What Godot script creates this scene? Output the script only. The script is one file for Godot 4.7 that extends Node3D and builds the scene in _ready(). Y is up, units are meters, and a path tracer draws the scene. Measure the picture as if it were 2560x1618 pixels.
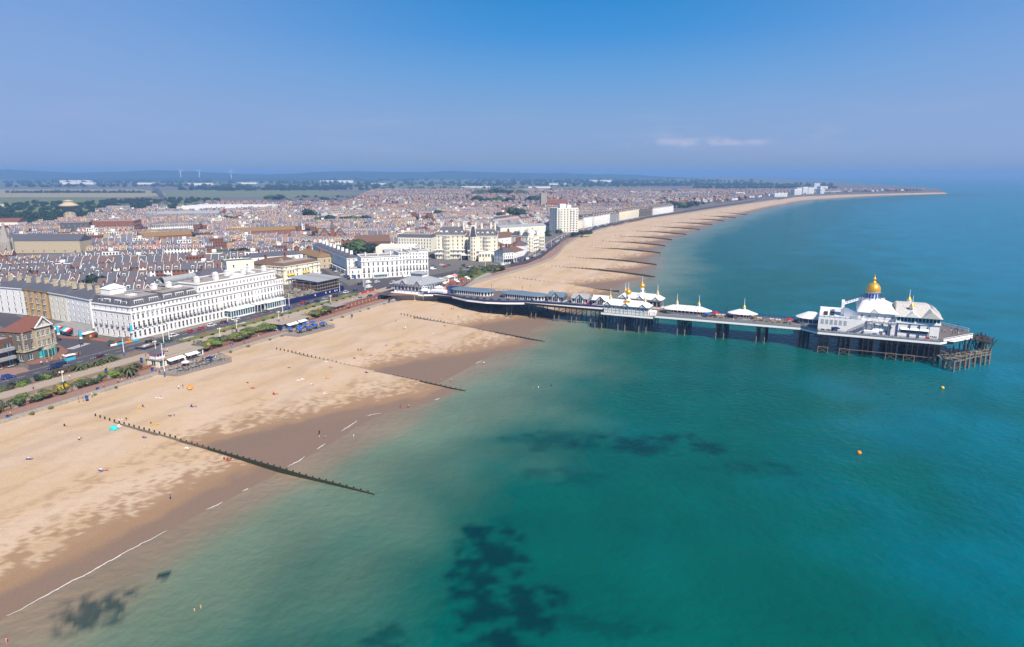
extends Node3D
# Seafront with a pier seen from the air. Distances in metres. The shore has its own frame: a runs out to sea along the pier,
# b runs along the shore towards the viewer's left, both from the landward end of the pier's near edge.
const YAW := -0.4423
const SEA := Vector2(0.904, 0.428)
const ALONG := Vector2(-0.428, 0.904)
const ROOT := Vector2(-54.4, -432.0)

var rng := RandomNumberGenerator.new()
var taken := {}
var M := {}
var noise_a := FastNoiseLite.new()
var noise_b := FastNoiseLite.new()
var noise_c := FastNoiseLite.new()

func P(a: float, b: float, y := 0.0) -> Vector3:
	return Vector3(ROOT.x + SEA.x * a + ALONG.x * b, y, ROOT.y + SEA.y * a + ALONG.y * b)

func AB(x: float, z: float) -> Vector2:
	var d := Vector2(x, z) - ROOT
	return Vector2(d.dot(SEA), d.dot(ALONG))

func numbered(called: String) -> String:
	if not taken.has(called):
		taken[called] = 0
		return called
	taken[called] += 1
	return "%s_%03d" % [called, taken[called]]

func tag(o: Node3D, label: String, category: String, group := "") -> Node3D:
	o.set_meta("label", label)
	o.set_meta("category", category)
	if group: o.set_meta("group", group)
	return o

func thing(called: String, label: String, category: String, at := Vector3.ZERO, turn := 0.0, group := "") -> Node3D:
	var o := Node3D.new()
	o.name = numbered(called)
	add_child(o)
	o.position = at
	o.rotation.y = turn
	return tag(o, label, category, group)

# a collector of faces; quads are given counter-clockwise as seen from outside
class Mb:
	var v := PackedVector3Array()
	var n := PackedVector3Array()
	var c := PackedColorArray()
	var x := PackedInt32Array()
	var col := Color(1, 1, 1)
	var tr := Transform3D()

	func tri(p: Vector3, q: Vector3, r: Vector3) -> void:
		p = tr * p; q = tr * q; r = tr * r
		var m := (q - p).cross(r - p).normalized()
		var k := v.size()
		v.append(p); v.append(q); v.append(r)
		for i in 3: n.append(m); c.append(col)
		x.append(k); x.append(k + 2); x.append(k + 1)

	func quad(p: Vector3, q: Vector3, r: Vector3, s: Vector3) -> void:
		p = tr * p; q = tr * q; r = tr * r; s = tr * s
		var m := (r - p).cross(s - q).normalized()
		var k := v.size()
		v.append(p); v.append(q); v.append(r); v.append(s)
		for i in 4: n.append(m); c.append(col)
		x.append(k); x.append(k + 2); x.append(k + 1)
		x.append(k); x.append(k + 3); x.append(k + 2)

	# box from its lowest corner to its highest
	func span(lo: Vector3, hi: Vector3, bottom := false) -> void:
		var a := lo; var b := hi
		quad(Vector3(a.x, a.y, b.z), Vector3(b.x, a.y, b.z), Vector3(b.x, b.y, b.z), Vector3(a.x, b.y, b.z))
		quad(Vector3(b.x, a.y, a.z), Vector3(a.x, a.y, a.z), Vector3(a.x, b.y, a.z), Vector3(b.x, b.y, a.z))
		quad(Vector3(b.x, a.y, b.z), Vector3(b.x, a.y, a.z), Vector3(b.x, b.y, a.z), Vector3(b.x, b.y, b.z))
		quad(Vector3(a.x, a.y, a.z), Vector3(a.x, a.y, b.z), Vector3(a.x, b.y, b.z), Vector3(a.x, b.y, a.z))
		quad(Vector3(a.x, b.y, b.z), Vector3(b.x, b.y, b.z), Vector3(b.x, b.y, a.z), Vector3(a.x, b.y, a.z))
		if bottom:
			quad(Vector3(a.x, a.y, a.z), Vector3(b.x, a.y, a.z), Vector3(b.x, a.y, b.z), Vector3(a.x, a.y, b.z))

	# box by the middle of its base and its size
	func box(at: Vector3, size: Vector3, yaw := 0.0, bottom := true) -> void:
		var keep := tr
		tr = tr * Transform3D(Basis(Vector3.UP, yaw), at)
		span(Vector3(-size.x / 2, 0, -size.z / 2), Vector3(size.x / 2, size.y, size.z / 2), bottom)
		tr = keep

	# bar between two points
	func bar(p: Vector3, q: Vector3, w: float, h := 0.0) -> void:
		if h == 0.0: h = w
		var d := q - p
		var keep := tr
		var up := Vector3.UP if absf(d.normalized().y) < 0.98 else Vector3.RIGHT
		var side := up.cross(d).normalized()
		var b := Basis(side, d.normalized().cross(side).normalized(), d.normalized())
		tr = tr * Transform3D(b, p)
		span(Vector3(-w / 2, -h / 2, 0), Vector3(w / 2, h / 2, d.length()), true)
		tr = keep

	# upright walls over a floor plan (x, z), counter-clockwise as seen from above
	func prism(plan: PackedVector2Array, y0: float, y1: float, cap := true, floor_too := false) -> void:
		for i in plan.size():
			var p := plan[i]; var q := plan[(i + 1) % plan.size()]
			quad(Vector3(p.x, y0, p.y), Vector3(q.x, y0, q.y), Vector3(q.x, y1, q.y), Vector3(p.x, y1, p.y))
		if cap or floor_too:
			var ids := Geometry2D.triangulate_polygon(plan)
			for i in range(0, ids.size(), 3):
				var t := [plan[ids[i]], plan[ids[i + 1]], plan[ids[i + 2]]]
				if (t[1] - t[0]).cross(t[2] - t[0]) > 0.0: t.reverse()
				if cap: tri(Vector3(t[0].x, y1, t[0].y), Vector3(t[1].x, y1, t[1].y), Vector3(t[2].x, y1, t[2].y))
				if floor_too: tri(Vector3(t[0].x, y0, t[0].y), Vector3(t[2].x, y0, t[2].y), Vector3(t[1].x, y0, t[1].y))

	# a roof that runs from one plan up to another of as many corners
	func skirt(lower: PackedVector2Array, y0: float, upper: PackedVector2Array, y1: float, cap := true) -> void:
		for i in lower.size():
			var j := (i + 1) % lower.size()
			quad(Vector3(lower[i].x, y0, lower[i].y), Vector3(lower[j].x, y0, lower[j].y), Vector3(upper[j].x, y1, upper[j].y), Vector3(upper[i].x, y1, upper[i].y))
		if cap: prism(upper, y1 - 0.01, y1)

	# surface turned about an upright axis; profile of (radius, height)
	func lathe(at: Vector3, profile: PackedVector2Array, seg := 16) -> void:
		var k := v.size()
		var m := profile.size()
		for i in m:
			var d := profile[mini(i + 1, m - 1)] - profile[maxi(i - 1, 0)]
			var out := Vector2(d.y, -d.x).normalized()
			for j in seg + 1:
				var t := TAU * j / seg
				var dir := Vector3(cos(t), 0, sin(t))
				v.append(tr * (at + dir * profile[i].x + Vector3(0, profile[i].y, 0)))
				n.append((tr.basis * (dir * out.x + Vector3(0, out.y, 0))).normalized())
				c.append(col)
		for i in m - 1:
			for j in seg:
				var p := k + i * (seg + 1) + j
				var q := p + seg + 1
				x.append_array(PackedInt32Array([p, p + 1, q + 1, p, q + 1, q]))

	func tube(p: Vector3, q: Vector3, r0: float, r1: float, seg := 8, cap := true) -> void:
		var d := q - p
		var keep := tr
		var up := d.normalized()
		var side := (Vector3.RIGHT if absf(up.x) < 0.9 else Vector3.FORWARD).cross(up).normalized()
		tr = tr * Transform3D(Basis(side, up, side.cross(up)), p)
		var l := d.length()
		lathe(Vector3.ZERO, PackedVector2Array([Vector2(r0, 0), Vector2(r1, l), Vector2(0.001, l)] if cap else [Vector2(r0, 0), Vector2(r1, l)]), seg)
		tr = keep

	# pitched roof with its ridge along x over a rectangle centred on the origin of at, with gable walls below it
	func gable(at: Vector3, w: float, d: float, h: float, over := 0.25) -> void:
		var keep := tr
		tr = tr * Transform3D(Basis(), at)
		var x0 := -w / 2 - over; var x1 := w / 2 + over; var z0 := -d / 2 - over; var z1 := d / 2 + over
		quad(Vector3(x0, 0, z1), Vector3(x1, 0, z1), Vector3(x1, h, 0), Vector3(x0, h, 0))
		quad(Vector3(x1, 0, z0), Vector3(x0, 0, z0), Vector3(x0, h, 0), Vector3(x1, h, 0))
		tri(Vector3(x1, 0, z1), Vector3(x1, 0, z0), Vector3(x1, h, 0))
		tri(Vector3(x0, 0, z0), Vector3(x0, 0, z1), Vector3(x0, h, 0))
		tr = keep

	func hip(at: Vector3, w: float, d: float, h: float, inset: float, over := 0.3) -> void:
		var keep := tr
		tr = tr * Transform3D(Basis(), at)
		var x0 := -w / 2 - over; var x1 := w / 2 + over; var z0 := -d / 2 - over; var z1 := d / 2 + over
		var r0 := x0 + inset; var r1 := x1 - inset
		quad(Vector3(x0, 0, z1), Vector3(x1, 0, z1), Vector3(r1, h, 0), Vector3(r0, h, 0))
		quad(Vector3(x1, 0, z0), Vector3(x0, 0, z0), Vector3(r0, h, 0), Vector3(r1, h, 0))
		tri(Vector3(x1, 0, z1), Vector3(x1, 0, z0), Vector3(r1, h, 0))
		tri(Vector3(x0, 0, z0), Vector3(x0, 0, z1), Vector3(r0, h, 0))
		tr = keep

	func add_to(m: ArrayMesh, mat: Material, colored := false) -> void:
		if v.is_empty(): return
		var arrays := []
		arrays.resize(Mesh.ARRAY_MAX)
		arrays[Mesh.ARRAY_VERTEX] = v
		arrays[Mesh.ARRAY_NORMAL] = n
		if colored: arrays[Mesh.ARRAY_COLOR] = c
		arrays[Mesh.ARRAY_INDEX] = x
		m.add_surface_from_arrays(Mesh.PRIMITIVE_TRIANGLES, arrays)
		m.surface_set_material(m.get_surface_count() - 1, mat)

	func mesh(mat: BaseMaterial3D) -> ArrayMesh:
		var m := ArrayMesh.new()
		add_to(m, mat, mat.vertex_color_use_as_albedo)
		return m

func put(called: String, shape: Mesh, parent: Node3D, at := Vector3.ZERO, turn := 0.0) -> MeshInstance3D:
	var o := MeshInstance3D.new()
	o.name = numbered(called) if parent == self else called
	o.mesh = shape
	parent.add_child(o, true)
	if parent != self: o.name = part_name(parent, called, o)
	o.position = at
	o.rotation.y = turn
	return o

var part_counts := {}
func part_name(parent: Node3D, called: String, _o: Node) -> String:
	var key := "%d/%s" % [parent.get_instance_id(), called]
	var k: int = part_counts.get(key, 0)
	part_counts[key] = k + 1
	return called if k == 0 else "%s_%03d" % [called, k]

func part(called: String, mb: Mb, mat: BaseMaterial3D, parent: Node3D) -> MeshInstance3D:
	return put(called, mb.mesh(mat), parent)

const ONES := ["", "first", "second", "third", "fourth", "fifth", "sixth", "seventh", "eighth", "ninth", "tenth", "eleventh", "twelfth", "thirteenth", "fourteenth", "fifteenth", "sixteenth", "seventeenth", "eighteenth", "nineteenth"]
func nth(n: int) -> String:
	if n < 20: return ONES[n]
	var t := n / 10 % 10
	var tens: String = ["", "", "twent", "thirt", "fort", "fift", "sixt", "sevent", "eight", "ninet"][t]
	var head := "hundred-" if n >= 100 else ""
	if n % 100 < 20: return head + (ONES[n % 100] if n % 100 else "th")
	return head + tens + ("ieth" if n % 10 == 0 else "y-" + ONES[n % 10])

func struct(called: String, mb: Mb, mat: BaseMaterial3D) -> MeshInstance3D:
	var o := put(called, mb.mesh(mat), self)
	o.set_meta("kind", "structure")
	return o

func stuff(o: Node3D) -> Node3D:
	o.set_meta("kind", "stuff")
	return o

func lin(r: float, g: float, b: float) -> Color:
	return Color(r, g, b).linear_to_srgb()

func noise_map(freq: float, size: int, lo: Color, hi: Color, seed_: int, octaves := 4) -> NoiseTexture2D:
	var f := FastNoiseLite.new()
	f.seed = seed_; f.frequency = freq; f.fractal_octaves = octaves
	var t := NoiseTexture2D.new()
	t.width = size; t.height = size; t.seamless = true; t.noise = f
	var ramp := Gradient.new()
	ramp.set_color(0, lo); ramp.set_color(1, hi)
	t.color_ramp = ramp
	return t

func bump_map(freq: float, size: int, strength: float, seed_: int) -> NoiseTexture2D:
	var f := FastNoiseLite.new()
	f.seed = seed_; f.frequency = freq; f.fractal_octaves = 4
	var t := NoiseTexture2D.new()
	t.width = size; t.height = size; t.seamless = true; t.noise = f
	t.as_normal_map = true; t.bump_strength = strength
	return t

# linear base colour; the texture only mottles it
func mat(called: String, c: Color, rough := 0.85, tex: Texture2D = null, metres := 6.0, metal := 0.0) -> StandardMaterial3D:
	var m := StandardMaterial3D.new()
	m.resource_name = called
	m.albedo_color = c.linear_to_srgb()
	m.roughness = rough
	m.metallic = metal
	if tex:
		m.albedo_texture = tex
		m.uv1_triplanar = true
		m.uv1_world_triplanar = true
		m.uv1_scale = Vector3.ONE / metres
	M[called] = m
	return m

func along(table: Array, b: float) -> float:      # table of [b, a], b falling
	if b >= table[0][0]: return table[0][1]
	for i in table.size() - 1:
		if b >= table[i + 1][0]:
			var t: float = (b - table[i][0]) / (table[i + 1][0] - table[i][0])
			return lerpf(table[i][1], table[i + 1][1], t)
	return table[-1][1]

const WALL := [[420, -2.5], [247, -10.7], [20, -21.6], [-10, -16.0], [-40, -8.0], [-92, -7.0], [-165, -5.4], [-207, -7.2], [-250, -13.0], [-287, -22.0], [-359, -43.0], [-440, -60.0], [-530, -73.0], [-677, -81.0], [-821, -78.0], [-1002, -50.0], [-1288, -16.0], [-1670, 33.0], [-2237, 100.0], [-2547, 235.0], [-3096, 630.0], [-3300, 800.0]]
const WATER := [[420, 90.0], [226, 90.7], [74, 87.0], [2, 82.0], [-108, 82.0], [-200, 84.0], [-282, 72.0], [-383, 50.0], [-462, 36.0], [-541, 28.0], [-722, 31.0], [-941, 35.0], [-1165, 48.0], [-1484, 66.0], [-2019, 130.0], [-2701, 385.0], [-3108, 660.0], [-3300, 815.0]]
const GROYNES := [[227, 226, 8, 125], [131, 135, -2, 103], [36, 44, 4, 100], [-45, -52, 20, 96], [-122, -121, 5, 91], [-200, -207, 5, 97], [-270, -282, -5, 80], [-368, -383, -18, 60], [-444, -462, -26, 47], [-523, -541, -34, 38], [-612, -627, -36, 39], [-705, -722, -38, 41], [-812, -832, -36, 42], [-920, -941, -20, 45], [-1025, -1045, -12, 52], [-1145, -1165, 0, 61]]

func wall_a(b: float) -> float: return along(WALL, b)
func water_a(b: float) -> float: return along(WATER, b)

func drift(b: float, t: float) -> float:           # sand piles up on the near side of each groyne
	var up := 1e9; var down := 1e9
	for g in GROYNES:
		var gb := lerpf(g[0], g[1], clampf(t, 0, 1))
		if gb <= b: up = minf(up, b - gb)
		else: down = minf(down, gb - b)
	var cell := up + down
	if cell > 400.0: return 0.0
	var r := up / cell                             # 0 at the near side of the next groyne beyond, 1 just past the previous one
	return lerpf(0.9, -1.9, smoothstep(0.0, 1.0, r))

func beach_height(a: float, b: float) -> float:
	var wa := wall_a(b); var we := water_a(b)
	var t := (a - wa) / (we - wa)
	if b < -3050.0: t = maxf(t, 0.2)
	var h := 5.6 * (1.0 - t)
	h += sin(clampf(t, 0.0, 1.0) * PI) * 0.5
	var dr := drift(b, t) * smoothstep(0.2, 0.75, t)
	if t < 1.0: h = maxf(h + dr, 1.25 * (1.0 - t))
	else: h += maxf(0.0, dr) * (1.0 - smoothstep(1.0, 1.25, t))
	h += noise_a.get_noise_2d(a * 0.6, b * 0.35) * 0.35 * smoothstep(0.0, 0.15, t) * smoothstep(1.05, 0.8, t)
	h += noise_b.get_noise_2d(a, b) * 0.10 * smoothstep(0.95, 0.7, t)
	return h

func _ready() -> void:
	rng.seed = 7
	noise_a.seed = 3; noise_a.frequency = 0.03; noise_a.fractal_octaves = 3
	noise_b.seed = 5; noise_b.frequency = 0.18; noise_b.fractal_octaves = 3
	noise_c.seed = 11; noise_c.frequency = 0.011; noise_c.fractal_octaves = 4
	view_and_light()
	materials()
	sea()
	beach()
	land()
	ground()
	fronts()
	pier()
	town()
	country()
	plants()
	groynes()
	vehicles()
	furniture()
	people()

func view_and_light() -> void:
	var cam := Camera3D.new()
	cam.name = "camera"
	cam.position = Vector3(0, 87, 0)
	cam.rotation_degrees = Vector3(-12.454, 0, 0)
	cam.fov = 50.715
	cam.near = 1.0
	cam.far = 60000.0
	add_child(cam)
	cam.current = true
	var sun := DirectionalLight3D.new()
	sun.name = "sun"
	add_child(sun)
	sun.look_at_from_position(Vector3(0.335, 0.745, 0.578) * 100.0, Vector3.ZERO, Vector3.UP)
	sun.light_color = Color(1.0, 0.955, 0.89)
	sun.light_energy = 1.5
	sun.light_angular_distance = 0.5
	sun.shadow_enabled = true
	var sky := PanoramaSkyMaterial.new()
	sky.panorama = sky_picture()
	var e := Environment.new()
	e.background_mode = Environment.BG_SKY
	e.sky = Sky.new()
	e.sky.sky_material = sky
	e.tonemap_mode = Environment.TONE_MAPPER_LINEAR
	e.tonemap_exposure = 1.52
	e.sdfgi_enabled = true
	e.ssao_enabled = true
	e.ssil_enabled = true
	e.fog_enabled = true
	e.fog_density = 0.00015
	e.fog_light_color = Color(0.56, 0.74, 0.95)
	var w := WorldEnvironment.new()
	w.name = "world_environment"
	w.environment = e
	add_child(w)


# air and thin cloud only: from haze at the horizon to deep blue overhead
func sky_picture() -> ImageTexture:
	var w := 2048; var h := 1024
	var im := Image.create(w, h, false, Image.FORMAT_RGBF)
	var stops := [[-90.0, 0.14, 0.22, 0.30], [-0.5, 0.20, 0.31, 0.50], [0.0, 0.25, 0.335, 0.475], [1.0, 0.262, 0.362, 0.555], [2.0, 0.262, 0.385, 0.63], [4.0, 0.24, 0.39, 0.66], [7.5, 0.14, 0.355, 0.69], [10.5, 0.06, 0.29, 0.68], [13.5, 0.03, 0.25, 0.62], [25.0, 0.025, 0.19, 0.52], [90.0, 0.02, 0.12, 0.38]]
	var f := FastNoiseLite.new(); f.seed = 9; f.frequency = 0.02; f.fractal_octaves = 5
	for y in h:
		var el := 90.0 - (y + 0.5) / h * 180.0
		var c := Color()
		for i in stops.size() - 1:
			if el >= stops[i][0] and el <= stops[i + 1][0]:
				var t: float = smoothstep(0.0, 1.0, 0.5) * 0.0 + (el - stops[i][0]) / (stops[i + 1][0] - stops[i][0])
				c = Color(lerpf(stops[i][1], stops[i + 1][1], t), lerpf(stops[i][2], stops[i + 1][2], t), lerpf(stops[i][3], stops[i + 1][3], t))
		im.fill_rect(Rect2i(0, y, w, 1), c * SKY_GAIN)
		if el > -0.5 and el < 24.0:
			for x in w:
				var az := wrapf((x + 0.5) / w * 360.0, -180.0, 180.0)
				# the air is thicker away from the clear patch out over the sea ahead
				var thick := 0.62 * smoothstep(2.0, 46.0, absf(az - 6.0)) * smoothstep(24.0, 9.0, el)
				var here := c.lerp(Color(0.30, 0.41, 0.70), thick * smoothstep(-0.5, 1.6, el))
				im.set_pixel(x, y, here * SKY_GAIN)
				if el < 0.3 or el > 7.0: continue
				var veil := maxf(0.0, f.get_noise_2d(az * 3.0, el * 22.0) - 0.12) * 0.20 * smoothstep(0.4, 1.5, el) * smoothstep(7.0, 4.0, el)
				var wisp := 0.0
				for k in [[14.0, 2.25, 6.0, 0.45, 2.4], [17.5, 2.4, 3.2, 0.5, 2.4], [12.5, 3.0, 3.5, 0.9, 0.6], [23.0, 2.9, 3.0, 0.9, 0.5], [-38.0, 2.6, 6.0, 0.4, 0.5], [64.0, 3.0, 7.0, 0.5, 0.8], [150.0, 3.2, 9.0, 0.6, 0.8]]:
					var d := Vector2((az - k[0]) / k[2], (el - k[1]) / k[3]).length()
					wisp += k[4] * maxf(0.0, 1.0 - d) * clampf(0.35 + 1.6 * f.get_noise_2d(az * 14.0, el * 90.0), 0.0, 1.0)
				var m := clampf(veil + wisp * 0.6, 0.0, 0.75)
				if m > 0.004: im.set_pixel(x, y, here.lerp(Color(0.50, 0.53, 0.70), m) * SKY_GAIN)
	return ImageTexture.create_from_image(im)

const SKY_GAIN := 0.68

func materials() -> void:
	var mottle := noise_map(0.02, 512, Color(0.84, 0.84, 0.84), Color(1, 1, 1), 1)
	var grime := noise_map(0.012, 512, Color(0.80, 0.79, 0.77), Color(1, 1, 1), 8, 5)
	var rough_ground := noise_map(0.025, 512, Color(0.78, 0.77, 0.76), Color(1, 1, 1), 12, 5)
	var m := mat("water", Color(1, 1, 1), 0.22)
	m.vertex_color_use_as_albedo = true
	m.normal_enabled = true
	m.normal_texture = bump_map(0.014, 1024, 10.0, 4)
	m.normal_scale = 0.5
	m.metallic_specular = 0.14
	m.uv1_triplanar = true; m.uv1_world_triplanar = true
	m.uv1_scale = Vector3.ONE / 60.0
	m = mat("sand", Color(1, 1, 1), 0.95, noise_map(0.03, 1024, Color(0.90, 0.89, 0.88), Color(1, 1, 1), 2, 5), 23.0)
	m.vertex_color_use_as_albedo = true
	mat("town_ground", Color(0.15, 0.135, 0.125), 0.95, mottle, 40.0)
	# paint, render, stone
	var faint := noise_map(0.012, 512, Color(0.94, 0.935, 0.93), Color(1, 1, 1), 9, 5)
	mat("white", Color(0.86, 0.86, 0.85), 0.75, faint, 14.0)
	mat("bright_white", Color(0.84, 0.84, 0.84), 0.6)
	mat("cream", Color(0.84, 0.79, 0.64), 0.8, faint, 14.0)
	mat("pale_cream", Color(0.82, 0.79, 0.67), 0.8, faint, 14.0)
	mat("tan_stone", Color(0.42, 0.29, 0.15), 0.9, grime, 9.0)
	mat("grey_stone", Color(0.25, 0.22, 0.19), 0.95, noise_map(0.05, 512, Color(0.6, 0.58, 0.55), Color(1, 1, 1), 17, 4), 4.0)
	mat("pale_stone", Color(0.58, 0.50, 0.36), 0.9, grime, 9.0)
	mat("red_brick", Color(0.30, 0.12, 0.075), 0.9, grime, 6.0)
	mat("dark_brick", Color(0.17, 0.09, 0.065), 0.9, grime, 6.0)
	mat("concrete", Color(0.42, 0.39, 0.35), 0.9, grime, 8.0)
	mat("rock", Color(0.36, 0.32, 0.27), 0.95, noise_map(0.06, 256, Color(0.6, 0.6, 0.6), Color(1, 1, 1), 21), 4.0)
	# roofs
	mat("slate", Color(0.105, 0.105, 0.130), 0.7, mottle, 7.0)
	mat("dark_slate", Color(0.055, 0.058, 0.075), 0.7, mottle, 7.0)
	mat("brown_tile", Color(0.185, 0.105, 0.075), 0.85, grime, 7.0)
	mat("red_tile", Color(0.22, 0.085, 0.06), 0.85, grime, 7.0)
	mat("ochre_tile", Color(0.28, 0.17, 0.075), 0.9, grime, 7.0)
	mat("mauve_tile", Color(0.165, 0.115, 0.115), 0.85, grime, 7.0)
	mat("lead", Color(0.40, 0.42, 0.45), 0.6, grime, 9.0)
	mat("blue_roof", Color(0.15, 0.215, 0.29), 0.55, mottle, 9.0)
	mat("white_roof", Color(0.80, 0.80, 0.78), 0.7, noise_map(0.02, 512, Color(0.86, 0.85, 0.82), Color(1, 1, 1), 31, 5), 10.0)
	mat("weathered_roof", Color(0.80, 0.79, 0.76), 0.8, noise_map(0.035, 512, Color(0.42, 0.40, 0.38), Color(1.2, 1.2, 1.2), 33, 5), 7.0)
	mat("felt", Color(0.36, 0.32, 0.30), 0.95, grime, 6.0)
	# metal, glass, paint
	mat("glass", Color(0.035, 0.042, 0.055), 0.14)
	mat("mid_glass", Color(0.085, 0.10, 0.12), 0.16)
	mat("pale_glass", Color(0.22, 0.27, 0.32), 0.2)
	mat("teal_glass", Color(0.03, 0.10, 0.13), 0.12)
	mat("gold", Color(0.90, 0.46, 0.06), 0.32, null, 1.0, 0.55)
	mat("navy", Color(0.012, 0.018, 0.10), 0.5)
	mat("blue_trim", Color(0.035, 0.06, 0.20), 0.6)
	mat("mid_blue", Color(0.02, 0.09, 0.36), 0.5)
	mat("turquoise", Color(0.03, 0.47, 0.47), 0.7)
	mat("sky_blue", Color(0.05, 0.42, 0.62), 0.6)
	mat("orange", Color(0.75, 0.24, 0.015), 0.7)
	mat("red", Color(0.48, 0.015, 0.015), 0.5)
	mat("green", Color(0.015, 0.20, 0.06), 0.6)
	mat("dark_green", Color(0.01, 0.07, 0.035), 0.6)
	mat("yellow", Color(0.70, 0.45, 0.03), 0.6)
	mat("silver", Color(0.42, 0.44, 0.46), 0.35, null, 1.0, 0.5)
	mat("black", Color(0.012, 0.012, 0.014), 0.5)
	mat("rubber", Color(0.02, 0.02, 0.02), 0.9)
	mat("iron", Color(0.010, 0.010, 0.015), 0.85)
	mat("rust", Color(0.10, 0.06, 0.045), 0.9, grime, 3.0)
	mat("timber", Color(0.13, 0.105, 0.08), 0.95, grime, 3.0)
	mat("grey_timber", Color(0.23, 0.19, 0.15), 0.95, grime, 3.0)
	mat("weedy_timber", Color(0.035, 0.04, 0.018), 0.9, grime, 3.0)
	mat("dark_timber", Color(0.04, 0.032, 0.026), 0.95, grime, 3.0)
	mat("decking", Color(0.23, 0.165, 0.12), 0.9, grime, 5.0)
	mat("grey_decking", Color(0.15, 0.135, 0.135), 0.9, grime, 5.0)
	mat("pink", Color(0.62, 0.25, 0.27), 0.8)
	mat("cloth_white", Color(0.78, 0.78, 0.76), 0.9)
	# ground
	mat("asphalt", Color(0.08, 0.072, 0.086), 0.9, rough_ground, 11.0)
	mat("paving", Color(0.30, 0.265, 0.24), 0.95, rough_ground, 8.0)
	mat("tan_path", Color(0.44, 0.355, 0.275), 0.95, rough_ground, 9.0)
	mat("pink_path", Color(0.33, 0.205, 0.16), 0.95, rough_ground, 9.0)
	mat("red_paving", Color(0.28, 0.125, 0.09), 0.95, rough_ground, 7.0)
	mat("road_paint", Color(0.72, 0.72, 0.70), 0.8)
	mat("grass", Color(0.15, 0.185, 0.04), 0.95, rough_ground, 5.0)
	mat("dry_field", Color(0.34, 0.30, 0.17), 0.95, rough_ground, 160.0)
	mat("field", Color(0.17, 0.20, 0.10), 0.95, rough_ground, 160.0)
	mat("soil", Color(0.22, 0.16, 0.11), 0.95, rough_ground, 5.0)
	mat("foam", Color(0.60, 0.57, 0.53), 0.9)
	mat("bark", Color(0.09, 0.06, 0.04), 0.95)
	for k in [["leaf", 0.06, 0.105, 0.032], ["dark_leaf", 0.014, 0.036, 0.022], ["olive_leaf", 0.14, 0.145, 0.045], ["bright_leaf", 0.13, 0.20, 0.03], ["grey_leaf", 0.12, 0.12, 0.08], ["brown_leaf", 0.075, 0.06, 0.035], ["palm_leaf", 0.085, 0.10, 0.035], ["flower_yellow", 0.50, 0.36, 0.02], ["flower_white", 0.65, 0.63, 0.58], ["flower_red", 0.45, 0.10, 0.06]]:
		m = mat(k[0], Color(k[1], k[2], k[3]), 0.8)
		m.backlight_enabled = true
		m.backlight = Color(0.25, 0.3, 0.1)

func sea_color(x: float, z: float) -> Color:
	var q := AB(x, z)
	var off := q.x - water_a(q.y)                   # metres seaward of the waterline
	if q.y < -3100.0: off = maxf(off, 200.0 + (-3100.0 - q.y))
	var wob := noise_c.get_noise_2d(x * 1.3, z * 1.3)
	var wide := 100.0 + 30.0 * wob
	var t := smoothstep(0.0, 1.0, clampf((off + 8.0) / wide, 0.0, 1.0))
	var streak := noise_c.get_noise_2d(q.x * 3.2, q.y * 0.7)
	var shallow := Color(0.215, 0.165, 0.115)
	var mid := Color(0.115, 0.165, 0.115)
	var deep := Color(0.0, 0.077, 0.063)
	var c := shallow.lerp(mid, smoothstep(0.0, 0.22, t + streak * 0.05)).lerp(deep, smoothstep(0.12, 1.0, t + streak * 0.04))
	c = c.lerp(Color(0.0, 0.132, 0.20), smoothstep(95.0, 330.0, off + 90.0 * wob))
	c = c * (1.0 + 0.16 * noise_c.get_noise_2d(x * 2.6 + 90.0, z * 2.6) + 0.06 * streak)
	# weed on the seabed shows through as dark clumps
	var weed := 0.0
	for k in WEED:
		var d := Vector2((x - k[0]) / k[2], (z - k[1]) / k[3])
		if d.length() > 1.7: continue
		d += Vector2(noise_a.get_noise_2d(x * 1.6, z * 1.6), noise_a.get_noise_2d(z * 1.6 + 40.0, x * 1.6)) * 0.4
		var inside := 1.0 - smoothstep(0.3, 1.15, d.length())
		var clump := noise_a.get_noise_2d(x * k[4] * 1.4 + 300.0, z * k[4] * 2.2) + 0.35 * noise_b.get_noise_2d(x * 0.8, z * 1.2)
		weed = maxf(weed, smoothstep(-0.5, 0.75, inside * 0.6 + clump * 1.5 - 0.2) * smoothstep(0.0, 0.5, inside) * k[5])
	weed = clampf(weed, 0.0, 0.93)
	c = c.lerp(Color(0.0, 0.026, 0.030), weed)
	return c

const WEED := [[-5.0, -142.0, 12.0, 20.0, 2.4, 0.95], [-1.0, -120.0, 15.0, 17.0, 2.4, 0.95], [44.0, -211.0, 30.0, 11.0, 1.4, 0.8], [16.0, -213.0, 22.0, 10.0, 2.0, 0.5], [-84.0, -123.0, 9.0, 8.0, 4.5, 0.75], [73.0, -191.0, 16.0, 6.0, 2.0, 0.5], [16.0, -187.0, 16.0, 9.0, 2.0, 0.4], [-76.8, -135.2, 1.8, 1.8, 1.0, 1.0], [20.0, -118.0, 16.0, 5.0, 3.0, 0.4], [-23.0, -115.0, 7.0, 5.0, 3.0, 0.6]]

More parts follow.
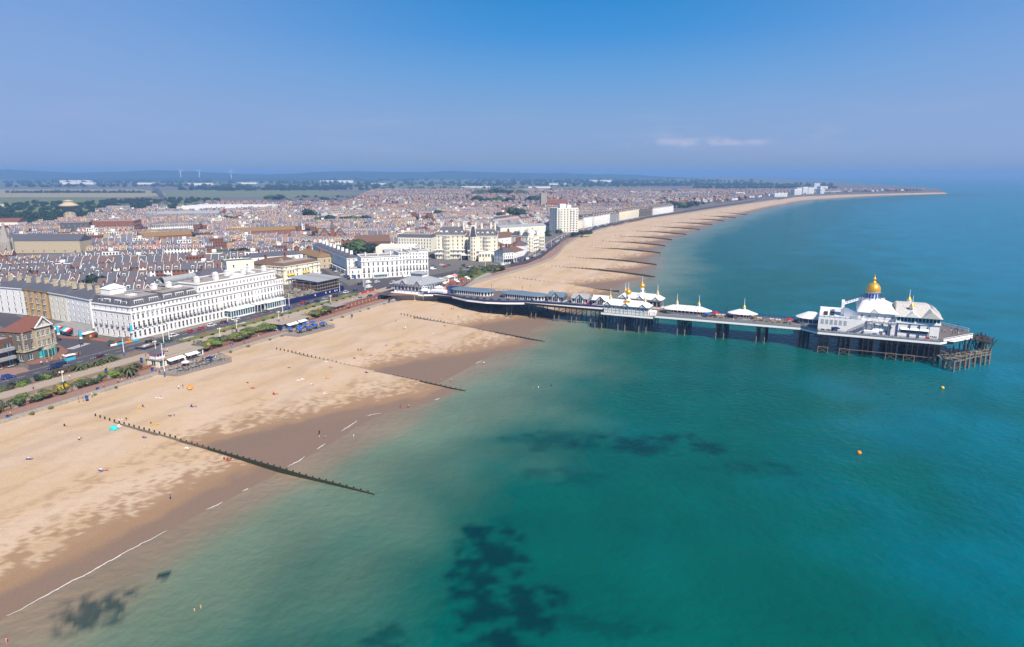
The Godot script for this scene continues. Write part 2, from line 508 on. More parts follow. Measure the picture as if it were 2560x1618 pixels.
func sea() -> void:
	var mb := Mb.new()
	var radii := PackedFloat32Array()
	var r := 60.0
	while r < 45000.0:
		radii.append(r)
		r *= 1.0125 if r < 900.0 else (1.03 if r < 4000.0 else 1.12)
	var angles := PackedFloat32Array()
	var t := -180.0
	while t < 180.0:
		angles.append(deg_to_rad(t))
		t += 0.25 if absf(t + 0.01) < 44.0 else 4.0
	var cols := angles.size()
	for i in radii.size():
		for j in cols:
			var x := sin(angles[j]) * radii[i]
			var z := -cos(angles[j]) * radii[i]
			mb.v.append(Vector3(x, 0, z))
			mb.n.append(Vector3.UP)
			mb.c.append(sea_color(x, z))
	for i in radii.size() - 1:
		for j in cols:
			var k := (j + 1) % cols
			var p := i * cols + j; var q := i * cols + k
			var w := mb.v[p]
			var ab := AB(w.x, w.z)
			if ab.x < water_a(ab.y) - 60.0 and ab.y > -2700.0: continue
			mb.x.append_array(PackedInt32Array([p, p + cols, q + cols, p, q + cols, q]))
	# the patch straight below the camera
	var hub := mb.v.size()
	mb.v.append(Vector3.ZERO); mb.n.append(Vector3.UP); mb.c.append(sea_color(0, 0))
	for j in cols: mb.x.append_array(PackedInt32Array([hub, j, (j + 1) % cols]))
	struct("sea", mb, M.water)

func shore_steps() -> PackedFloat32Array:
	var bs := PackedFloat32Array()
	var b := 420.0
	while b > -3098.0:
		bs.append(b)
		b -= 0.9 if b > 20.0 and b < 330.0 else 1.8 if b > 0.0 else (2.2 if b > -300.0 else (5.0 if b > -1000.0 else 14.0))
	return bs

func sand_color(a: float, b: float, h: float) -> Color:
	var n1 := noise_a.get_noise_2d(a * 1.6, b * 0.8)
	var n2 := noise_b.get_noise_2d(a * 0.7, b * 0.45)
	var warp := noise_a.get_noise_2d(a * 2.0 + 70.0, b * 2.0) * 7.0
	var fine := noise_b.get_noise_2d((a + warp) * 1.5, (b + warp * 1.6) * 0.75)
	var dry := Color(0.51, 0.365, 0.225)
	var pale := Color(0.535, 0.40, 0.285)
	var damp := Color(0.29, 0.18, 0.10)
	var wet := Color(0.20, 0.135, 0.095)
	var c := dry.lerp(pale, clampf(0.45 + n1 * 1.4, 0, 1))
	# long ridges of coarser shingle run along the shore
	c = c * (1.0 - 0.10 * smoothstep(0.05, 0.4, noise_b.get_noise_2d(a * 0.55 + n1 * 3.0, b * 0.06)) - 0.05 * smoothstep(0.0, 0.4, fine))
	var hh := h + n1 * 0.2
	# ragged tide marks: tongues of damp sand between dry ridges
	var edge := hh + n2 * 0.35 + fine * 1.05
	c = c.lerp(damp, 0.9 * (1.0 - smoothstep(1.22, 1.42, edge)) * smoothstep(2.6, 1.9, hh))
	c = c.lerp(Color(0.37, 0.245, 0.145), 0.9 * smoothstep(0.1, 0.34, fine + n2 * 0.35) * smoothstep(2.9, 2.0, hh + n1) * smoothstep(1.0, 1.5, hh))
	c = c.lerp(damp, 1.0 - smoothstep(0.8, 1.0, hh + fine * 0.2))
	c = c.lerp(wet, 1.0 - smoothstep(0.42, 0.72, hh + n2 * 0.12))
	return c

func beach() -> void:
	var mb := Mb.new()
	var bs := shore_steps()
	var across := 150
	for b in bs:
		var wa := wall_a(b) - 0.5; var we := water_a(b)
		for j in across + 1:
			var a := wa + (we - wa + 55.0) * pow(float(j) / across, 1.0)
			var h := beach_height(a, b)
			mb.v.append(P(a, b, h))
			mb.n.append(Vector3.UP)
			mb.c.append(sand_color(a, b, h))
	var row := across + 1
	for i in bs.size():
		for j in row:
			var k := i * row + j
			var da := mb.v[i * row + mini(j + 1, across)] - mb.v[i * row + maxi(j - 1, 0)]
			var db := mb.v[maxi(i - 1, 0) * row + j] - mb.v[mini(i + 1, bs.size() - 1) * row + j]
			mb.n[k] = db.cross(da).normalized()
			if mb.n[k].y < 0.0: mb.n[k] = -mb.n[k]
	for i in bs.size() - 1:
		for j in across:
			var p := i * row + j
			mb.x.append_array(PackedInt32Array([p, p + row, p + row + 1, p, p + row + 1, p + 1]))
	struct("beach", mb, M.sand)

func land() -> void:
	var mb := Mb.new()
	var plan := PackedVector2Array()
	for w in WALL:
		if w[0] < -3100: continue
		var inset := 16.0 if w[0] > -20 else 5.0
		if w[0] < -100: inset = maxf(2.0, w[1] - far_out(w[0]) + 0.5) if w[0] > -1700 else 3.0
		var p := P(w[1] - inset, w[0])
		plan.append(Vector2(p.x, p.z))
	for q in [[2150, -3500], [3000, -6500], [5000, -16000], [-16000, -16000], [-9000, 200]]: plan.append(Vector2(q[0], q[1]))
	mb.prism(plan, -1.0, 9.3)
	struct("ground", mb, M.town_ground)

# ---------- paths, roads and lawns along the front; offsets are from the line of the sea wall
func wl(b: float) -> float: return -10.7 - 0.048 * (247.0 - b)

func strip(called: String, m: String, b1: float, b0: float, inner: Callable, outer: Callable, y: float, thick := 0.6) -> MeshInstance3D:
	var mb := Mb.new()
	var n := maxi(2, int((b1 - b0) / 5.0))
	for i in n:
		var p := lerpf(b1, b0, float(i) / n); var q := lerpf(b1, b0, float(i + 1) / n)
		var ip := P(inner.call(p), p, y); var iq := P(inner.call(q), q, y); var op := P(outer.call(p), p, y); var oq := P(outer.call(q), q, y)
		mb.quad(op, oq, iq, ip)
		var dn := Vector3(0, -thick, 0)
		mb.quad(op + dn, oq + dn, oq, op)
		mb.quad(iq + dn, ip + dn, ip, iq)
	return struct(called, mb, M[m])

func off(k: float) -> Callable: return func(b: float) -> float: return wl(b) + k
func flat(k: float) -> Callable: return func(_b: float) -> float: return k
func sheet(called: String, m: String, pts: Array, y: float, thick := 0.25) -> MeshInstance3D:
	var plan := PackedVector2Array()
	for p in pts:
		var w := P(p[0], p[1])
		plan.append(Vector2(w.x, w.z))
	if Geometry2D.is_polygon_clockwise(plan) == false: plan.reverse()
	var mb := Mb.new()
	mb.prism(plan, y - thick, y)
	return struct(called, mb, M[m])

const FAR_ROAD_OUT := [[-20, -30.0], [-60, -34.0], [-110, -33.0], [-150, -20.5], [-190, -15.5], [-239, -21.5], [-306, -38.0], [-373, -55.0], [-428, -68.0], [-496, -74.0], [-600, -80.0], [-732, -80.0], [-880, -74.0], [-1000, -62.0], [-1290, -32.0], [-1670, 15.0]]
const FAR_ROAD_IN := [[-20, -52.0], [-60, -45.0], [-110, -41.0], [-150, -26.0], [-190, -22.0], [-239, -31.0], [-306, -49.0], [-373, -64.0], [-428, -76.0], [-496, -84.0], [-600, -90.0], [-732, -90.0], [-880, -84.0], [-1000, -70.0], [-1290, -40.0], [-1670, 8.0]]
func far_out(b: float) -> float: return along(FAR_ROAD_OUT, b)
func far_in(b: float) -> float: return along(FAR_ROAD_IN, b)

func ground() -> void:
	# near side, from the left edge of the picture to the pier
	strip("lower_promenade", "pink_path", 420, -8, off(-10.0), off(-0.6), 6.3, 1.5)
	strip("promenade_edge_path", "red_paving", 420, -8, off(-10.6), off(-8.8), 6.34, 0.3)
	strip("upper_promenade", "tan_path", 420, -20, off(-22.0), off(-13.6), 9.5, 3.4)
	for k in [[420.0, 182.0], [156.0, 105.0], [80.0, 55.0]]:
		var mb := Mb.new()
		var n := int((k[0] - k[1]) / 4.0)
		for i in n:
			var p: float = lerpf(k[0], k[1], float(i) / n); var q: float = lerpf(k[0], k[1], float(i + 1) / n)
			mb.quad(P(wl(p) - 10.3, p, 6.6), P(wl(q) - 10.3, q, 6.6), P(wl(q) - 13.6, q, 9.62), P(wl(p) - 13.6, p, 9.62))
			mb.quad(P(wl(p) - 13.6, p, 9.62), P(wl(q) - 13.6, q, 9.62), P(wl(q) - 14.6, q, 9.4), P(wl(p) - 14.6, p, 9.4))
		struct("planted_bank", mb, M.soil)
	strip("verge", "soil", 420, 172, off(-29.0), off(-22.0), 9.45, 0.2)
	strip("lawn", "grass", 152, 12, off(-28.2), off(-22.4), 9.56, 0.2)
	strip("parade_road", "asphalt", 420, 6, off(-42.0), off(-29.0), 9.42, 0.2)
	sheet("road_junction", "asphalt", [[-54, 196], [-54, 168], [-66, 166], [-100, 172], [-96, 183], [-72, 192], [-64, 206], [-55, 212]], 9.424)
	sheet("side_street", "asphalt", [[-98, 185], [-98, 172], [-210, 138], [-214, 150]], 9.428)
	sheet("road_by_pier", "asphalt", [[-50, 8], [-26, 8], [-30, -22], [-33, -60], [-28, -112], [-43, -112], [-48, -78], [-56, -66], [-80, -42], [-66, 6]], 9.432)
	sheet("terrace_street_road", "asphalt", [[-58, 6], [-72, -12], [-222, -134], [-222, -114], [-100, -16], [-74, 8]], 9.436)
	strip("hotel_pavement", "paving", 152, 60, flat(-62.4), off(-42.0), 9.54, 0.25)
	strip("site_pavement", "paving", 60, 8, flat(-61.0), off(-41.8), 9.53, 0.25)
	sheet("plaza_paving", "red_paving", [[-60, 196], [-62, 206], [-66, 206.5], [-88, 183], [-84, 181], [-70, 186]], 9.55)
	sheet("corner_paving", "red_paving", [[-60, 167], [-63, 160], [-90, 166], [-104, 170], [-98, 172], [-80, 168]], 9.55)
	sheet("street_corner_paving", "red_paving", [[-98, 184], [-84, 184], [-88, 188], [-110, 178]], 9.56)
	sheet("near_pavement", "pink_path", [[-53, 420], [-53, 212], [-61, 210], [-66, 214], [-60, 420]], 9.52)
	sheet("pier_forecourt", "red_paving", [[-25, 8], [-8, -2], [2, -8], [2, -34], [-4, -60], [-7, -76], [-29, -76], [-32, -60], [-29, -22]], 9.56, 0.3)
	sheet("palm_garden", "grass", [[-8, -76], [-15, -112], [-14.5, -148], [-19, -150], [-30, -112], [-30, -76]], 9.5, 0.4)
	sheet("forecourt_base", "concrete", [[-25, 4], [-10, -5], [1, -11], [1, -34], [-5, -60], [-11, -112], [-28, -112], [-32, -60]], 9.25, 5.0)
	# beyond the pier
	strip("far_promenade", "pink_path", -40, -1900, func(b): return far_out(b) + 0.2, func(b): return wall_a(b) - 0.4, 7.2, 3.0)
	strip("far_road", "asphalt", -100, -1900, func(b): return far_in(b), func(b): return far_out(b), 9.44, 2.6)
	strip("far_pavement", "paving", -112, -1100, func(b): return far_in(b) - 4.0, func(b): return far_in(b), 9.55, 0.3)
	# markings
	var mk := Mb.new()
	var b := 400.0
	while b > 10.0:
		mk.quad(P(wl(b) - 35.6, b, 9.43), P(wl(b - 3) - 35.6, b - 3, 9.43), P(wl(b - 3) - 35.75, b - 3, 9.43), P(wl(b) - 35.75, b, 9.43))
		for k in [-30.0, -41.2]:
			mk.quad(P(wl(b) + k, b, 9.43), P(wl(b - 6) + k, b - 6, 9.43), P(wl(b - 6) + k - 0.14, b - 6, 9.43), P(wl(b) + k - 0.14, b, 9.43))
		b -= 6.0
	struct("road_marking", mk, M.road_paint)
	var fm := Mb.new()
	b = -104.0
	while b > -1200.0:
		for k in [0.35, 0.62]:
			var f := func(x: float) -> float: return lerpf(far_in(x), far_out(x), k)
			fm.quad(P(f.call(b), b, 9.452), P(f.call(b - 8), b - 8, 9.452), P(f.call(b - 8) - 0.25, b - 8, 9.452), P(f.call(b) - 0.25, b, 9.452))
		b -= 10.0
	struct("road_marking", fm, M.road_paint)
	var z := thing("zebra_crossing", "white striped zebra crossing at the mouth of the side street", "crossing", P(-75, 178.5, 9.44), YAW + 0.32)
	for i in 9:
		var s := Mb.new()
		s.span(Vector3(-1.9, 0, -5.4 + i * 1.2), Vector3(1.9, 0.012, -4.9 + i * 1.2))
		part("stripe", s, M.road_paint, z)
	# sea wall, kerb walls, bank
	var sw := thing("sea_wall", "low pale concrete wall along the top of the near beach", "sea wall", Vector3.ZERO)
	wall_run(sw, "wall", "concrete", 420, -8, off(-0.6), off(0.0), 3.5, 6.9)
	for k in [[188, 194], [205, 209], [116, 121]]:
		var st := Mb.new()
		for i in 6:
			st.quad(P(wl(k[1]) + i * 0.5, k[1], 6.0 - i * 0.18), P(wl(k[0]) + i * 0.5, k[0], 6.0 - i * 0.18), P(wl(k[0]) + i * 0.5 - 0.5, k[0], 6.0 - i * 0.18), P(wl(k[1]) + i * 0.5 - 0.5, k[1], 6.0 - i * 0.18))
			st.quad(P(wl(k[1]) + i * 0.5, k[1], 5.0), P(wl(k[0]) + i * 0.5, k[0], 5.0), P(wl(k[0]) + i * 0.5, k[0], 6.0 - i * 0.18), P(wl(k[1]) + i * 0.5, k[1], 6.0 - i * 0.18))
		part("beach_steps", st, M.concrete, sw)
	var fw := thing("far_sea_wall", "low sea wall curving along the far beach beyond the pier", "sea wall", Vector3.ZERO)
	wall_run(fw, "wall", "concrete", -40, -1900, func(x): return wall_a(x) - 0.4, func(x): return wall_a(x) + 0.2, 3.5, 7.7)
	var bw := thing("brick_kerb_wall", "low red brick wall between the lower promenade and the planted bank", "wall", Vector3.ZERO)
	wall_run(bw, "wall", "red_brick", 236, 110, off(-11.0), off(-10.5), 6.2, 7.3)
	wall_run(bw, "wall", "red_brick", 72, 55, off(-11.0), off(-10.5), 6.2, 7.3)
	var tw := thing("terrace_wall", "low stone retaining wall below the far palm garden by the promenade", "wall", Vector3.ZERO)
	wall_run(tw, "wall", "concrete", -112, -150, func(x): return far_out(x) - 0.1, func(x): return far_out(x) + 0.4, 6.5, 9.9)

func wall_run(o: Node3D, called: String, m: String, b1: float, b0: float, inner: Callable, outer: Callable, y0: float, y1: float) -> void:
	var mb := Mb.new()
	var n := maxi(1, int((b1 - b0) / 6.0))
	for i in n:
		var p := lerpf(b1, b0, float(i) / n); var q := lerpf(b1, b0, float(i + 1) / n)
		var a0 := P(inner.call(p), p); var a1 := P(inner.call(q), q); var c0 := P(outer.call(p), p); var c1 := P(outer.call(q), q)
		var u := Vector3(0, y1, 0); var d := Vector3(0, y0, 0)
		mb.quad(c0 + u, c1 + u, a1 + u, a0 + u)
		mb.quad(c0 + d, c1 + d, c1 + u, c0 + u)
		mb.quad(a1 + d, a0 + d, a0 + u, a1 + u)
	part(called, mb, M[m], o)

# ---------- building kit: every building stands in its own frame, x to the right along its front, z out of the front, y up

var window_shapes := {}

func window_shape(w: float, h: float, style := "sash") -> ArrayMesh:
	var key := "%.2f_%.2f_%s" % [w, h, style]
	if window_shapes.has(key): return window_shapes[key]
	var g := Mb.new(); var f := Mb.new()
	g.quad(Vector3(-w / 2, 0, 0), Vector3(w / 2, 0, 0), Vector3(w / 2, h, 0), Vector3(-w / 2, h, 0))
	var t := 0.09
	f.span(Vector3(-w / 2, 0, -0.02), Vector3(-w / 2 + t, h, 0.05)); f.span(Vector3(w / 2 - t, 0, -0.02), Vector3(w / 2, h, 0.05))
	f.span(Vector3(-w / 2 + t, h - t, -0.02), Vector3(w / 2 - t, h, 0.05))
	f.span(Vector3(-w / 2 - 0.12, -0.14, -0.02), Vector3(w / 2 + 0.12, 0.0, 0.38))
	if style == "sash":
		f.span(Vector3(-w / 2 + t, h * 0.48, -0.02), Vector3(w / 2 - t, h * 0.48 + 0.08, 0.04))
	elif style == "grid":
		for k in [0.33, 0.66]: f.span(Vector3(-w / 2 + t, h * k, -0.02), Vector3(w / 2 - t, h * k + 0.07, 0.04))
		f.span(Vector3(-0.04, 0.02, -0.02), Vector3(0.04, h - 0.02, 0.045))
	elif style == "wide":
		var n := maxi(1, int(w / 1.1))
		for k in range(1, n): f.span(Vector3(-w / 2 + w * k / n - 0.05, 0, -0.02), Vector3(-w / 2 + w * k / n + 0.05, h - t, 0.06))
	elif style == "balcony":
		f.span(Vector3(-w / 2 + t, h * 0.55, -0.02), Vector3(w / 2 - t, h * 0.55 + 0.08, 0.04))
	var mesh := ArrayMesh.new()
	g.add_to(mesh, M.teal_glass if style == "wide" else M.glass)
	f.add_to(mesh, M.bright_white)
	if style == "balcony":
		var k := Mb.new()
		k.span(Vector3(-w / 2 - 0.25, -0.2, 0.3), Vector3(w / 2 + 0.25, -0.05, 0.95), true)
		k.span(Vector3(-w / 2 - 0.25, 0.75, 0.9), Vector3(w / 2 + 0.25, 0.83, 0.95), true)
		for i in 7: k.span(Vector3(lerpf(-w / 2 - 0.25, w / 2 + 0.2, i / 6.0), -0.05, 0.9), Vector3(lerpf(-w / 2 - 0.2, w / 2 + 0.25, i / 6.0), 0.75, 0.94))
		k.add_to(mesh, M.iron)
	elif style == "awning":
		var k := Mb.new()
		k.quad(Vector3(-w / 2 - 0.3, h * 0.62, 1.2), Vector3(w / 2 + 0.3, h * 0.62, 1.2), Vector3(w / 2 + 0.3, h + 0.1, 0.2), Vector3(-w / 2 - 0.3, h + 0.1, 0.2))
		k.add_to(mesh, M.yellow)
	window_shapes[key] = mesh
	return mesh

var panes := 1
# a window part: frame and sill, with its pane as a sub-part
func window(o: Node3D, shape: ArrayMesh) -> MeshInstance3D:
	if not window_shapes.has(shape):
		var two := []
		for part_of in [false, true]:
			var m := ArrayMesh.new()
			for s in shape.get_surface_count():
				if (s == 0) == part_of:
					m.add_surface_from_arrays(Mesh.PRIMITIVE_TRIANGLES, shape.surface_get_arrays(s))
					m.surface_set_material(m.get_surface_count() - 1, shape.surface_get_material(s))
			two.append(m)
		window_shapes[shape] = two
	var win := put("window", window_shapes[shape][0], o)
	panes = (panes * 1103 + 12345) % 65536
	var pane := put("pane", window_shapes[shape][1], win)
	var look := panes / 7 % 10
	if look > 4 and window_shapes[shape][1].surface_get_material(0) == M.glass: pane.material_override = M.mid_glass if look < 9 else M.pale_glass
	return win

func merge_into(dst: Dictionary, mesh: ArrayMesh, tr: Transform3D) -> void:
	for s in mesh.get_surface_count():
		var m := mesh.surface_get_material(s)
		if not dst.has(m): dst[m] = Mb.new()
		var mb: Mb = dst[m]
		var arr := mesh.surface_get_arrays(s)
		var k := mb.v.size()
		mb.v.append_array(tr * (arr[Mesh.ARRAY_VERTEX] as PackedVector3Array))
		for nn in arr[Mesh.ARRAY_NORMAL]: mb.n.append(tr.basis * nn)
		for i in (arr[Mesh.ARRAY_VERTEX] as PackedVector3Array).size(): mb.c.append(Color(1, 1, 1))
		for i in arr[Mesh.ARRAY_INDEX]: mb.x.append(i + k)

func merged_mesh(d: Dictionary) -> ArrayMesh:
	var mesh := ArrayMesh.new()
	for m in d: d[m].add_to(mesh, m)
	return mesh

# a wall from p to q (left to right as seen from outside) with rows of real openings: [sill, height, width, count, style]
func facade(o: Node3D, wall: Mb, loose: Dictionary, p: Vector3, q: Vector3, height: float, rows: Array, single := true, depth := 0.22) -> void:
	var l := p.distance_to(q)
	var dir := (q - p) / l
	var out := dir.cross(Vector3.UP)
	var keep := wall.tr
	wall.tr = wall.tr * Transform3D(Basis(dir, Vector3.UP, out), p)
	var base := Transform3D(Basis(dir, Vector3.UP, out), p)
	var cur := 0.0
	for r in rows:
		var n: int = r[3]
		var w: float = minf(r[2], l / n - 0.3)
		var sill: float = r[0]; var head: float = r[0] + r[1]
		wall.quad(Vector3(0, cur, 0), Vector3(l, cur, 0), Vector3(l, sill, 0), Vector3(0, sill, 0))
		var edge := 0.0
		for i in n:
			var c := l * (i + 0.5) / n
			var x0 := c - w / 2; var x1 := c + w / 2
			wall.quad(Vector3(edge, sill, 0), Vector3(x0, sill, 0), Vector3(x0, head, 0), Vector3(edge, head, 0))
			wall.quad(Vector3(x0, sill, 0), Vector3(x0, sill, -depth), Vector3(x0, head, -depth), Vector3(x0, head, 0))
			wall.quad(Vector3(x1, sill, -depth), Vector3(x1, sill, 0), Vector3(x1, head, 0), Vector3(x1, head, -depth))
			wall.quad(Vector3(x0, head, -depth), Vector3(x1, head, -depth), Vector3(x1, head, 0), Vector3(x0, head, 0))
			wall.quad(Vector3(x0, sill, 0), Vector3(x1, sill, 0), Vector3(x1, sill, -depth), Vector3(x0, sill, -depth))
			edge = x1
			var shape := window_shape(w, r[1], r[4] if r.size() > 4 else "sash")
			var tr := base * Transform3D(Basis(), Vector3(c, sill, -depth + 0.01))
			if single:
				window(o, shape).transform = tr
			else:
				merge_into(loose, shape, tr)
		wall.quad(Vector3(edge, sill, 0), Vector3(l, sill, 0), Vector3(l, head, 0), Vector3(edge, head, 0))
		cur = head
	wall.quad(Vector3(0, cur, 0), Vector3(l, cur, 0), Vector3(l, height, 0), Vector3(0, height, 0))
	wall.tr = keep

func rect(x0: float, x1: float, z0: float, z1: float) -> PackedVector2Array:
	return PackedVector2Array([Vector2(x1, z1), Vector2(x1, z0), Vector2(x0, z0), Vector2(x0, z1)])

func with_n(rows: Array, n: int) -> Array:
	var out := []
	for r in rows:
		var k: Array = r.duplicate()
		k[3] = n
		out.append(k)
	return out

# a building: left and right end of its front at the ground, its depth, its height, rows of windows and the rest by name
func block(called: String, label: String, category: String, lp: Vector3, rp: Vector3, d: float, height: float, rows: Array, opt := {}) -> Node3D:
	var dir := (rp - lp); dir.y = 0
	var l := dir.length()
	var o := thing(called, label, category, lp, atan2(-dir.z, dir.x), opt.get("group", ""))
	o.set_meta("front", l)
	shell(o, 0.0, l, 0.0, -d, height, rows, opt)
	return o

# walls, cornices, roof, chimneys over the rectangle x0..x1, zf (front) .. zb (back)
func shell(o: Node3D, x0: float, x1: float, zf: float, zb: float, height: float, rows: Array, opt := {}) -> void:
	var wall := Mb.new(); var loose := {}
	var single: bool = opt.get("single", true)
	var wm: BaseMaterial3D = M[opt.get("wall", "white")]
	var l := x1 - x0; var d := zf - zb
	facade(o, wall, loose, Vector3(x0, 0, zf), Vector3(x1, 0, zf), height, rows, single)
	var side_n: int = opt.get("side", maxi(1, int(d / 4.0)))
	var side_rows: Array = opt.get("side_rows", with_n(rows, side_n)) if side_n > 0 else []
	facade(o, wall, loose, Vector3(x0, 0, zb), Vector3(x0, 0, zf), height, side_rows if opt.get("left", true) else [], single)
	facade(o, wall, loose, Vector3(x1, 0, zf), Vector3(x1, 0, zb), height, side_rows if opt.get("right", false) else [], single)
	facade(o, wall, loose, Vector3(x1, 0, zb), Vector3(x0, 0, zb), height, [], single)
	part("wall", wall, wm, o)
	if not loose.is_empty(): stuff(put("window", merged_mesh(loose), o))
	var roof := Mb.new()
	var rm: BaseMaterial3D = M[opt.get("roof_mat", "felt")]
	var kind: String = opt.get("roof", "flat")
	var rh: float = opt.get("roof_h", 3.0)
	var top := height
	if kind == "flat":
		roof.prism(rect(x0 + 0.3, x1 - 0.3, zb + 0.3, zf - 0.3), height - 0.5, height - 0.35)
		var par := Mb.new()
		for s in [[x0, x1, zf - 0.3, zf - 0.003], [x0, x1, zb + 0.003, zb + 0.3], [x0 + 0.003, x0 + 0.3, zb + 0.3, zf - 0.3], [x1 - 0.3, x1 - 0.003, zb + 0.3, zf - 0.3]]:
			par.span(Vector3(s[0], height - 0.6, s[2]), Vector3(s[1], height + 0.02, s[3]))
		part("parapet", par, wm, o)
		top = height - 0.35
	elif kind == "hip":
		roof.hip(Vector3((x0 + x1) / 2, height, (zf + zb) / 2), l, d, rh, minf(d * 0.5, l * 0.45), 0.35)
	elif kind == "gable":
		roof.gable(Vector3((x0 + x1) / 2, height, (zf + zb) / 2), l, d, rh, 0.3)
	elif kind == "mansard":
		var k: float = opt.get("inset", 1.4)
		roof.skirt(rect(x0 - 0.05, x1 + 0.05, zb - 0.05, zf + 0.05), height, rect(x0 + k, x1 - k, zb + k, zf - k), height + rh, false)
		part("flat_roof", flat_top(rect(x0 + k, x1 - k, zb + k, zf - k), height + rh), M[opt.get("top_mat", "felt")], o)
		top = height + rh
	part("roof", roof, rm, o)
	if opt.has("cornice"):
		var co := Mb.new()
		for y in opt.cornice:
			co.span(Vector3(x0 - 0.4, y, zf + 0.003), Vector3(x1 + 0.4, y + 0.45, zf + 0.5), true)
			co.span(Vector3(x0 - 0.4, y + 0.002, zb), Vector3(x0 - 0.003, y + 0.448, zf + 0.003), true)
			co.span(Vector3(x1 + 0.003, y + 0.002, zb), Vector3(x1 + 0.4, y + 0.448, zf + 0.003), true)
		part("cornice", co, M[opt.get("trim", opt.get("wall", "white"))], o)
	for i in opt.get("chimneys", 0):
		var ch := Mb.new()
		var n: int = opt.chimneys
		var cy: float = top + (rh if kind in ["hip", "gable"] else 0.0)
		var cx: float = x0 + l * (i + 0.5) / n
		var cz: float = lerpf(zf, zb, opt.get("chimney_at", 0.5))
		ch.box(Vector3(cx, cy - 1.2, cz), Vector3(0.9, 3.2, 2.2))
		ch.box(Vector3(cx, cy + 2.0, cz), Vector3(1.15, 0.25, 2.45))
		for k in 4: ch.box(Vector3(cx, cy + 2.25, cz - 0.8 + 0.53 * k), Vector3(0.3, 0.5, 0.3))
		part("chimney", ch, M[opt.get("chimney_mat", opt.get("wall", "white"))], o)
	if opt.has("dormers"):                                  # [count, width, height, sill above the eaves, offset from the front]
		var q: Array = opt.dormers
		for i in q[0]:
			dormer(o, Vector3(x0 + l * (i + 0.5) / q[0], height + q[3], zf - q[4]), q[1], q[2], opt.get("dormer_mat", "bright_white"), q[5] if q.size() > 5 else 1)

func flat_top(plan: PackedVector2Array, y: float) -> Mb:
	var mb := Mb.new()
	mb.prism(plan, y - 0.02, y + 0.06)
	return mb

func dormer(o: Node3D, at: Vector3, w: float, h: float, wm: String, panes := 1, turn := 0.0, curved := false) -> void:
	var f := Mb.new(); var g := Mb.new(); var r := Mb.new()
	f.span(Vector3(-w / 2, 0, -1.6), Vector3(w / 2, h, 0.0))
	for k in panes:
		var pw := (w - 0.2) / panes
		var x := -w / 2 + 0.1 + pw * k
		g.quad(Vector3(x + 0.1, 0.15, 0.02), Vector3(x + pw - 0.1, 0.15, 0.02), Vector3(x + pw - 0.1, h - 0.25, 0.02), Vector3(x + 0.1, h - 0.25, 0.02))
	if panes > 2:
		r.span(Vector3(-w / 2 - 0.12, h, -1.6), Vector3(w / 2 + 0.12, h + 0.15, 0.15))
	elif curved:
		for k in 6:
			var a0 := PI * k / 6; var a1 := PI * (k + 1) / 6
			var p := Vector3(cos(a0) * w / 2, h + sin(a0) * w * 0.45, 0.06); var q := Vector3(cos(a1) * w / 2, h + sin(a1) * w * 0.45, 0.06)
			r.quad(q + Vector3(0, 0, -1.7), q, p, p + Vector3(0, 0, -1.7))
			r.tri(Vector3(0, h, 0.06), p, q)
	else:
		r.quad(Vector3(-w / 2 - 0.15, h, 0.15), Vector3(0, h + w * 0.4, 0.15), Vector3(0, h + w * 0.4, -1.8), Vector3(-w / 2 - 0.15, h, -1.8))
		r.quad(Vector3(0, h + w * 0.4, 0.15), Vector3(w / 2 + 0.15, h, 0.15), Vector3(w / 2 + 0.15, h, -1.8), Vector3(0, h + w * 0.4, -1.8))
		r.tri(Vector3(-w / 2, h, 0.0), Vector3(w / 2, h, 0.0), Vector3(0, h + w * 0.36, 0.0))
	var mesh := ArrayMesh.new()
	f.add_to(mesh, M[wm]); g.add_to(mesh, M.glass); r.add_to(mesh, M[wm] if curved or panes > 2 else M.slate)
	put("dormer", mesh, o, at, turn)

# ---------- the hotels and other buildings along the front
func G(a: float, b: float) -> Vector3: return P(a, b, 9.5)

func fronts() -> void:
	long_hotel()
	corner_stone_building()
	side_street_terrace()
	italian_cafe()
	cream_hotel()
	building_site()
	white_hotel_by_pier()
	twin_cream_hotel()
	small_seafront()
	ornate_hotel()
	tower_block()
	far_terraces()
	behind_the_front()

func arches(o: Node3D, x0: float, x1: float, n: int, y: float, w: float, z: float) -> void:
	for i in n:
		var c := x0 + (x1 - x0) * (i + 0.5) / n
		var g := Mb.new()
		for k in 6:
			var a0 := PI * k / 6; var a1 := PI * (k + 1) / 6
			g.tri(Vector3(c, y, z), Vector3(c + cos(a0) * w / 2, y + sin(a0) * w / 2, z), Vector3(c + cos(a1) * w / 2, y + sin(a1) * w / 2, z))
		part("arched_light", g, M.glass, o)

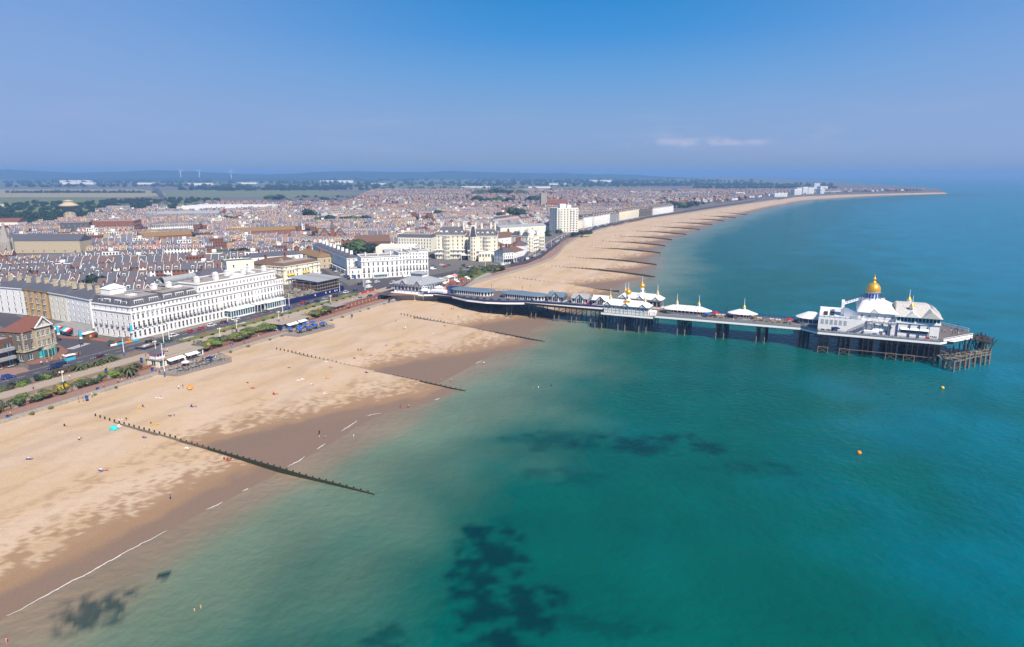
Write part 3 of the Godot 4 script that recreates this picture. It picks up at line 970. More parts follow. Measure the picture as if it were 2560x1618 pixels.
func long_hotel() -> void:
	var o := thing("seafront_hotel", "very long white Georgian hotel with grey mansard over its left end", "hotel", P(-62.8, 159.6, 9.5), 0.0)
	# front runs to the right along the shore
	o.rotation.y = atan2(ALONG.y, -ALONG.x)
	var pav := [[1.1, 2.7, 1.25, 7], [5.9, 2.5, 1.15, 7, "balcony"], [9.7, 2.0, 1.15, 7], [13.75, 1.15, 1.0, 7]]
	var mid := [[1.1, 2.7, 1.25, 9], [5.9, 2.5, 1.15, 9, "balcony"], [9.7, 2.0, 1.15, 9], [13.75, 1.15, 1.0, 9]]
	var tall := [[1.1, 2.7, 1.25, 22], [5.9, 2.5, 1.15, 22, "balcony"], [9.7, 2.0, 1.15, 22], [14.0, 1.6, 1.1, 22], [17.6, 1.3, 1.0, 22]]
	var last := [[1.1, 2.7, 1.25, 3], [5.9, 2.5, 1.15, 3, "balcony"], [9.7, 2.0, 1.15, 3], [13.75, 1.15, 1.0, 3]]
	var side := [[1.1, 2.6, 1.2, 7], [5.6, 2.4, 1.1, 7, "balcony"], [9.5, 1.8, 1.0, 7], [13.75, 1.1, 1.0, 7]]
	shell(o, 0.0, 18.0, 0.0, -28.0, 16.0, pav, {"side_rows": side, "cornice": [12.75, 15.6], "roof": "mansard", "roof_h": 3.6, "inset": 1.5, "roof_mat": "slate", "right": true})
	for x in [5.2, 13.2]: dormer(o, Vector3(x, 16.5, -0.35), 4.6, 1.9, "bright_white", 4)
	for k in [[-4.0, 2.6, 2], [-8.8, 4.2, 4], [-16.5, 4.2, 4], [-21.5, 2.6, 2]]: dormer(o, Vector3(0.35, 16.5, k[0]), k[1], 1.9, "bright_white", k[2], -PI / 2)
	shell(o, 18.0, 39.0, -0.6, -22.0, 16.0, mid, {"left": false, "cornice": [12.75, 15.6], "roof": "mansard", "roof_h": 3.5, "inset": 1.5, "roof_mat": "slate"})
	for x in [21.5, 28.4, 35.2]: dormer(o, Vector3(x, 16.5, -0.95), 4.6, 1.9, "bright_white", 4)
	shell(o, 39.0, 94.0, -0.6, -20.0, 21.3, tall, {"side_rows": [], "right": true, "cornice": [12.75, 16.6, 20.8]})
	shell(o, 94.0, 99.6, -0.6, -18.0, 16.4, last, {"left": false, "right": true, "side_rows": with_n(last, 4), "cornice": [12.75], "roof": "hip", "roof_h": 3.4, "roof_mat": "brown_tile"})
	# engaged columns on the end pavilion
	for i in 8:
		var c := Mb.new()
		c.lathe(Vector3(18.0 * i / 7.0 + (0.3 if i == 0 else (-0.3 if i == 7 else 0.0)), 5.0, 0.12), PackedVector2Array([Vector2(0.55, 0), Vector2(0.42, 0.4), Vector2(0.38, 6.6), Vector2(0.55, 7.0), Vector2(0.6, 7.7)]), 10)
		part("column", c, M.white, o)
	for i in 14:
		var c := Mb.new()
		c.span(Vector3(46.0 + i * 3.1, 5.0, -0.6), Vector3(46.5 + i * 3.1, 12.7, -0.36))
		part("pilaster", c, M.white, o)
	var tri := Mb.new()
	tri.tri(Vector3(62, 21.3, -0.3), Vector3(72, 21.3, -0.3), Vector3(67, 23.2, -0.3))
	tri.quad(Vector3(67, 23.2, -0.3), Vector3(72, 21.3, -0.3), Vector3(72, 21.3, -3), Vector3(67, 23.2, -3))
	tri.quad(Vector3(62, 21.3, -0.3), Vector3(67, 23.2, -0.3), Vector3(67, 23.2, -3), Vector3(62, 21.3, -3))
	part("pediment", tri, M.white, o)
	# glazed verandah in two lengths with the porch between
	for k in [[55.5, 72.5], [80.5, 96.5]]:
		var f := Mb.new(); var g := Mb.new()
		f.span(Vector3(k[0], 0, -0.6), Vector3(k[1], 0.7, 3.4))
		f.span(Vector3(k[0] - 0.2, 3.9, -0.6), Vector3(k[1] + 0.2, 4.4, 3.7), true)
		var n := int((k[1] - k[0]) / 1.7)
		for i in n + 1:
			var x: float = lerpf(k[0], k[1] - 0.25, float(i) / n)
			f.span(Vector3(x, 0.7, 3.1), Vector3(x + 0.25, 3.9, 3.4))
		g.span(Vector3(k[0] + 0.05, 0.7, -0.5), Vector3(k[1] - 0.05, 3.9, 3.2))
		part("verandah_frame", f, M.bright_white, o)
		part("verandah_glass", g, M.teal_glass, o)
	var p := Mb.new()
	for i in 3:
		p.prism(PackedVector2Array([Vector2(75.8 + i * 2.4, 4.6), Vector2(75.8 + i * 2.4, -0.5), Vector2(73.6 + i * 2.4, -0.5), Vector2(73.6 + i * 2.4, 4.6)]), 4.4 + 0.05 * i, 4.9)
	for x in [73.6, 76.2, 78.8]: p.tube(Vector3(x, 0, 4.3), Vector3(x, 4.4, 4.3), 0.14, 0.14)
	part("porch", p, M.bright_white, o)
	# things on the roof
	var lift := Mb.new()
	lift.box(Vector3(8, 19.3, -22), Vector3(8.5, 3.0, 7.0))
	lift.hip(Vector3(8, 22.3, -22), 8.5, 7.0, 2.0, 3.5)
	part("rooftop_lodge", lift, M.white, o)
	var tank := Mb.new()
	tank.box(Vector3(41, 20.2, -17), Vector3(20, 1.2, 5.0))
	tank.tube(Vector3(31, 22.6, -17), Vector3(51, 22.6, -17), 2.0, 2.0, 14)
	part("barrel_roof", tank, M.lead, o)
	for k in [[31, -12, 19.4], [43.5, -6, 20.9], [55, -5, 20.9], [59, -10, 20.9], [68, -11, 20.9], [77, -8, 20.9], [86, -13, 20.9], [90.5, -6, 20.9], [24, -14, 19.4]]:
		var c := Mb.new()
		c.box(Vector3(k[0], k[2] - 0.3, k[1]), Vector3(2.4, 3.0, 1.5))
		c.box(Vector3(k[0], k[2] + 2.7, k[1]), Vector3(2.7, 0.3, 1.8))
		for i in 5: c.box(Vector3(k[0] - 0.9 + 0.45 * i, k[2] + 3.0, k[1]), Vector3(0.25, 0.45, 0.25))
		part("chimney", c, M.white, o)
	for k in [[7, -8, 4, 3], [14, -12, 3, 5], [21, -8, 4, 3], [27, -9, 3, 3], [34, -10, 5, 2.5], [14, -19, 6, 3], [48, -11, 5, 3], [63, -14, 6, 4], [73, -14, 4, 3], [82, -7, 3, 3]]:
		var c := Mb.new()
		c.box(Vector3(k[0], (19.3 if k[0] < 39 else 20.8), k[1]), Vector3(k[2], 0.9, k[3]))
		c.box(Vector3(k[0], (20.2 if k[0] < 39 else 21.7), k[1]), Vector3(k[2] + 0.3, 0.12, k[3] + 0.3))
		part("skylight", c, M[["felt", "white", "lead"][int(k[0]) % 3]], o)

func corner_stone_building() -> void:
	var lp := G(-67.2, 205.6); var rp := G(-70.5, 190.5)
	var rows := [[0.7, 2.5, 2.2, 3, "wide"], [5.4, 2.3, 1.4, 5, "grid"], [9.6, 2.2, 1.4, 5, "grid"]]
	var o := block("corner_building", "grey stone corner building with red roof, gable and teal shop", "building", lp, rp, 11.0, 12.8, rows, {"wall": "grey_stone", "side": 3, "left": true, "right": true, "roof": "hip", "roof_h": 4.4, "roof_mat": "red_tile", "cornice": [4.3], "trim": "pale_stone"})
	var l: float = o.get_meta("front")
	# gabled bay
	var bay := Mb.new(); var loose := {}
	facade(o, bay, loose, Vector3(l * 0.38, 4.8, 0.9), Vector3(l * 0.84, 4.8, 0.9), 9.2, [[0.6, 2.3, 1.4, 3, "grid"], [4.8, 2.2, 1.4, 3, "grid"]])
	bay.quad(Vector3(l * 0.38, 4.8, 0), Vector3(l * 0.38, 4.8, 0.9), Vector3(l * 0.38, 14.0, 0.9), Vector3(l * 0.38, 14.0, 0))
	bay.quad(Vector3(l * 0.84, 4.8, 0.9), Vector3(l * 0.84, 4.8, 0), Vector3(l * 0.84, 14.0, 0), Vector3(l * 0.84, 14.0, 0.9))
	bay.tri(Vector3(l * 0.36, 14.0, 0.9), Vector3(l * 0.86, 14.0, 0.9), Vector3(l * 0.61, 17.6, 0.9))
	part("gabled_bay", bay, M.pale_stone, o)
	var gr := Mb.new()
	var gx := l * 0.61
	gr.quad(Vector3(l * 0.33, 13.7, 1.5), Vector3(gx, 17.9, 1.5), Vector3(gx, 17.9, -8), Vector3(l * 0.33, 13.7, -8))
	gr.quad(Vector3(gx, 17.9, 1.5), Vector3(l * 0.89, 13.7, 1.5), Vector3(l * 0.89, 13.7, -8), Vector3(gx, 17.9, -8))
	part("gable_roof", gr, M.red_tile, o)
	var tr := Mb.new()
	tr.bar(Vector3(l * 0.33, 13.6, 1.5), Vector3(gx, 17.8, 1.5), 0.3, 0.5)
	tr.bar(Vector3(gx, 17.8, 1.5), Vector3(l * 0.89, 13.6, 1.5), 0.3, 0.5)
	tr.span(Vector3(l * 0.34, 13.5, 0.92), Vector3(l * 0.88, 14.0, 1.5), true)
	part("gable_trim", tr, M.white, o)
	for k in 3:
		var win := window(o, window_shape(1.0, 1.7 if k == 1 else 1.3, "grid"))
		win.position = Vector3(gx - 1.8 + 1.8 * k, 14.4, 0.94)
	for x in [0.25, l * 0.34, l - 0.25]:
		var q := Mb.new()
		for i in 14: q.box(Vector3(x, 4.8 + i * 0.57, 0.05), Vector3(0.9 if i % 2 == 0 else 0.6, 0.5, 0.35))
		part("quoin", q, M.pale_stone, o)
	# shop front wrapped round the right-hand corner
	var sh := Mb.new(); var sg := Mb.new()
	for i in 9:
		var t0 := PI / 2 * (i - 4) / 4.5; var t1 := PI / 2 * (i - 3) / 4.5
		var c := Vector3(l - 4.0, 0, -3.0)
		var p := c + Vector3(sin(t0), 0, cos(t0)) * 4.6; var q := c + Vector3(sin(t1), 0, cos(t1)) * 4.6
		sh.quad(p + Vector3(0, 3.4, 0), q + Vector3(0, 3.4, 0), q + Vector3(0, 4.6, 0), p + Vector3(0, 4.6, 0))
		sh.quad(p + Vector3(0, 4.6, 0), q + Vector3(0, 4.6, 0), c + Vector3(0, 4.6, 0), c + Vector3(0, 4.6, 0))
		sg.quad(p + Vector3(0, 0.4, 0), q + Vector3(0, 0.4, 0), q + Vector3(0, 3.4, 0), p + Vector3(0, 3.4, 0))
		var po := Mb.new()
		po.box(p, Vector3(0.3, 4.6, 0.3))
		part("shop_pillar", po, M.turquoise if i % 2 == 0 else M.pale_stone, o)
	part("shop_fascia", sh, M.pale_stone, o)
	part("shop_window", sg, M.teal_glass, o)
	var sgn := Mb.new()
	sgn.span(Vector3(l * 0.62, 3.7, 0.5), Vector3(l * 0.9, 4.3, 0.66))
	part("shop_sign", sgn, M.red, o)
	for k in [[0.44, 0.52], [0.66, 0.78]]:
		var d := Mb.new()
		d.span(Vector3(l * k[0], 0.1, 0.02), Vector3(l * k[1], 2.9, 0.16))
		part("shop_door", d, M.turquoise, o)
	# modern block cut by the left edge of the picture
	var bal := block("balcony_flats", "dark flats with grey balconies at the left edge beside the stone building", "flats", G(-64, 224), G(-66.5, 209.5), 15, 12.0, [[0.5, 2.2, 2.4, 3, "wide"], [4.0, 2.2, 2.4, 3, "wide"], [7.6, 2.2, 2.4, 3, "wide"]], {"wall": "dark_brick", "right": true, "side": 2})
	for y in [3.4, 7.0]:
		var bm := Mb.new()
		bm.span(Vector3(0.5, y, 0.01), Vector3(14.0, y + 1.2, 1.6), true)
		part("balcony", bm, M.lead, bal)

func side_street_terrace() -> void:
	var r4 := [[0.9, 2.4, 1.3, 3, "wide"], [4.6, 2.2, 1.1, 4], [8.0, 2.0, 1.1, 4], [11.2, 1.8, 1.0, 4]]
	var four := [["terrace_house", "white four storey terrace house at the left edge behind the red roof", G(-192, 148), G(-170.5, 146), "white"],
		["terrace_house", "tan stone terrace house with bay windows behind the red roofed corner building", G(-170, 146), G(-146, 147), "tan_stone"],
		["terrace_house", "cream terrace house between the tan stone one and the white one", G(-145.6, 147), G(-129, 148.5), "pale_cream"],
		["terrace_house", "white terrace house beside the blank gap left of the long hotel", G(-128.6, 148.5), G(-104, 152), "white"]]
	for k in four:
		var l: float = (k[4 - 1] as Vector3).distance_to(k[2])
		var n := maxi(2, int(l / 4.6))
		var rows := []
		for r in r4: rows.append([r[0], r[1], r[2], n] + ([r[4]] if r.size() > 4 else []))
		var o := block(k[0], k[1], "terrace house", k[2], k[3], 13.0, 15.0, rows, {"wall": k[4], "roof": "hip", "roof_h": 3.2, "roof_mat": "slate", "cornice": [14.5], "chimneys": 3, "chimney_mat": "pale_stone", "right": true, "group": "four storey terrace in the side street"})
		for i in (int(l / 6.0) if k[4] == "tan_stone" else 0):
			var bay := Mb.new()
			var x := 3.0 + i * 6.0
			bay.prism(PackedVector2Array([Vector2(x + 1.0, 0.9), Vector2(x + 1.7, 0.003), Vector2(x - 1.7, 0.003), Vector2(x - 1.0, 0.9)]), 0, 14.0)
			for y in [1.0, 4.7, 8.1, 11.2]:
				var win := window(o, window_shape(1.3, 2.0))
				win.position = Vector3(x, y, 0.92)
			part("bay", bay, M[k[4]], o)
	block("street_house", "tall white gabled house with dark roof behind the side street terrace", "house", G(-150, 128), G(-122, 130), 12, 11, [[2, 1.4, 1, 4], [6, 1.4, 1, 4]], {"roof": "gable", "roof_h": 4.5, "roof_mat": "slate"})

func italian_cafe() -> void:
	var o := block("street_cafe", "single storey cafe with green, white and red awnings beside the long hotel", "cafe", G(-112.5, 165.6), G(-96, 166.8), 9.0, 4.2, [[0.5, 2.2, 4.0, 3, "wide"]], {"wall": "lead", "side": 0, "right": true})
	var cols := ["turquoise", "cloth_white", "red"]
	for i in 6:
		var aw := Mb.new()
		var x0 := 0.6 + i * 2.6 + (0.4 if i > 2 else 0.0)
		aw.quad(Vector3(x0, 2.6, 2.2), Vector3(x0 + 2.55, 2.6, 2.2), Vector3(x0 + 2.55, 3.7, 0.02), Vector3(x0, 3.7, 0.02))
		aw.quad(Vector3(x0, 2.2, 2.2), Vector3(x0 + 2.55, 2.2, 2.2), Vector3(x0 + 2.55, 2.6, 2.2), Vector3(x0, 2.6, 2.2))
		part("awning", aw, M[cols[i % 3]], o)

func cream_hotel() -> void:
	var rows := [[0.9, 2.3, 1.5, 7], [4.6, 2.0, 1.3, 7], [7.9, 1.8, 1.2, 7], [10.9, 1.1, 1.2, 7]]
	var o := block("cream_hotel", "cream four storey hotel with yellow awnings behind the scaffolded building site", "hotel", G(-116.2, 3.7), G(-115.4, -33.0), 16.0, 12.8, rows, {"wall": "cream", "right": true, "roof": "mansard", "roof_h": 2.0, "inset": 3.0, "roof_mat": "brown_tile", "cornice": [10.1, 12.4], "chimneys": 3, "chimney_mat": "pale_stone"})
	for x in [5.5, 20.5]:
		var bay := Mb.new()
		bay.span(Vector3(x - 4.0, 0, 0.003), Vector3(x + 4.0, 11.0, 1.0))
		part("bay", bay, M.cream, o)
		for y in [0.9, 4.6, 7.9]:
			for i in 3:
				var win := window(o, window_shape(1.4, 2.0))
				win.position = Vector3(x - 2.5 + 2.5 * i, y, 1.02)
		for i in 2:
			var aw := Mb.new()
			aw.quad(Vector3(x - 3.8 + i * 3.9, 6.3, 2.4), Vector3(x - 0.2 + i * 3.9, 6.3, 2.4), Vector3(x - 0.2 + i * 3.9, 7.2, 1.02), Vector3(x - 3.8 + i * 3.9, 7.2, 1.02))
			part("awning", aw, M.yellow, o)
	var bal := Mb.new()
	bal.span(Vector3(0.2, 4.0, 1.0), Vector3(36.0, 4.15, 2.2), true)
	for i in 37: bal.span(Vector3(0.2 + i, 4.15, 2.15), Vector3(0.26 + i, 5.0, 2.2))
	bal.span(Vector3(0.2, 5.0, 2.14), Vector3(36.2, 5.08, 2.2))
	part("balcony", bal, M.bright_white, o)

func building_site() -> void:
	var h := thing("site_hoarding", "navy blue hoarding around the building site on the parade", "hoarding", Vector3.ZERO)
	var pts := [[-72, 60.5], [-60.5, 59.0], [-60.5, 54.6], [-61.0, 30.0], [-61.5, 6.5], [-75, 0.0]]
	for i in pts.size() - 1:
		var p := P(pts[i][0], pts[i][1], 9.5); var q := P(pts[i + 1][0], pts[i + 1][1], 9.5)
		var n := maxi(1, int(p.distance_to(q) / 2.4))
		for k in n:
			var w := Mb.new()
			w.bar(p.lerp(q, float(k) / n) + Vector3(0, 1.55, 0), p.lerp(q, (k + 0.97) / n) + Vector3(0, 1.55, 0), 0.15, 3.1)
			part("panel", w, M.navy, h)
	for k in [[-60.36, 26.0], [-60.4, 22.0], [-60.45, 17.0], [-60.47, 15.0], [-60.4, 36.0]]:
		var s := Mb.new()
		s.box(Vector3.ZERO, Vector3(0.06, 1.0, 0.8))
		var b := put("notice", s.mesh(M.bright_white), h, P(k[0], k[1], 10.9), YAW)
		b.name = "notice_%03d" % int(k[1])
	# rubble left of the demolition
	var rb := Mb.new()
	for i in 420:
		var a := rng.randf_range(-92, -63); var b := rng.randf_range(14, 55)
		var s := rng.randf_range(0.4, 2.2) * (1.0 if b > 24 else 0.6)
		rb.tr = Transform3D(Basis.from_euler(Vector3(rng.randf() * 3, rng.randf() * 3, rng.randf() * 3)), P(a, b, 9.5 + rng.randf() * 3.6 * exp(-pow((b - 42) / 14.0, 2)) + 0.2))
		rb.span(Vector3(-s, -s * 0.4, -s * 0.6), Vector3(s, s * 0.4, s * 0.6), true)
	rb.tr = Transform3D()
	stuff(struct("rubble", rb, M.rock))
	var rbb := Mb.new()
	for i in 160:
		var a := rng.randf_range(-92, -64); var b := rng.randf_range(24, 55)
		rbb.tr = Transform3D(Basis.from_euler(Vector3(rng.randf() * 3, rng.randf() * 3, rng.randf() * 3)), P(a, b, 10.0 + rng.randf() * 3.2))
		rbb.span(Vector3(-0.15, -0.1, -1.6), Vector3(0.15, 0.1, 1.6), true)
	rbb.tr = Transform3D()
	stuff(struct("broken_timber", rbb, M.timber))
	# scaffold with its tin roof
	var o := thing("scaffolded_building", "scaffolded shell under a grey sheeted temporary roof above navy hoarding", "scaffold", P(-66.0, 27.0, 9.5), YAW)
	var sc := Mb.new()
	for i in 11:
		for k in 5:
			sc.tube(Vector3(0.0 - k * 6, 0, 0.0 - i * 2.4), Vector3(-k * 6, 8.2, -i * 2.4), 0.09, 0.09, 5)
	for y in [2.0, 4.1, 6.2, 8.1]:
		for k in 5: sc.tube(Vector3(-k * 6, y, 0), Vector3(-k * 6, y, -24), 0.08, 0.08, 5)
		for i in 11: sc.tube(Vector3(0, y, -i * 2.4), Vector3(-24, y, -i * 2.4), 0.08, 0.08, 5)
	part("scaffold_pole", sc, M.lead, o).set_meta("kind", "stuff")
	for y in [2.1, 4.2, 6.3]:
		var bd := Mb.new()
		bd.span(Vector3(-1.3, y, -24.0), Vector3(-0.1, y + 0.1, 0.0), true)
		part("boards", bd, M.ochre_tile if y == 2.1 else M.grey_timber, o)
	var bk := Mb.new()
	bk.span(Vector3(-22, 0, -23), Vector3(-2.4, 7.6, -1))
	part("building_shell", bk, M.dark_brick, o)
	for i in 4:
		var rf := Mb.new()
		rf.quad(Vector3(1.0, 8.6, -6.2 * i + 0.4), Vector3(1.0, 8.6, -6.2 * i - 5.75), Vector3(-25, 10.2, -6.2 * i - 5.75), Vector3(-25, 10.2, -6.2 * i + 0.4))
		part("roof_sheet", rf, M.lead if i != 2 else M.felt, o)

func white_hotel_by_pier() -> void:
	var rows := [[0.8, 2.6, 1.3, 8], [5.0, 3.0, 1.2, 8, "balcony"], [9.4, 2.4, 1.2, 8], [13.6, 0.9, 1.1, 9]]
	var lp := G(-84.2, -42.6); var rp := G(-49.4, -79.4)
	var mid := lp.lerp(rp, 0.56)
	var o := block("white_hotel", "white balustraded hotel facing the pier forecourt with steps to its doors", "hotel", lp, mid, 19.0, 16.4, rows, {"cornice": [12.6, 16.0], "side": 5, "chimneys": 3})
	var dir := (rp - lp).normalized()
	var lx := lp.distance_to(rp)
	var x0 := lx * 0.56
	for i in 3:
		var w := lx * 0.44 / 3.0
		var z := 0.0 + 0.7 * i
		shell(o, x0 + w * i, x0 + w * (i + 1) - 0.02, z, -19.0, 18.6 + 0.7 * i, [[1.2, 2.5, 1.1, 3], [5.4, 3.0, 1.1, 3, "balcony"], [9.8, 2.4, 1.1, 3], [13.6, 1.7, 1.0, 3], [16.5, 1.1, 1.0, 3]], {"left": i == 0, "right": true, "side": 4, "cornice": [13.0, 18.2 + 0.7 * i], "chimneys": 1, "roof": "flat"})
		var st := Mb.new()
		for s in 8: st.box(Vector3(x0 + w * (i + 0.5), 0, z + 0.4 + s * 0.35), Vector3(2.0, 1.5 - s * 0.19, 0.36))
		st.span(Vector3(x0 + w * (i + 0.5) - 1.5, 0, z + 0.01), Vector3(x0 + w * (i + 0.5) - 1.1, 1.9, z + 3.4))
		st.span(Vector3(x0 + w * (i + 0.5) + 1.1, 0, z + 0.01), Vector3(x0 + w * (i + 0.5) + 1.5, 1.9, z + 3.4))
		part("doorstep", st, M.white, o)
	var bar := Mb.new()
	bar.span(Vector3(8, 0, 0.01), Vector3(19, 3.6, 2.6))
	part("sun_lounge", bar, M.bright_white, o)
	var wn := window(o, window_shape(10.0, 2.0, "wide"))
	wn.position = Vector3(13.5, 1.0, 2.62)
	# lower annexe on the left
	var an := block("white_annexe", "low white annexe with a blue door at the white hotel's left end", "building", G(-91.5, -37.5), G(-84.6, -42.8), 12, 7.5, [[0.6, 2.6, 2.0, 2], [4.2, 1.8, 1.2, 2]], {"side": 4})
	var d := Mb.new()
	d.span(Vector3(3.0, 0, 0.02), Vector3(4.6, 3.0, 0.14))
	part("door", d, M.mid_blue, an)
	# terrace running inland to its left
	var lpos := G(-200.0, -122.0); var rpos := G(-106.0, -53.0)
	for i in 9:
		var p := lpos.lerp(rpos, i / 9.0); var q := lpos.lerp(rpos, (i + 0.985) / 9.0)
		var t := block("terrace_house", "%s house from the sea in the grey balconied terrace behind the white hotel" % nth(9 - i), "terrace house", p, q, 11, 13.0, [[0.8, 2.2, 1.4, 3], [4.4, 2.4, 1.2, 3, "balcony"], [8.0, 1.8, 1.0, 3], [10.8, 1.3, 1.0, 3]], {"left": i == 0, "right": true, "side": 3, "roof": "hip", "roof_h": 2.5, "roof_mat": "slate", "cornice": [12.5], "chimneys": 1, "single": false, "group": "balconied terrace running inland"})
		var cn := Mb.new()
		cn.span(Vector3(0.4, 3.6, 0.003), Vector3(11.0, 3.8, 1.6), true)
		for k in 3: cn.tube(Vector3(0.6 + k * 5.1, 0, 1.5), Vector3(0.6 + k * 5.1, 3.6, 1.5), 0.12, 0.12, 6)
		part("canopy", cn, M.white, t)

func bay_tower(o: Node3D, x: float, z: float, r: float, h: float, wall: String, rows: Array) -> void:
	var pts := []
	for k in 5:
		var t := -PI / 2 + PI * k / 4.0
		pts.append(Vector3(x + sin(t) * r, 0, z + cos(t) * r))
	var w := Mb.new(); var loose := {}
	for k in 4: facade(o, w, loose, pts[k], pts[k + 1], h, rows, true)
	part("bay", w, M[wall], o)

func twin_cream_hotel() -> void:
	var up := [[0.9, 2.4, 1.2, 4], [4.9, 2.4, 1.2, 4], [8.7, 2.2, 1.1, 4], [12.3, 2.0, 1.1, 4], [15.8, 1.9, 1.1, 4], [19.2, 1.7, 1.1, 4]]
	var o := thing("twin_block_hotel", "huge cream hotel of two mansarded blocks with white balconies across", "hotel", G(-74.9, -137.5))
	var dir := (G(-32.9, -141.7) - G(-74.9, -137.5))
	var world_dir := Vector3(1, 0, 0.0)
	o.rotation.y = atan2(-dir.z, dir.x) * 0.0 - 0.02
	o.position = G(-97.0, -170.0)
	# left block, then the recessed entrance, then the taller right block set forward
	shell(o, 0.0, 26.0, 0.0, -24.0, 22.0, with_n(up, 6), {"wall": "cream", "side": 5, "right": true, "roof": "mansard", "roof_h": 7.0, "inset": 4.5, "roof_mat": "slate", "cornice": [21.4], "trim": "pale_cream"})
	for k in [[3.0, 2.6, 2], [8.0, 2.6, 2], [16.5, 1.7, 1], [22.0, 1.7, 1]]: dormer(o, Vector3(k[0] + 1.5, 22.3, -0.9), k[1], 2.4, "bright_white", k[2], 0.0, true)
	for z in [-5.0, -11.0, -17.0]: dormer(o, Vector3(0.9, 22.3, z), 1.8, 2.4, "bright_white", 1, -PI / 2, true)
	shell(o, 26.0, 31.0, -4.0, -22.0, 20.0, with_n(up.slice(0, 5), 2), {"wall": "cream", "left": false, "roof": "hip", "roof_h": 4.0, "roof_mat": "slate"})
	shell(o, 31.0, 56.0, 9.0, -14.0, 22.0, with_n(up, 6), {"wall": "cream", "side": 4, "left": true, "right": true, "roof": "mansard", "roof_h": 5.5, "inset": 2.6, "roof_mat": "slate", "cornice": [21.4], "trim": "pale_cream"})
	for k in [35.5, 39.0, 43.0, 47.5, 52.0]: dormer(o, Vector3(k, 22.3, 8.4), 2.2 if k == 47.5 else 1.6, 2.5, "bright_white", 2 if k == 47.5 else 1, 0.0, true)
	for z in [4.0, -2.0, -8.0]: dormer(o, Vector3(31.6, 22.3, z), 1.6, 2.4, "bright_white", 1, -PI / 2, true)
	bay_tower(o, 9.5, 0.02, 3.6, 21.3, "cream", with_n(up, 2))
	bay_tower(o, 34.5, 9.02, 3.4, 21.3, "cream", with_n(up, 1))
	bay_tower(o, 47.0, 9.02, 3.6, 21.3, "cream", with_n(up, 2))
	# steep corner roof
	var sp := Mb.new()
	sp.skirt(PackedVector2Array([Vector2(37.5, 11.5), Vector2(37.5, 5.5), Vector2(31.5, 5.5), Vector2(31.5, 11.5)]), 22.0, PackedVector2Array([Vector2(36.0, 9.8), Vector2(36.0, 7.2), Vector2(33.0, 7.2), Vector2(33.0, 9.8)]), 30.5)
	part("corner_spire", sp, M.dark_slate, o)
	var rb := Mb.new()
	for s in [[31.5, 33.0], [37.5, 36.0]]: rb.bar(Vector3(s[0], 22, 11.55), Vector3(s[1], 30.5, 9.85), 0.35)
	rb.span(Vector3(32.7, 30.5, 6.9), Vector3(36.3, 31.2, 10.1), true)
	part("spire_trim", rb, M.bright_white, o)
	# balconies wrapped round both fronts
	for y in [4.4, 8.3]:
		for k in [[-1.6, 26.5, 1.7], [29.5, 57.4, 10.7]]:
			var bal := Mb.new()
			bal.span(Vector3(k[0], y, k[2] - 1.7), Vector3(k[1], y + 0.25, k[2]), true)
			bal.span(Vector3(k[0], y + 0.25, k[2] - 0.15), Vector3(k[1], y + 1.0, k[2]))
			bal.span(Vector3(k[0] - 0.1, y + 0.003, k[2] - 20), Vector3(k[0] + 1.6, y + 0.247, k[2] - 1.7), true)
			bal.span(Vector3(k[0] - 0.1, y + 0.25, k[2] - 20), Vector3(k[0] + 0.05, y + 1.0, k[2] - 0.15))
			part("balcony", bal, M.bright_white, o)
			for i in int((k[1] - k[0]) / 3.2):
				var cp := Mb.new()
				cp.tube(Vector3(k[0] + 0.6 + i * 3.2, y - 3.6, k[2] - 0.1), Vector3(k[0] + 0.6 + i * 3.2, y, k[2] - 0.1), 0.11, 0.11, 6)
				part("balcony_post", cp, M.white, o)
	for k in [[4, -9], [14, -14], [20, -7], [24, -16], [36, -4], [42, 0], [50, -6], [54, -2]]:
		var c := Mb.new()
		c.box(Vector3(k[0], 24, k[1]), Vector3(1.4, 8.5, 2.4))
		c.box(Vector3(k[0], 32.5, k[1]), Vector3(1.7, 0.3, 2.7))
		part("chimney", c, M.pale_cream, o)
	var po := Mb.new()
	po.span(Vector3(23.0, 4.2, 1.7), Vector3(31.0, 4.8, 9.5), true)
	for x in [23.4, 30.6]: po.tube(Vector3(x, 0, 9.0), Vector3(x, 4.2, 9.0), 0.3, 0.3)
	part("porch", po, M.pale_cream, o)
	# low dining room towards the sea
	var dn := Mb.new(); var lo := {}
	facade(o, dn, lo, Vector3(40, 0, 19.0), Vector3(66, 0, 15.0), 7.4, [[1.0, 1.6, 0.9, 3], [4.2, 2.3, 1.6, 10, "wide"]])
	facade(o, dn, lo, Vector3(40, 0, 10.6), Vector3(40, 0, 19.0), 7.4, [[4.2, 2.3, 1.6, 3, "wide"]])
	dn.quad(Vector3(40, 7.4, 19), Vector3(66, 7.4, 15), Vector3(66, 7.4, -4), Vector3(40, 7.4, 9))
	dn.quad(Vector3(66, 0, 15), Vector3(66, 0, -4), Vector3(66, 7.4, -4), Vector3(66, 7.4, 15))
	part("dining_room", dn, M.cream, o)

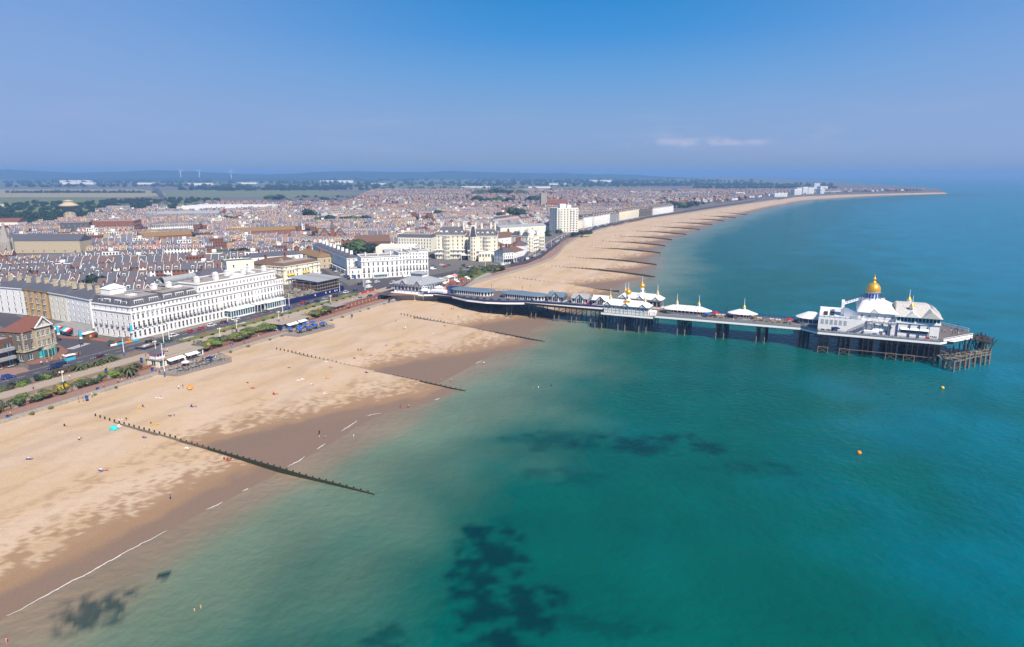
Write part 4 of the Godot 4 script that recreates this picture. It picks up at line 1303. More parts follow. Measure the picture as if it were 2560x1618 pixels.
func small_seafront() -> void:
	var specs := [["white seafront house with blue window frames beside the twin hotel", -26.8, -166.0, -21.5, -176.0, 9.5, "white", "slate"],
		["long white gabled seafront house with a verandah, right of the blue framed one", -21.5, -176.4, -22.5, -200.0, 9.0, "white", "brown_tile"],
		["narrow white seafront house with dark timbering before the bend", -22.6, -200.4, -27.0, -213.0, 12.5, "white", "mauve_tile"],
		["white seafront house with a blue bay next to the ornate hotel", -27.2, -213.4, -34.0, -234.0, 11.0, "white", "slate"]]
	for s in specs:
		var o := block("seafront_house", s[0], "house", G(s[1], s[2]), G(s[3], s[4]), 14, s[5], [[0.8, 2.2, 1.6, 5], [4.4, 1.9, 1.2, 5], [7.2, 1.4, 1.1, 4]], {"wall": s[6], "roof": "hip", "roof_h": 4.0, "roof_mat": s[7], "side": 3, "right": true, "chimneys": 2, "chimney_mat": "red_brick"})
		var v := Mb.new()
		v.span(Vector3(0.3, 3.5, 0.003), Vector3(G(s[1], s[2]).distance_to(G(s[3], s[4])) - 0.3, 3.7, 2.4), true)
		part("verandah_roof", v, M.slate, o)

func ornate_hotel() -> void:
	var lp := G(-44.5, -258.0); var rp := G(-40.0, -287.0)
	var up := [[0.9, 2.3, 1.2, 3], [4.6, 2.2, 1.2, 3], [8.2, 2.1, 1.2, 3], [11.8, 1.9, 1.1, 3]]
	var o := block("ornate_hotel", "ornate white hotel with pepperpot turrets on the bend of the road", "hotel", lp, rp, 20, 15.5, with_n(up, 6), {"wall": "pale_cream", "side": 5, "right": true, "roof": "mansard", "roof_h": 4.0, "inset": 2.2, "roof_mat": "slate", "cornice": [15.0], "chimneys": 3})
	var l: float = o.get_meta("front")
	bay_tower(o, 4.5, 0.02, 3.8, 16.5, "pale_cream", with_n(up, 1))
	bay_tower(o, l - 5.0, 0.02, 4.4, 16.5, "pale_cream", with_n(up, 2))
	for k in [[4.5, 0.5, 3.4, 16.5, 6.0], [l - 5.0, 0.5, 3.6, 16.5, 5.0], [2.5, -9.0, 2.6, 16.0, 8.5], [l * 0.5, -3.0, 2.4, 16.0, 4.5]]:
		var t := Mb.new()
		var r: float = k[2]; var h: float = k[4]
		t.lathe(Vector3(k[0], k[3], k[1]), PackedVector2Array([Vector2(r, 0), Vector2(r, h * 0.35), Vector2(r * 1.08, h * 0.4), Vector2(r * 0.9, h * 0.6), Vector2(r * 0.45, h * 0.85), Vector2(0.15, h), Vector2(0.05, h + 1.5)]), 12)
		part("turret", t, M.white, o)
	for x in [l * 0.3, l * 0.68]:
		var g := Mb.new()
		g.tri(Vector3(x - 3, 15.5, 0.3), Vector3(x + 3, 15.5, 0.3), Vector3(x, 20.0, 0.3))
		g.quad(Vector3(x, 20, 0.3), Vector3(x + 3, 15.5, 0.3), Vector3(x + 3, 15.5, -4), Vector3(x, 20, -4))
		g.quad(Vector3(x - 3, 15.5, 0.3), Vector3(x, 20, 0.3), Vector3(x, 20, -4), Vector3(x - 3, 15.5, -4))
		part("gable", g, M.pale_cream, o)
	for y in [4.2, 7.9, 11.4]:
		var b := Mb.new()
		b.span(Vector3(-0.4, y, 0.003), Vector3(l + 0.4, y + 0.3, 1.2), true)
		part("balcony", b, M.white, o)

func tower_block() -> void:
	var lp := G(-101.0, -479.0); var rp := G(-80.0, -503.0)
	var rows := []
	for i in 10: rows.append([1.0 + i * 3.1, 1.6, 2.2, 7, "wide"])
	var o := block("tower_block", "pale cream ten storey tower of flats above the far road", "flats", lp, rp, 22, 32.0, rows, {"wall": "pale_cream", "side": 3, "right": true, "roof": "flat"})
	var l: float = o.get_meta("front")
	for i in 10:
		for x in [l * 0.08, l * 0.60, l * 0.74]:
			var b := Mb.new()
			b.span(Vector3(x, 0.4 + i * 3.1, 0.003), Vector3(x + 3.6, 1.4 + i * 3.1, 1.5), true)
			part("balcony", b, M.white, o)
	var pent := Mb.new()
	pent.box(Vector3(l * 0.35, 31.6, -8), Vector3(9, 5.5, 7)); pent.box(Vector3(l * 0.66, 31.6, -9), Vector3(6, 4.0, 6))
	part("plant_room", pent, M.white, o)

func far_terraces() -> void:
	var specs := [["seafront_terrace", "cream seafront terrace with a brown roof right of the tower block", -93.5, -520, -91.5, -566, 13.0, "pale_cream", "brown_tile"],
		["seafront_terrace", "white seafront terrace with a dark glazed stair beside it", -91.5, -570, -90.0, -606, 15.0, "white", "slate"],
		["seafront_terrace", "tall white Victorian terrace along the far promenade, nearest of the long ones", -90.0, -610, -90.0, -690, 14.5, "white", "mauve_tile"],
		["seafront_terrace", "bluish grey shaded terrace between the two longest far white terraces", -90.0, -693, -90.5, -740, 13.5, "lead", "mauve_tile"],
		["seafront_terrace", "long cream terrace of hotels with a row of dormers on the far promenade", -90.5, -742, -86.0, -850, 14.5, "cream", "brown_tile"],
		["seafront_terrace", "grey brick terrace of the far promenade before the last white one", -86.0, -853, -78.0, -915, 12.5, "grey_stone", "mauve_tile"],
		["seafront_terrace", "last white terrace on the far promenade before the trees", -78.0, -918, -66.0, -1040, 13.0, "white", "mauve_tile"]]
	for s in specs:
		var lp := G(s[2] - 4.0, s[3]); var rp := G(s[4] - 4.0, s[5])
		var n := int(lp.distance_to(rp) / 3.2)
		var o := block(s[0], s[1], "terrace", lp, rp, 14, s[6], [[0.5, 2.7, 2.3, n], [4.2, 2.6, 1.9, n], [7.7, 2.2, 1.7, n], [10.5, 1.4, 1.5, n]], {"wall": s[7], "roof": "gable", "roof_h": 3.5, "roof_mat": s[8], "single": false, "side": 3, "chimneys": maxi(2, n / 4), "chimney_mat": "pale_stone", "cornice": [s[6] - 0.6], "group": "terraces along the far promenade"})
		for i in n / 4:
			dormer(o, Vector3(4.0 + i * 12.8, s[6] + 0.4, -1.0), 2.4, 2.0, "bright_white", 1)
		for i in n / 2:
			var b := Mb.new()
			b.span(Vector3(1.0 + i * 6.4, 0, 0.003), Vector3(3.6 + i * 6.4, s[6] - 3.0, 1.2))
			part("bay", b, M[s[7]], o)

func behind_the_front() -> void:
	# name, label, category, left a, b, right a, b, depth, height, rows, columns, wall, roof, roof material, roof height
	var specs := [
		["stair_tower", "plain cream block with few windows behind the cream hotel's left end", "building", -160, 14, -150, -2, 13, 15.5, 3, 2, "pale_cream", "flat", "slate", 2.0],
		["flat_roofed_block", "brown roofed block behind the cream hotel", "building", -146, -8, -140, -42, 20, 11.0, 3, 6, "pale_stone", "hip", "brown_tile", 3.5],
		["slate_house", "white house with dark slate roof left of the plain cream block", "house", -158, 40, -152, 18, 14, 8.0, 2, 4, "white", "hip", "slate", 4.0],
		["long_office", "long cream hotel annexe with a dark mansard behind the white hotel", "building", -165, -207, -131, -216, 16, 14.0, 4, 12, "pale_cream", "mansard", "slate", 3.2],
		["theatre_block", "large pale block with flat white roofs behind the big dark tree", "building", -152, -152, -120, -168, 30, 10.0, 1, 5, "pale_cream", "flat", "white_roof", 2.0],
		["grey_roofed_hall", "hall with a shallow grey roof right behind the white hotel", "hall", -118, -120, -96, -140, 22, 9.0, 1, 4, "cream", "gable", "lead", 2.6],
		["brown_hall", "dark brown pitched hall behind the long annexe", "hall", -205, -190, -178, -212, 24, 9.0, 1, 4, "dark_brick", "gable", "brown_tile", 6.0],
		["cream_mews", "cream and white terrace with slate roof behind the cream hotel's chimneys", "terrace", -196, -40, -176, -82, 12, 10.0, 3, 8, "white", "hip", "slate", 3.0],
		["tan_mews", "tan flat roofed terrace beside the balconied street", "terrace", -196, -96, -150, -70, 16, 9.5, 2, 8, "pale_stone", "hip", "ochre_tile", 3.0],
		["court_building", "low white hall with long pale roof at the foot of the far tower", "hall", -160, -430, -118, -505, 18, 8.0, 1, 9, "pale_cream", "gable", "lead", 2.5],
		["grey_gabled_block", "dark roofed block behind the ornate hotel", "building", -92, -282, -80, -322, 22, 9.5, 2, 6, "white", "hip", "brown_tile", 5.0],
		["brown_roofed_house", "brown roofed houses behind the small seafront row", "house", -62, -196, -56, -232, 18, 9.0, 2, 6, "pale_stone", "hip", "brown_tile", 5.0],
		["white_flats", "white flat roofed block between the twin hotel and the ornate hotel", "flats", -90, -214, -72, -246, 16, 14.0, 4, 6, "white", "flat", "felt", 2.0],
		["orange_stone_hotel", "tan and cream hotel rising behind the twin hotel", "hotel", -140, -240, -108, -262, 20, 15.0, 4, 8, "pale_cream", "hip", "ochre_tile", 5.0],
		["red_brick_flats", "red brick flats with ochre roof and solar panels beyond the church", "flats", -430, -238, -390, -306, 14, 7.0, 2, 12, "red_brick", "gable", "ochre_tile", 4.5],
		["red_brick_flats", "left red brick flats with ochre roof beyond the near town", "flats", -470, -150, -448, -198, 14, 7.0, 2, 9, "red_brick", "gable", "ochre_tile", 4.5],
		["stone_hall", "long stone hall with arched windows and slate roof at the left edge", "hall", -505, -28, -440, -60, 20, 12.0, 1, 7, "pale_stone", "gable", "slate", 6.0],
		["brick_block", "plain orange brick block among trees at upper left", "building", -640, -206, -600, -236, 30, 16.0, 3, 6, "red_brick", "flat", "felt", 2.0],
		["grey_panel_block", "dark grey panel block beside the orange brick block", "building", -664, -180, -642, -204, 24, 15.0, 3, 5, "slate", "flat", "felt", 2.0],
		["supermarket", "large white shed with blue roof lights at the town's far left edge", "shed", -980, -620, -820, -690, 80, 11.0, 1, 14, "white", "flat", "white_roof", 2.0],
		["long_shed", "long pale roofed station shed above the rooftops", "shed", -820, -420, -740, -500, 30, 9.0, 1, 12, "lead", "gable", "lead", 4.0],
		["brick_school", "red brick building with a lantern window among left hand trees", "building", -800, -60, -740, -88, 26, 12.0, 2, 8, "red_brick", "gable", "red_tile", 5.0],
		["brick_school", "red roofed building left of the round pagoda topped tower", "building", -840, -170, -790, -200, 22, 11.0, 2, 8, "pale_cream", "gable", "red_tile", 5.0],
	]
	for s in specs:
		var rows := []
		for i in s[9]: rows.append([1.0 + i * (s[8] - 1.0) / s[9], minf(1.9, (s[8] - 1.0) / s[9] - 1.0), 1.2, s[10]])
		block(s[0], s[1], s[2], G(s[3], s[4]), G(s[5], s[6]), s[7], s[8], rows, {"wall": s[11], "roof": s[12], "roof_mat": s[13], "roof_h": s[14], "right": true, "single": s[3] > -220, "chimneys": 2 if s[12] == "hip" else 0, "chimney_mat": "red_brick"})
	# red brick church with a slate spire
	var o := thing("brick_church", "red brick church with pointed slate spire and big arched windows", "church", G(-290, -256), 0.25)
	var w := Mb.new()
	w.span(Vector3(-16, 0, -12), Vector3(16, 8, 12))
	for x in [-8.0, 9.0]:
		w.tri(Vector3(x - 6, 8, 12.3), Vector3(x + 6, 8, 12.3), Vector3(x, 14.5, 12.3))
		w.span(Vector3(x - 6, 0, 12), Vector3(x + 6, 8, 12.3))
	part("wall", w, M.red_brick, o)
	var r := Mb.new()
	for x in [-8.0, 9.0]:
		r.quad(Vector3(x, 14.8, 12.6), Vector3(x + 6.6, 7.8, 12.6), Vector3(x + 6.6, 7.8, -12), Vector3(x, 14.8, -12))
		r.quad(Vector3(x - 6.6, 7.8, 12.6), Vector3(x, 14.8, 12.6), Vector3(x, 14.8, -12), Vector3(x - 6.6, 7.8, -12))
	part("roof", r, M.slate, o)
	for x in [-8.0, 9.0]:
		var aw := Mb.new()
		for k in 8:
			var a0 := PI * k / 8; var a1 := PI * (k + 1) / 8
			aw.bar(Vector3(x + cos(a0) * 3.4, 5 + sin(a0) * 6.0, 12.4), Vector3(x + cos(a1) * 3.4, 5 + sin(a1) * 6.0, 12.4), 0.6)
		for sx in [-3.4, 3.4]: aw.span(Vector3(x + sx - 0.3, 1, 12.3), Vector3(x + sx + 0.3, 5, 12.6))
		part("arch", aw, M.pale_stone, o)
	var t := Mb.new()
	t.box(Vector3(1.0, 0, 8), Vector3(5, 16, 5))
	part("tower", t, M.red_brick, o)
	var sp := Mb.new()
	sp.skirt(rect(-1.9, 3.9, 5.1, 10.9), 16, rect(0.95, 1.05, 7.95, 8.05), 26)
	part("spire", sp, M.slate, o)
	# pale stone spire at the left edge
	o = thing("stone_steeple", "pale grey stone church steeple at the left edge of the town", "steeple", G(-459, -3.8), 0.3)
	t = Mb.new()
	t.box(Vector3.ZERO, Vector3(8, 15, 8))
	for k in [[-4, -4], [4, -4], [-4, 4], [4, 4]]:
		t.box(Vector3(k[0], 0, k[1]), Vector3(1.6, 16.5, 1.6))
		t.skirt(rect(k[0] - 0.8, k[0] + 0.8, k[1] - 0.8, k[1] + 0.8), 16.5, rect(k[0] - 0.05, k[0] + 0.05, k[1] - 0.05, k[1] + 0.05), 19.5)
	part("tower", t, M.concrete, o)
	sp = Mb.new()
	sp.skirt(rect(-3.6, 3.6, -3.6, 3.6), 15, rect(-0.1, 0.1, -0.1, 0.1), 34)
	part("spire", sp, M.concrete, o)
	for x in [-1.4, 1.4]:
		var lv := put("louvre", window_shape(1.2, 3.6, "grid"), o)
		lv.position = Vector3(x, 9, 4.03)
	# square stone tower by the far trees
	o = thing("stone_tower", "square stone church tower with a red roofed nave behind the tower block", "church", G(-349, -1023), 0.2)
	t = Mb.new()
	t.box(Vector3.ZERO, Vector3(13, 34, 13))
	for k in 4: t.box(Vector3(-6 if k % 2 == 0 else 6, 34, -6 if k < 2 else 6), Vector3(1.6, 3, 1.6))
	part("tower", t, M.concrete, o)
	w = Mb.new()
	w.span(Vector3(6.6, 0, -9), Vector3(52, 12, 9))
	part("nave", w, M.red_brick, o)
	r = Mb.new()
	r.gable(Vector3(29.5, 12, 0), 46, 18, 9, 0.5)
	part("roof", r, M.red_tile, o)
	# round tower with a pagoda roof
	o = thing("water_tower", "round stone water tower with a wide pagoda roof among dark trees", "water tower", G(-900, -342))
	t = Mb.new()
	t.lathe(Vector3.ZERO, PackedVector2Array([Vector2(9.5, 0), Vector2(9, 22), Vector2(9.6, 24)]), 18)
	part("tower", t, M.pale_stone, o)
	r = Mb.new()
	r.lathe(Vector3(0, 23, 0), PackedVector2Array([Vector2(9, 0), Vector2(17, 1.5), Vector2(12, 4.5), Vector2(8, 6), Vector2(7.5, 9), Vector2(8.6, 9.3), Vector2(3, 11), Vector2(0.1, 11.6)]), 18)
	part("roof", r, M.pale_stone, o)
	for i in 6:
		var win := window(o, window_shape(1.6, 6.0, "grid"))
		win.position = Vector3(sin(i * 0.6 - 1.5) * 9.35, 12, cos(i * 0.6 - 1.5) * 9.35)
		win.rotation.y = i * 0.6 - 1.5

# ---------- the pier, in its own frame: x out to sea, z towards the viewer, deck at y 10.3
const DECK := 10.3
func on_pier(called: String, label: String, category: String, x: float, z: float, y := DECK, group := "", turn := 0.0) -> Node3D:
	return thing(called, label, category, P(x, z, y), YAW + turn, group)

func plan_of(pts: Array) -> PackedVector2Array:
	var p := PackedVector2Array()
	for k in pts: p.append(Vector2(k[0], k[1]))
	if not Geometry2D.is_polygon_clockwise(p): p.reverse()
	return p

const NEAR_EDGE := [[-4, -2], [4, -6], [16, -4], [30, 2.5], [44, 4], [56, 1], [69, -5], [115, -9]]
const FAR_EDGE := [[0, -30], [32, -33], [40, -36], [70, -30], [90, -25], [115, -24]]
const MID_NEAR := [[118, 4.6], [147.5, 4.6], [147.5, 1.0], [222, -1.3]]
const HEAD_EDGE := [[222, -1.3], [230, 5.0], [282, 4.2], [297.5, -16], [297.5, -27], [287, -38], [232, -38], [222, -22]]

func railing(o: Node3D, called: String, pts: Array, h: float, m: String, every := 2.4, closed_panel := "") -> void:
	for i in pts.size() - 1:
		var p := Vector3(pts[i][0], DECK, pts[i][1]); var q := Vector3(pts[i + 1][0], DECK, pts[i + 1][1])
		var r := Mb.new()
		r.bar(p + Vector3(0, h, 0), q + Vector3(0, h, 0), 0.16)
		r.bar(p + Vector3(0, h * 0.55, 0), q + Vector3(0, h * 0.55, 0), 0.08)
		r.bar(p + Vector3(0, 0.15, 0), q + Vector3(0, 0.15, 0), 0.08)
		var n := maxi(1, int(p.distance_to(q) / every))
		for k in n + 1: r.bar(p.lerp(q, float(k) / n), p.lerp(q, float(k) / n) + Vector3(0, h, 0.001), 0.13)
		part(called, r, M[m], o)
		if closed_panel:
			var c := Mb.new()
			c.bar(p + Vector3(0, 0.5, 0), q + Vector3(0, 0.5, 0), 0.05, 0.9)
			part("railing_panel", c, M[closed_panel], o)

func pier() -> void:
	var o := thing("pier", "long Victorian iron pier running out to sea on dark trestles", "pier", P(0, 0, 0), YAW)
	var near := NEAR_EDGE.duplicate(); var far := FAR_EDGE.duplicate(); far.reverse()
	var shore_plan := plan_of(near + far)
	var mid_plan := plan_of([[115.2, -9], [118, 4.6], [147.5, 4.6], [147.5, 1.0], [222, -1.3], [222, -21.5], [147.5, -20], [147.5, -28], [117, -28], [115.2, -24]])
	var head_plan := plan_of(HEAD_EDGE)
	for k in [["deck", shore_plan, "grey_decking"], ["deck", mid_plan, "decking"], ["deck", head_plan, "grey_decking"]]:
		var d := Mb.new()
		d.prism(k[1], DECK - 0.25, DECK, true, true)
		part(k[0], d, M[k[2]], o)
	# white girders under the edges with a dark underside
	for e in [NEAR_EDGE, [[115, -9], [118, 4.6]], [[118, 4.6], [147.5, 4.6]], [[147.5, 1.0], [222, -1.3]], HEAD_EDGE, FAR_EDGE, [[118, -28], [147, -28]], [[148, -20], [222, -21.5]]]:
		for i in e.size() - 1:
			var p := Vector3(e[i][0], DECK - 0.75, e[i][1]); var q := Vector3(e[i + 1][0], DECK - 0.75, e[i + 1][1])
			var g := Mb.new()
			g.bar(p, q, 0.3, 1.0)
			part("edge_girder", g, M.bright_white, o)
			var u := Mb.new()
			var n := maxi(1, int(p.distance_to(q) / 1.6))
			for k in n: u.bar(p.lerp(q, (k + 0.3) / n) + Vector3(0, -0.75, 0), p.lerp(q, (k + 0.7) / n) + Vector3(0, -0.75, 0), 0.4, 0.5)
			stuff(part("bracket", u, M.iron, o))
	var beams := Mb.new()
	for z in [-4.0, -10.0, -16.0, -22.0]: beams.bar(Vector3(2, DECK - 0.9, z), Vector3(222, DECK - 0.9, z), 0.5, 1.2)
	for z in [0.0, -8.0, -16.0, -24.0, -32.0]: beams.bar(Vector3(224, DECK - 0.9, z), Vector3(288, DECK - 0.9, z), 0.5, 1.2)
	part("deck_beam", beams, M.iron, o)
	# railings
	railing(o, "railing", NEAR_EDGE, 1.35, "blue_trim", 2.0, "navy")
	railing(o, "railing", FAR_EDGE, 1.3, "blue_trim")
	railing(o, "railing", [[147.5, 1.0], [222, -1.3]], 1.3, "lead", 2.4, "pale_glass")
	railing(o, "railing", [[148, -20], [222, -21.5]], 1.3, "blue_trim")
	railing(o, "railing", [[222, -1.3], [230, 5.0], [282, 4.2]], 1.3, "blue_trim", 3.2, "lead")
	railing(o, "railing", [[283.5, 3.0], [297.5, -15.5]], 1.5, "bright_white", 3.0, "bright_white")
	railing(o, "railing", [[297.5, -27], [287, -38], [232, -38]], 1.5, "bright_white", 3.0, "bright_white")
	# trestles
	for x in [28, 44, 58, 72, 87, 98, 110]: trestle(o, x, -6.0 if x > 60 else -1.0, -24.0, 2, 3.0)
	for k in [[116, 5], [129.5, 6], [141.5, 5], [162, 5], [182.5, 5], [203, 4]]: trestle(o, k[0], 2.6 if k[0] < 148 else -1.0, -25.0 if k[0] < 148 else -19.0, k[1], 4.0)
	for x in [223.5, 233, 242.5, 252.5, 262.5, 271, 280]: trestle(o, x, 5.2 if x > 230 else -1.0, -35.0 if x > 230 else -20.0, 9, 4.4, true)
	for x in [233, 242.5, 262.5, 270]:
		var f := Mb.new()
		f.tube(Vector3(x - 2.2, -2, 6.8), Vector3(x - 2.2, 3.4, 6.8), 0.22, 0.22, 6); f.tube(Vector3(x + 2.2, -2, 6.8), Vector3(x + 2.2, 3.4, 6.8), 0.22, 0.22, 6)
		f.bar(Vector3(x - 2.2, 3.2, 6.8), Vector3(x + 2.2, 3.2, 6.8), 0.3); f.bar(Vector3(x - 2.2, 3.0, 6.8), Vector3(x + 2.2, 0.3, 6.8), 0.12); f.bar(Vector3(x - 2.2, 0.3, 6.8), Vector3(x + 2.2, 3.0, 6.8), 0.12)
		part("fender_frame", f, M.grey_timber, o)
	var wal := Mb.new()
	wal.bar(Vector3(245, 3.2, 6.8), Vector3(281, 3.0, 6.8), 0.25)
	part("waling", wal, M.grey_timber, o)
	landing_stage(o)
	entrance_hall()
	shelters()
	arcade_pavilion()
	ovals()
	pier_head()
	pier_bits()

func trestle(o: Node3D, x: float, z1: float, z0: float, n: int, w: float, dense := false) -> void:
	var base := -3.0
	if x < 70: base = 0.0
	for row in ([-w / 2, w / 2] if not dense else [-w / 2, 0.0, w / 2]):
		for i in n:
			var z := lerpf(z1, z0, float(i) / (n - 1))
			var splay := 0.7 if i == 0 else (-0.7 if i == n - 1 else 0.0)
			var l := Mb.new()
			l.tube(Vector3(x + row, base, z + splay), Vector3(x + row, DECK - 1.2, z), 0.27, 0.24, 8, false)
			part("leg", l, M.iron, o)
			if i == 0:
				var wt := Mb.new()
				wt.tube(Vector3(x + row, base + 0.01, z + splay + 0.02), Vector3(x + row, 3.8, z + splay * 0.62 + 0.02), 0.32, 0.30, 8, false)
				part("leg_sleeve", wt, M.grey_timber if x < 220 else M.iron, o)
	var b := Mb.new()
	for y in [2.2, 5.6]:
		for i in n - 1:
			var za := lerpf(z1, z0, float(i) / (n - 1)); var zb := lerpf(z1, z0, float(i + 1) / (n - 1))
			for row in [-w / 2, w / 2]:
				b.bar(Vector3(x + row, y, za), Vector3(x + row, y + 2.9, zb), 0.11); b.bar(Vector3(x + row, y + 2.9, za), Vector3(x + row, y, zb), 0.11)
				b.bar(Vector3(x + row, y, za), Vector3(x + row, y + 0.02, zb), 0.16)
	for i in n:
		var z := lerpf(z1, z0, float(i) / (n - 1))
		for y in [2.2, 5.6]:
			b.bar(Vector3(x - w / 2, y, z), Vector3(x + w / 2, y, z), 0.15)
			b.bar(Vector3(x - w / 2, y, z), Vector3(x + w / 2, y + 2.9, z), 0.1); b.bar(Vector3(x - w / 2, y + 2.9, z), Vector3(x + w / 2, y, z), 0.1)
	if dense:
		for y in [1.2, 4.2, 7.2]:
			for row in [-w / 2, 0.0, w / 2]: b.bar(Vector3(x + row, y, z1), Vector3(x + row, y + 0.01, z0), 0.3)
		for y in [7.6, 8.4]: b.bar(Vector3(x - 5.0, y, z1 - 1.0), Vector3(x + 5.0, y, z1 - 1.0), 0.35)
	part("bracing", b, M.iron, o)

func landing_stage(_p: Node3D) -> void:
	var o := thing("landing_stage", "broken old timber landing stage around the seaward end of the pier", "landing stage", P(0, 0, 0), YAW)
	var r := RandomNumberGenerator.new(); r.seed = 41
	var line := [[283.5, 14.0], [287, 17.0], [289.5, 13.2], [292, 10.4], [294, 7.0], [296.6, 3.4], [299.3, 0.4], [301.5, -2.0], [303.6, -5], [304.5, -10], [305, -15], [304.5, -20]]
	for k in line:
		var l := Mb.new()
		l.tube(Vector3(k[0], -3, k[1]), Vector3(k[0] + r.randf_range(-0.3, 0.3), r.randf_range(4.2, 6.6), k[1] + r.randf_range(-0.3, 0.3)), 0.48, 0.44, 8)
		part("pile", l, M.grey_timber, o)
	for k in line:
		for dx in [-5.0, -10.0]:
			var l := Mb.new()
			var x: float = k[0] + dx * 0.75; var z: float = k[1] + dx * 0.9
			l.tube(Vector3(x, -3, z), Vector3(x, r.randf_range(4.5, 9.6), z), 0.34, 0.3, 7)
			part("pile", l, M.iron if dx < -6 else M.dark_timber, o)
	for i in line.size() - 1:
		for y in [1.8, 4.6]:
			if y < 3.0 and i % 3 != 1: continue
			var b := Mb.new()
			var p: Array = line[i]; var q: Array = line[i + 1]
			b.bar(Vector3(p[0], y + r.randf_range(-0.3, 0.3), p[1]), Vector3(q[0], y + r.randf_range(-0.3, 0.3), q[1]), 0.35)
			b.bar(Vector3(p[0], y - 1.2, p[1]), Vector3(q[0] - 4.0, y + 1.2, q[1] - 4.6), 0.25)
			part("beam", b, M.grey_timber if y > 3 else M.rust, o)
	for i in 9:
		var b := Mb.new()
		var t := i / 8.0
		b.bar(Vector3(284 + t * 18, 4.8, 10 - t * 22), Vector3(290 + t * 14, 5.0, 13 - t * 26), 0.32)
		part("walkway_plank", b, M.pale_stone if i % 2 == 0 else M.grey_timber, o)
	for k in [[Vector3(281, 4.6, 8), Vector3(305, 5.0, -14)], [Vector3(284, 4.7, 13), Vector3(304, 5.1, -8)], [Vector3(281.5, 4.4, 6.5), Vector3(287, 0.5, 17)], [Vector3(282, 6.5, 5), Vector3(290, 4.8, 8)]]:
		var b := Mb.new()
		b.bar(k[0], k[1], 0.4)
		part("beam", b, M.grey_timber, o)
	# ragged upper stage
	var d := Mb.new()
	d.prism(plan_of([[298.5, -14], [303.5, -9.5], [306, -14], [306, -26], [298.5, -28]]), 8.6, 9.0, true, true)
	part("upper_platform", d, M.dark_timber, o)
	for i in 40:
		var b := Mb.new()
		var x := r.randf_range(297, 305.5); var z := r.randf_range(-28, -8)
		b.bar(Vector3(x, r.randf_range(3.0, 8.0), z), Vector3(x + r.randf_range(-1.5, 1.5), r.randf_range(8.5, 11.2), z + r.randf_range(-1.5, 1.5)), r.randf_range(0.18, 0.4))
		part("broken_timber", b, M.dark_timber if i % 3 else M.rust, o)
	for i in 26:
		var b := Mb.new()
		var x := r.randf_range(283, 303)
		var z := r.randf_range(-10, 1) + (292 - x) * 1.05
		b.bar(Vector3(x, r.randf_range(0.5, 4.0), z), Vector3(x + r.randf_range(-4, 4), r.randf_range(4, 8.5), z + r.randf_range(-5, 3)), r.randf_range(0.14, 0.26))
		part("brace", b, M.dark_timber if i % 2 else M.rust, o)

# a glazed pavilion wall between two points: blue posts, white panels, dark panes
func bays(o: Node3D, p: Vector3, q: Vector3, h: float, every: float, opt := {}) -> void:
	var dir := (q - p).normalized(); var l := p.distance_to(q); var out := dir.cross(Vector3.UP)
	var n := maxi(1, int(l / every))
	var w := Mb.new(); var g := Mb.new(); var t := Mb.new()
	var tr := Transform3D(Basis(dir, Vector3.UP, out), p)
	w.tr = tr; g.tr = tr; t.tr = tr
	var sill: float = opt.get("sill", 1.0); var head: float = opt.get("head", h - 0.8)
	w.quad(Vector3(0, 0, 0), Vector3(l, 0, 0), Vector3(l, sill, 0), Vector3(0, sill, 0))
	w.quad(Vector3(0, head, 0), Vector3(l, head, 0), Vector3(l, h, 0), Vector3(0, h, 0))
	for i in n:
		var x0 := l * i / n; var x1 := l * (i + 1) / n
		var m := 0.14 if not opt.has("gap") else (x1 - x0) * float(opt.gap)
		w.quad(Vector3(x0, sill, 0), Vector3(x0 + m, sill, 0), Vector3(x0 + m, head, 0), Vector3(x0, head, 0))
		w.quad(Vector3(x1 - m, sill, 0), Vector3(x1, sill, 0), Vector3(x1, head, 0), Vector3(x1 - m, head, 0))
		g.quad(Vector3(x0 + m, sill, -0.15), Vector3(x1 - m, sill, -0.15), Vector3(x1 - m, head, -0.15), Vector3(x0 + m, head, -0.15))
		if opt.get("arch", false):
			var c := (x0 + x1) / 2
			for s in [-1, 1]: w.tri(Vector3(c + s * ((x1 - x0) / 2 - m), head - 0.9, 0.002), Vector3(c + s * ((x1 - x0) / 2 - m), head, 0.002), Vector3(c, head, 0.002)) if s > 0 else w.tri(Vector3(c + s * ((x1 - x0) / 2 - m), head, 0.002), Vector3(c + s * ((x1 - x0) / 2 - m), head - 0.9, 0.002), Vector3(c, head, 0.002))
	for i in n + 1:
		var x := l * i / n
		t.span(Vector3(x - 0.12, 0, -0.05), Vector3(x + 0.12, h, 0.1))
	t.span(Vector3(0, h - 0.25, 0.1), Vector3(l, h, 0.16))
	t.span(Vector3(0, sill - 0.1, 0.1), Vector3(l, sill + 0.05, 0.14))
	part("wall", w, M[opt.get("wall", "bright_white")], o)
	part("window_band", g, M[opt.get("glass", "glass")], o)
	part("post", t, M[opt.get("trim", "blue_trim")], o)

func ring_of(o: Node3D, pts: PackedVector2Array, h: float, every: float, opt := {}) -> void:
	for i in pts.size():
		var p := pts[i]; var q := pts[(i + 1) % pts.size()]
		bays(o, Vector3(p.x, 0, p.y), Vector3(q.x, 0, q.y), h, every, opt)

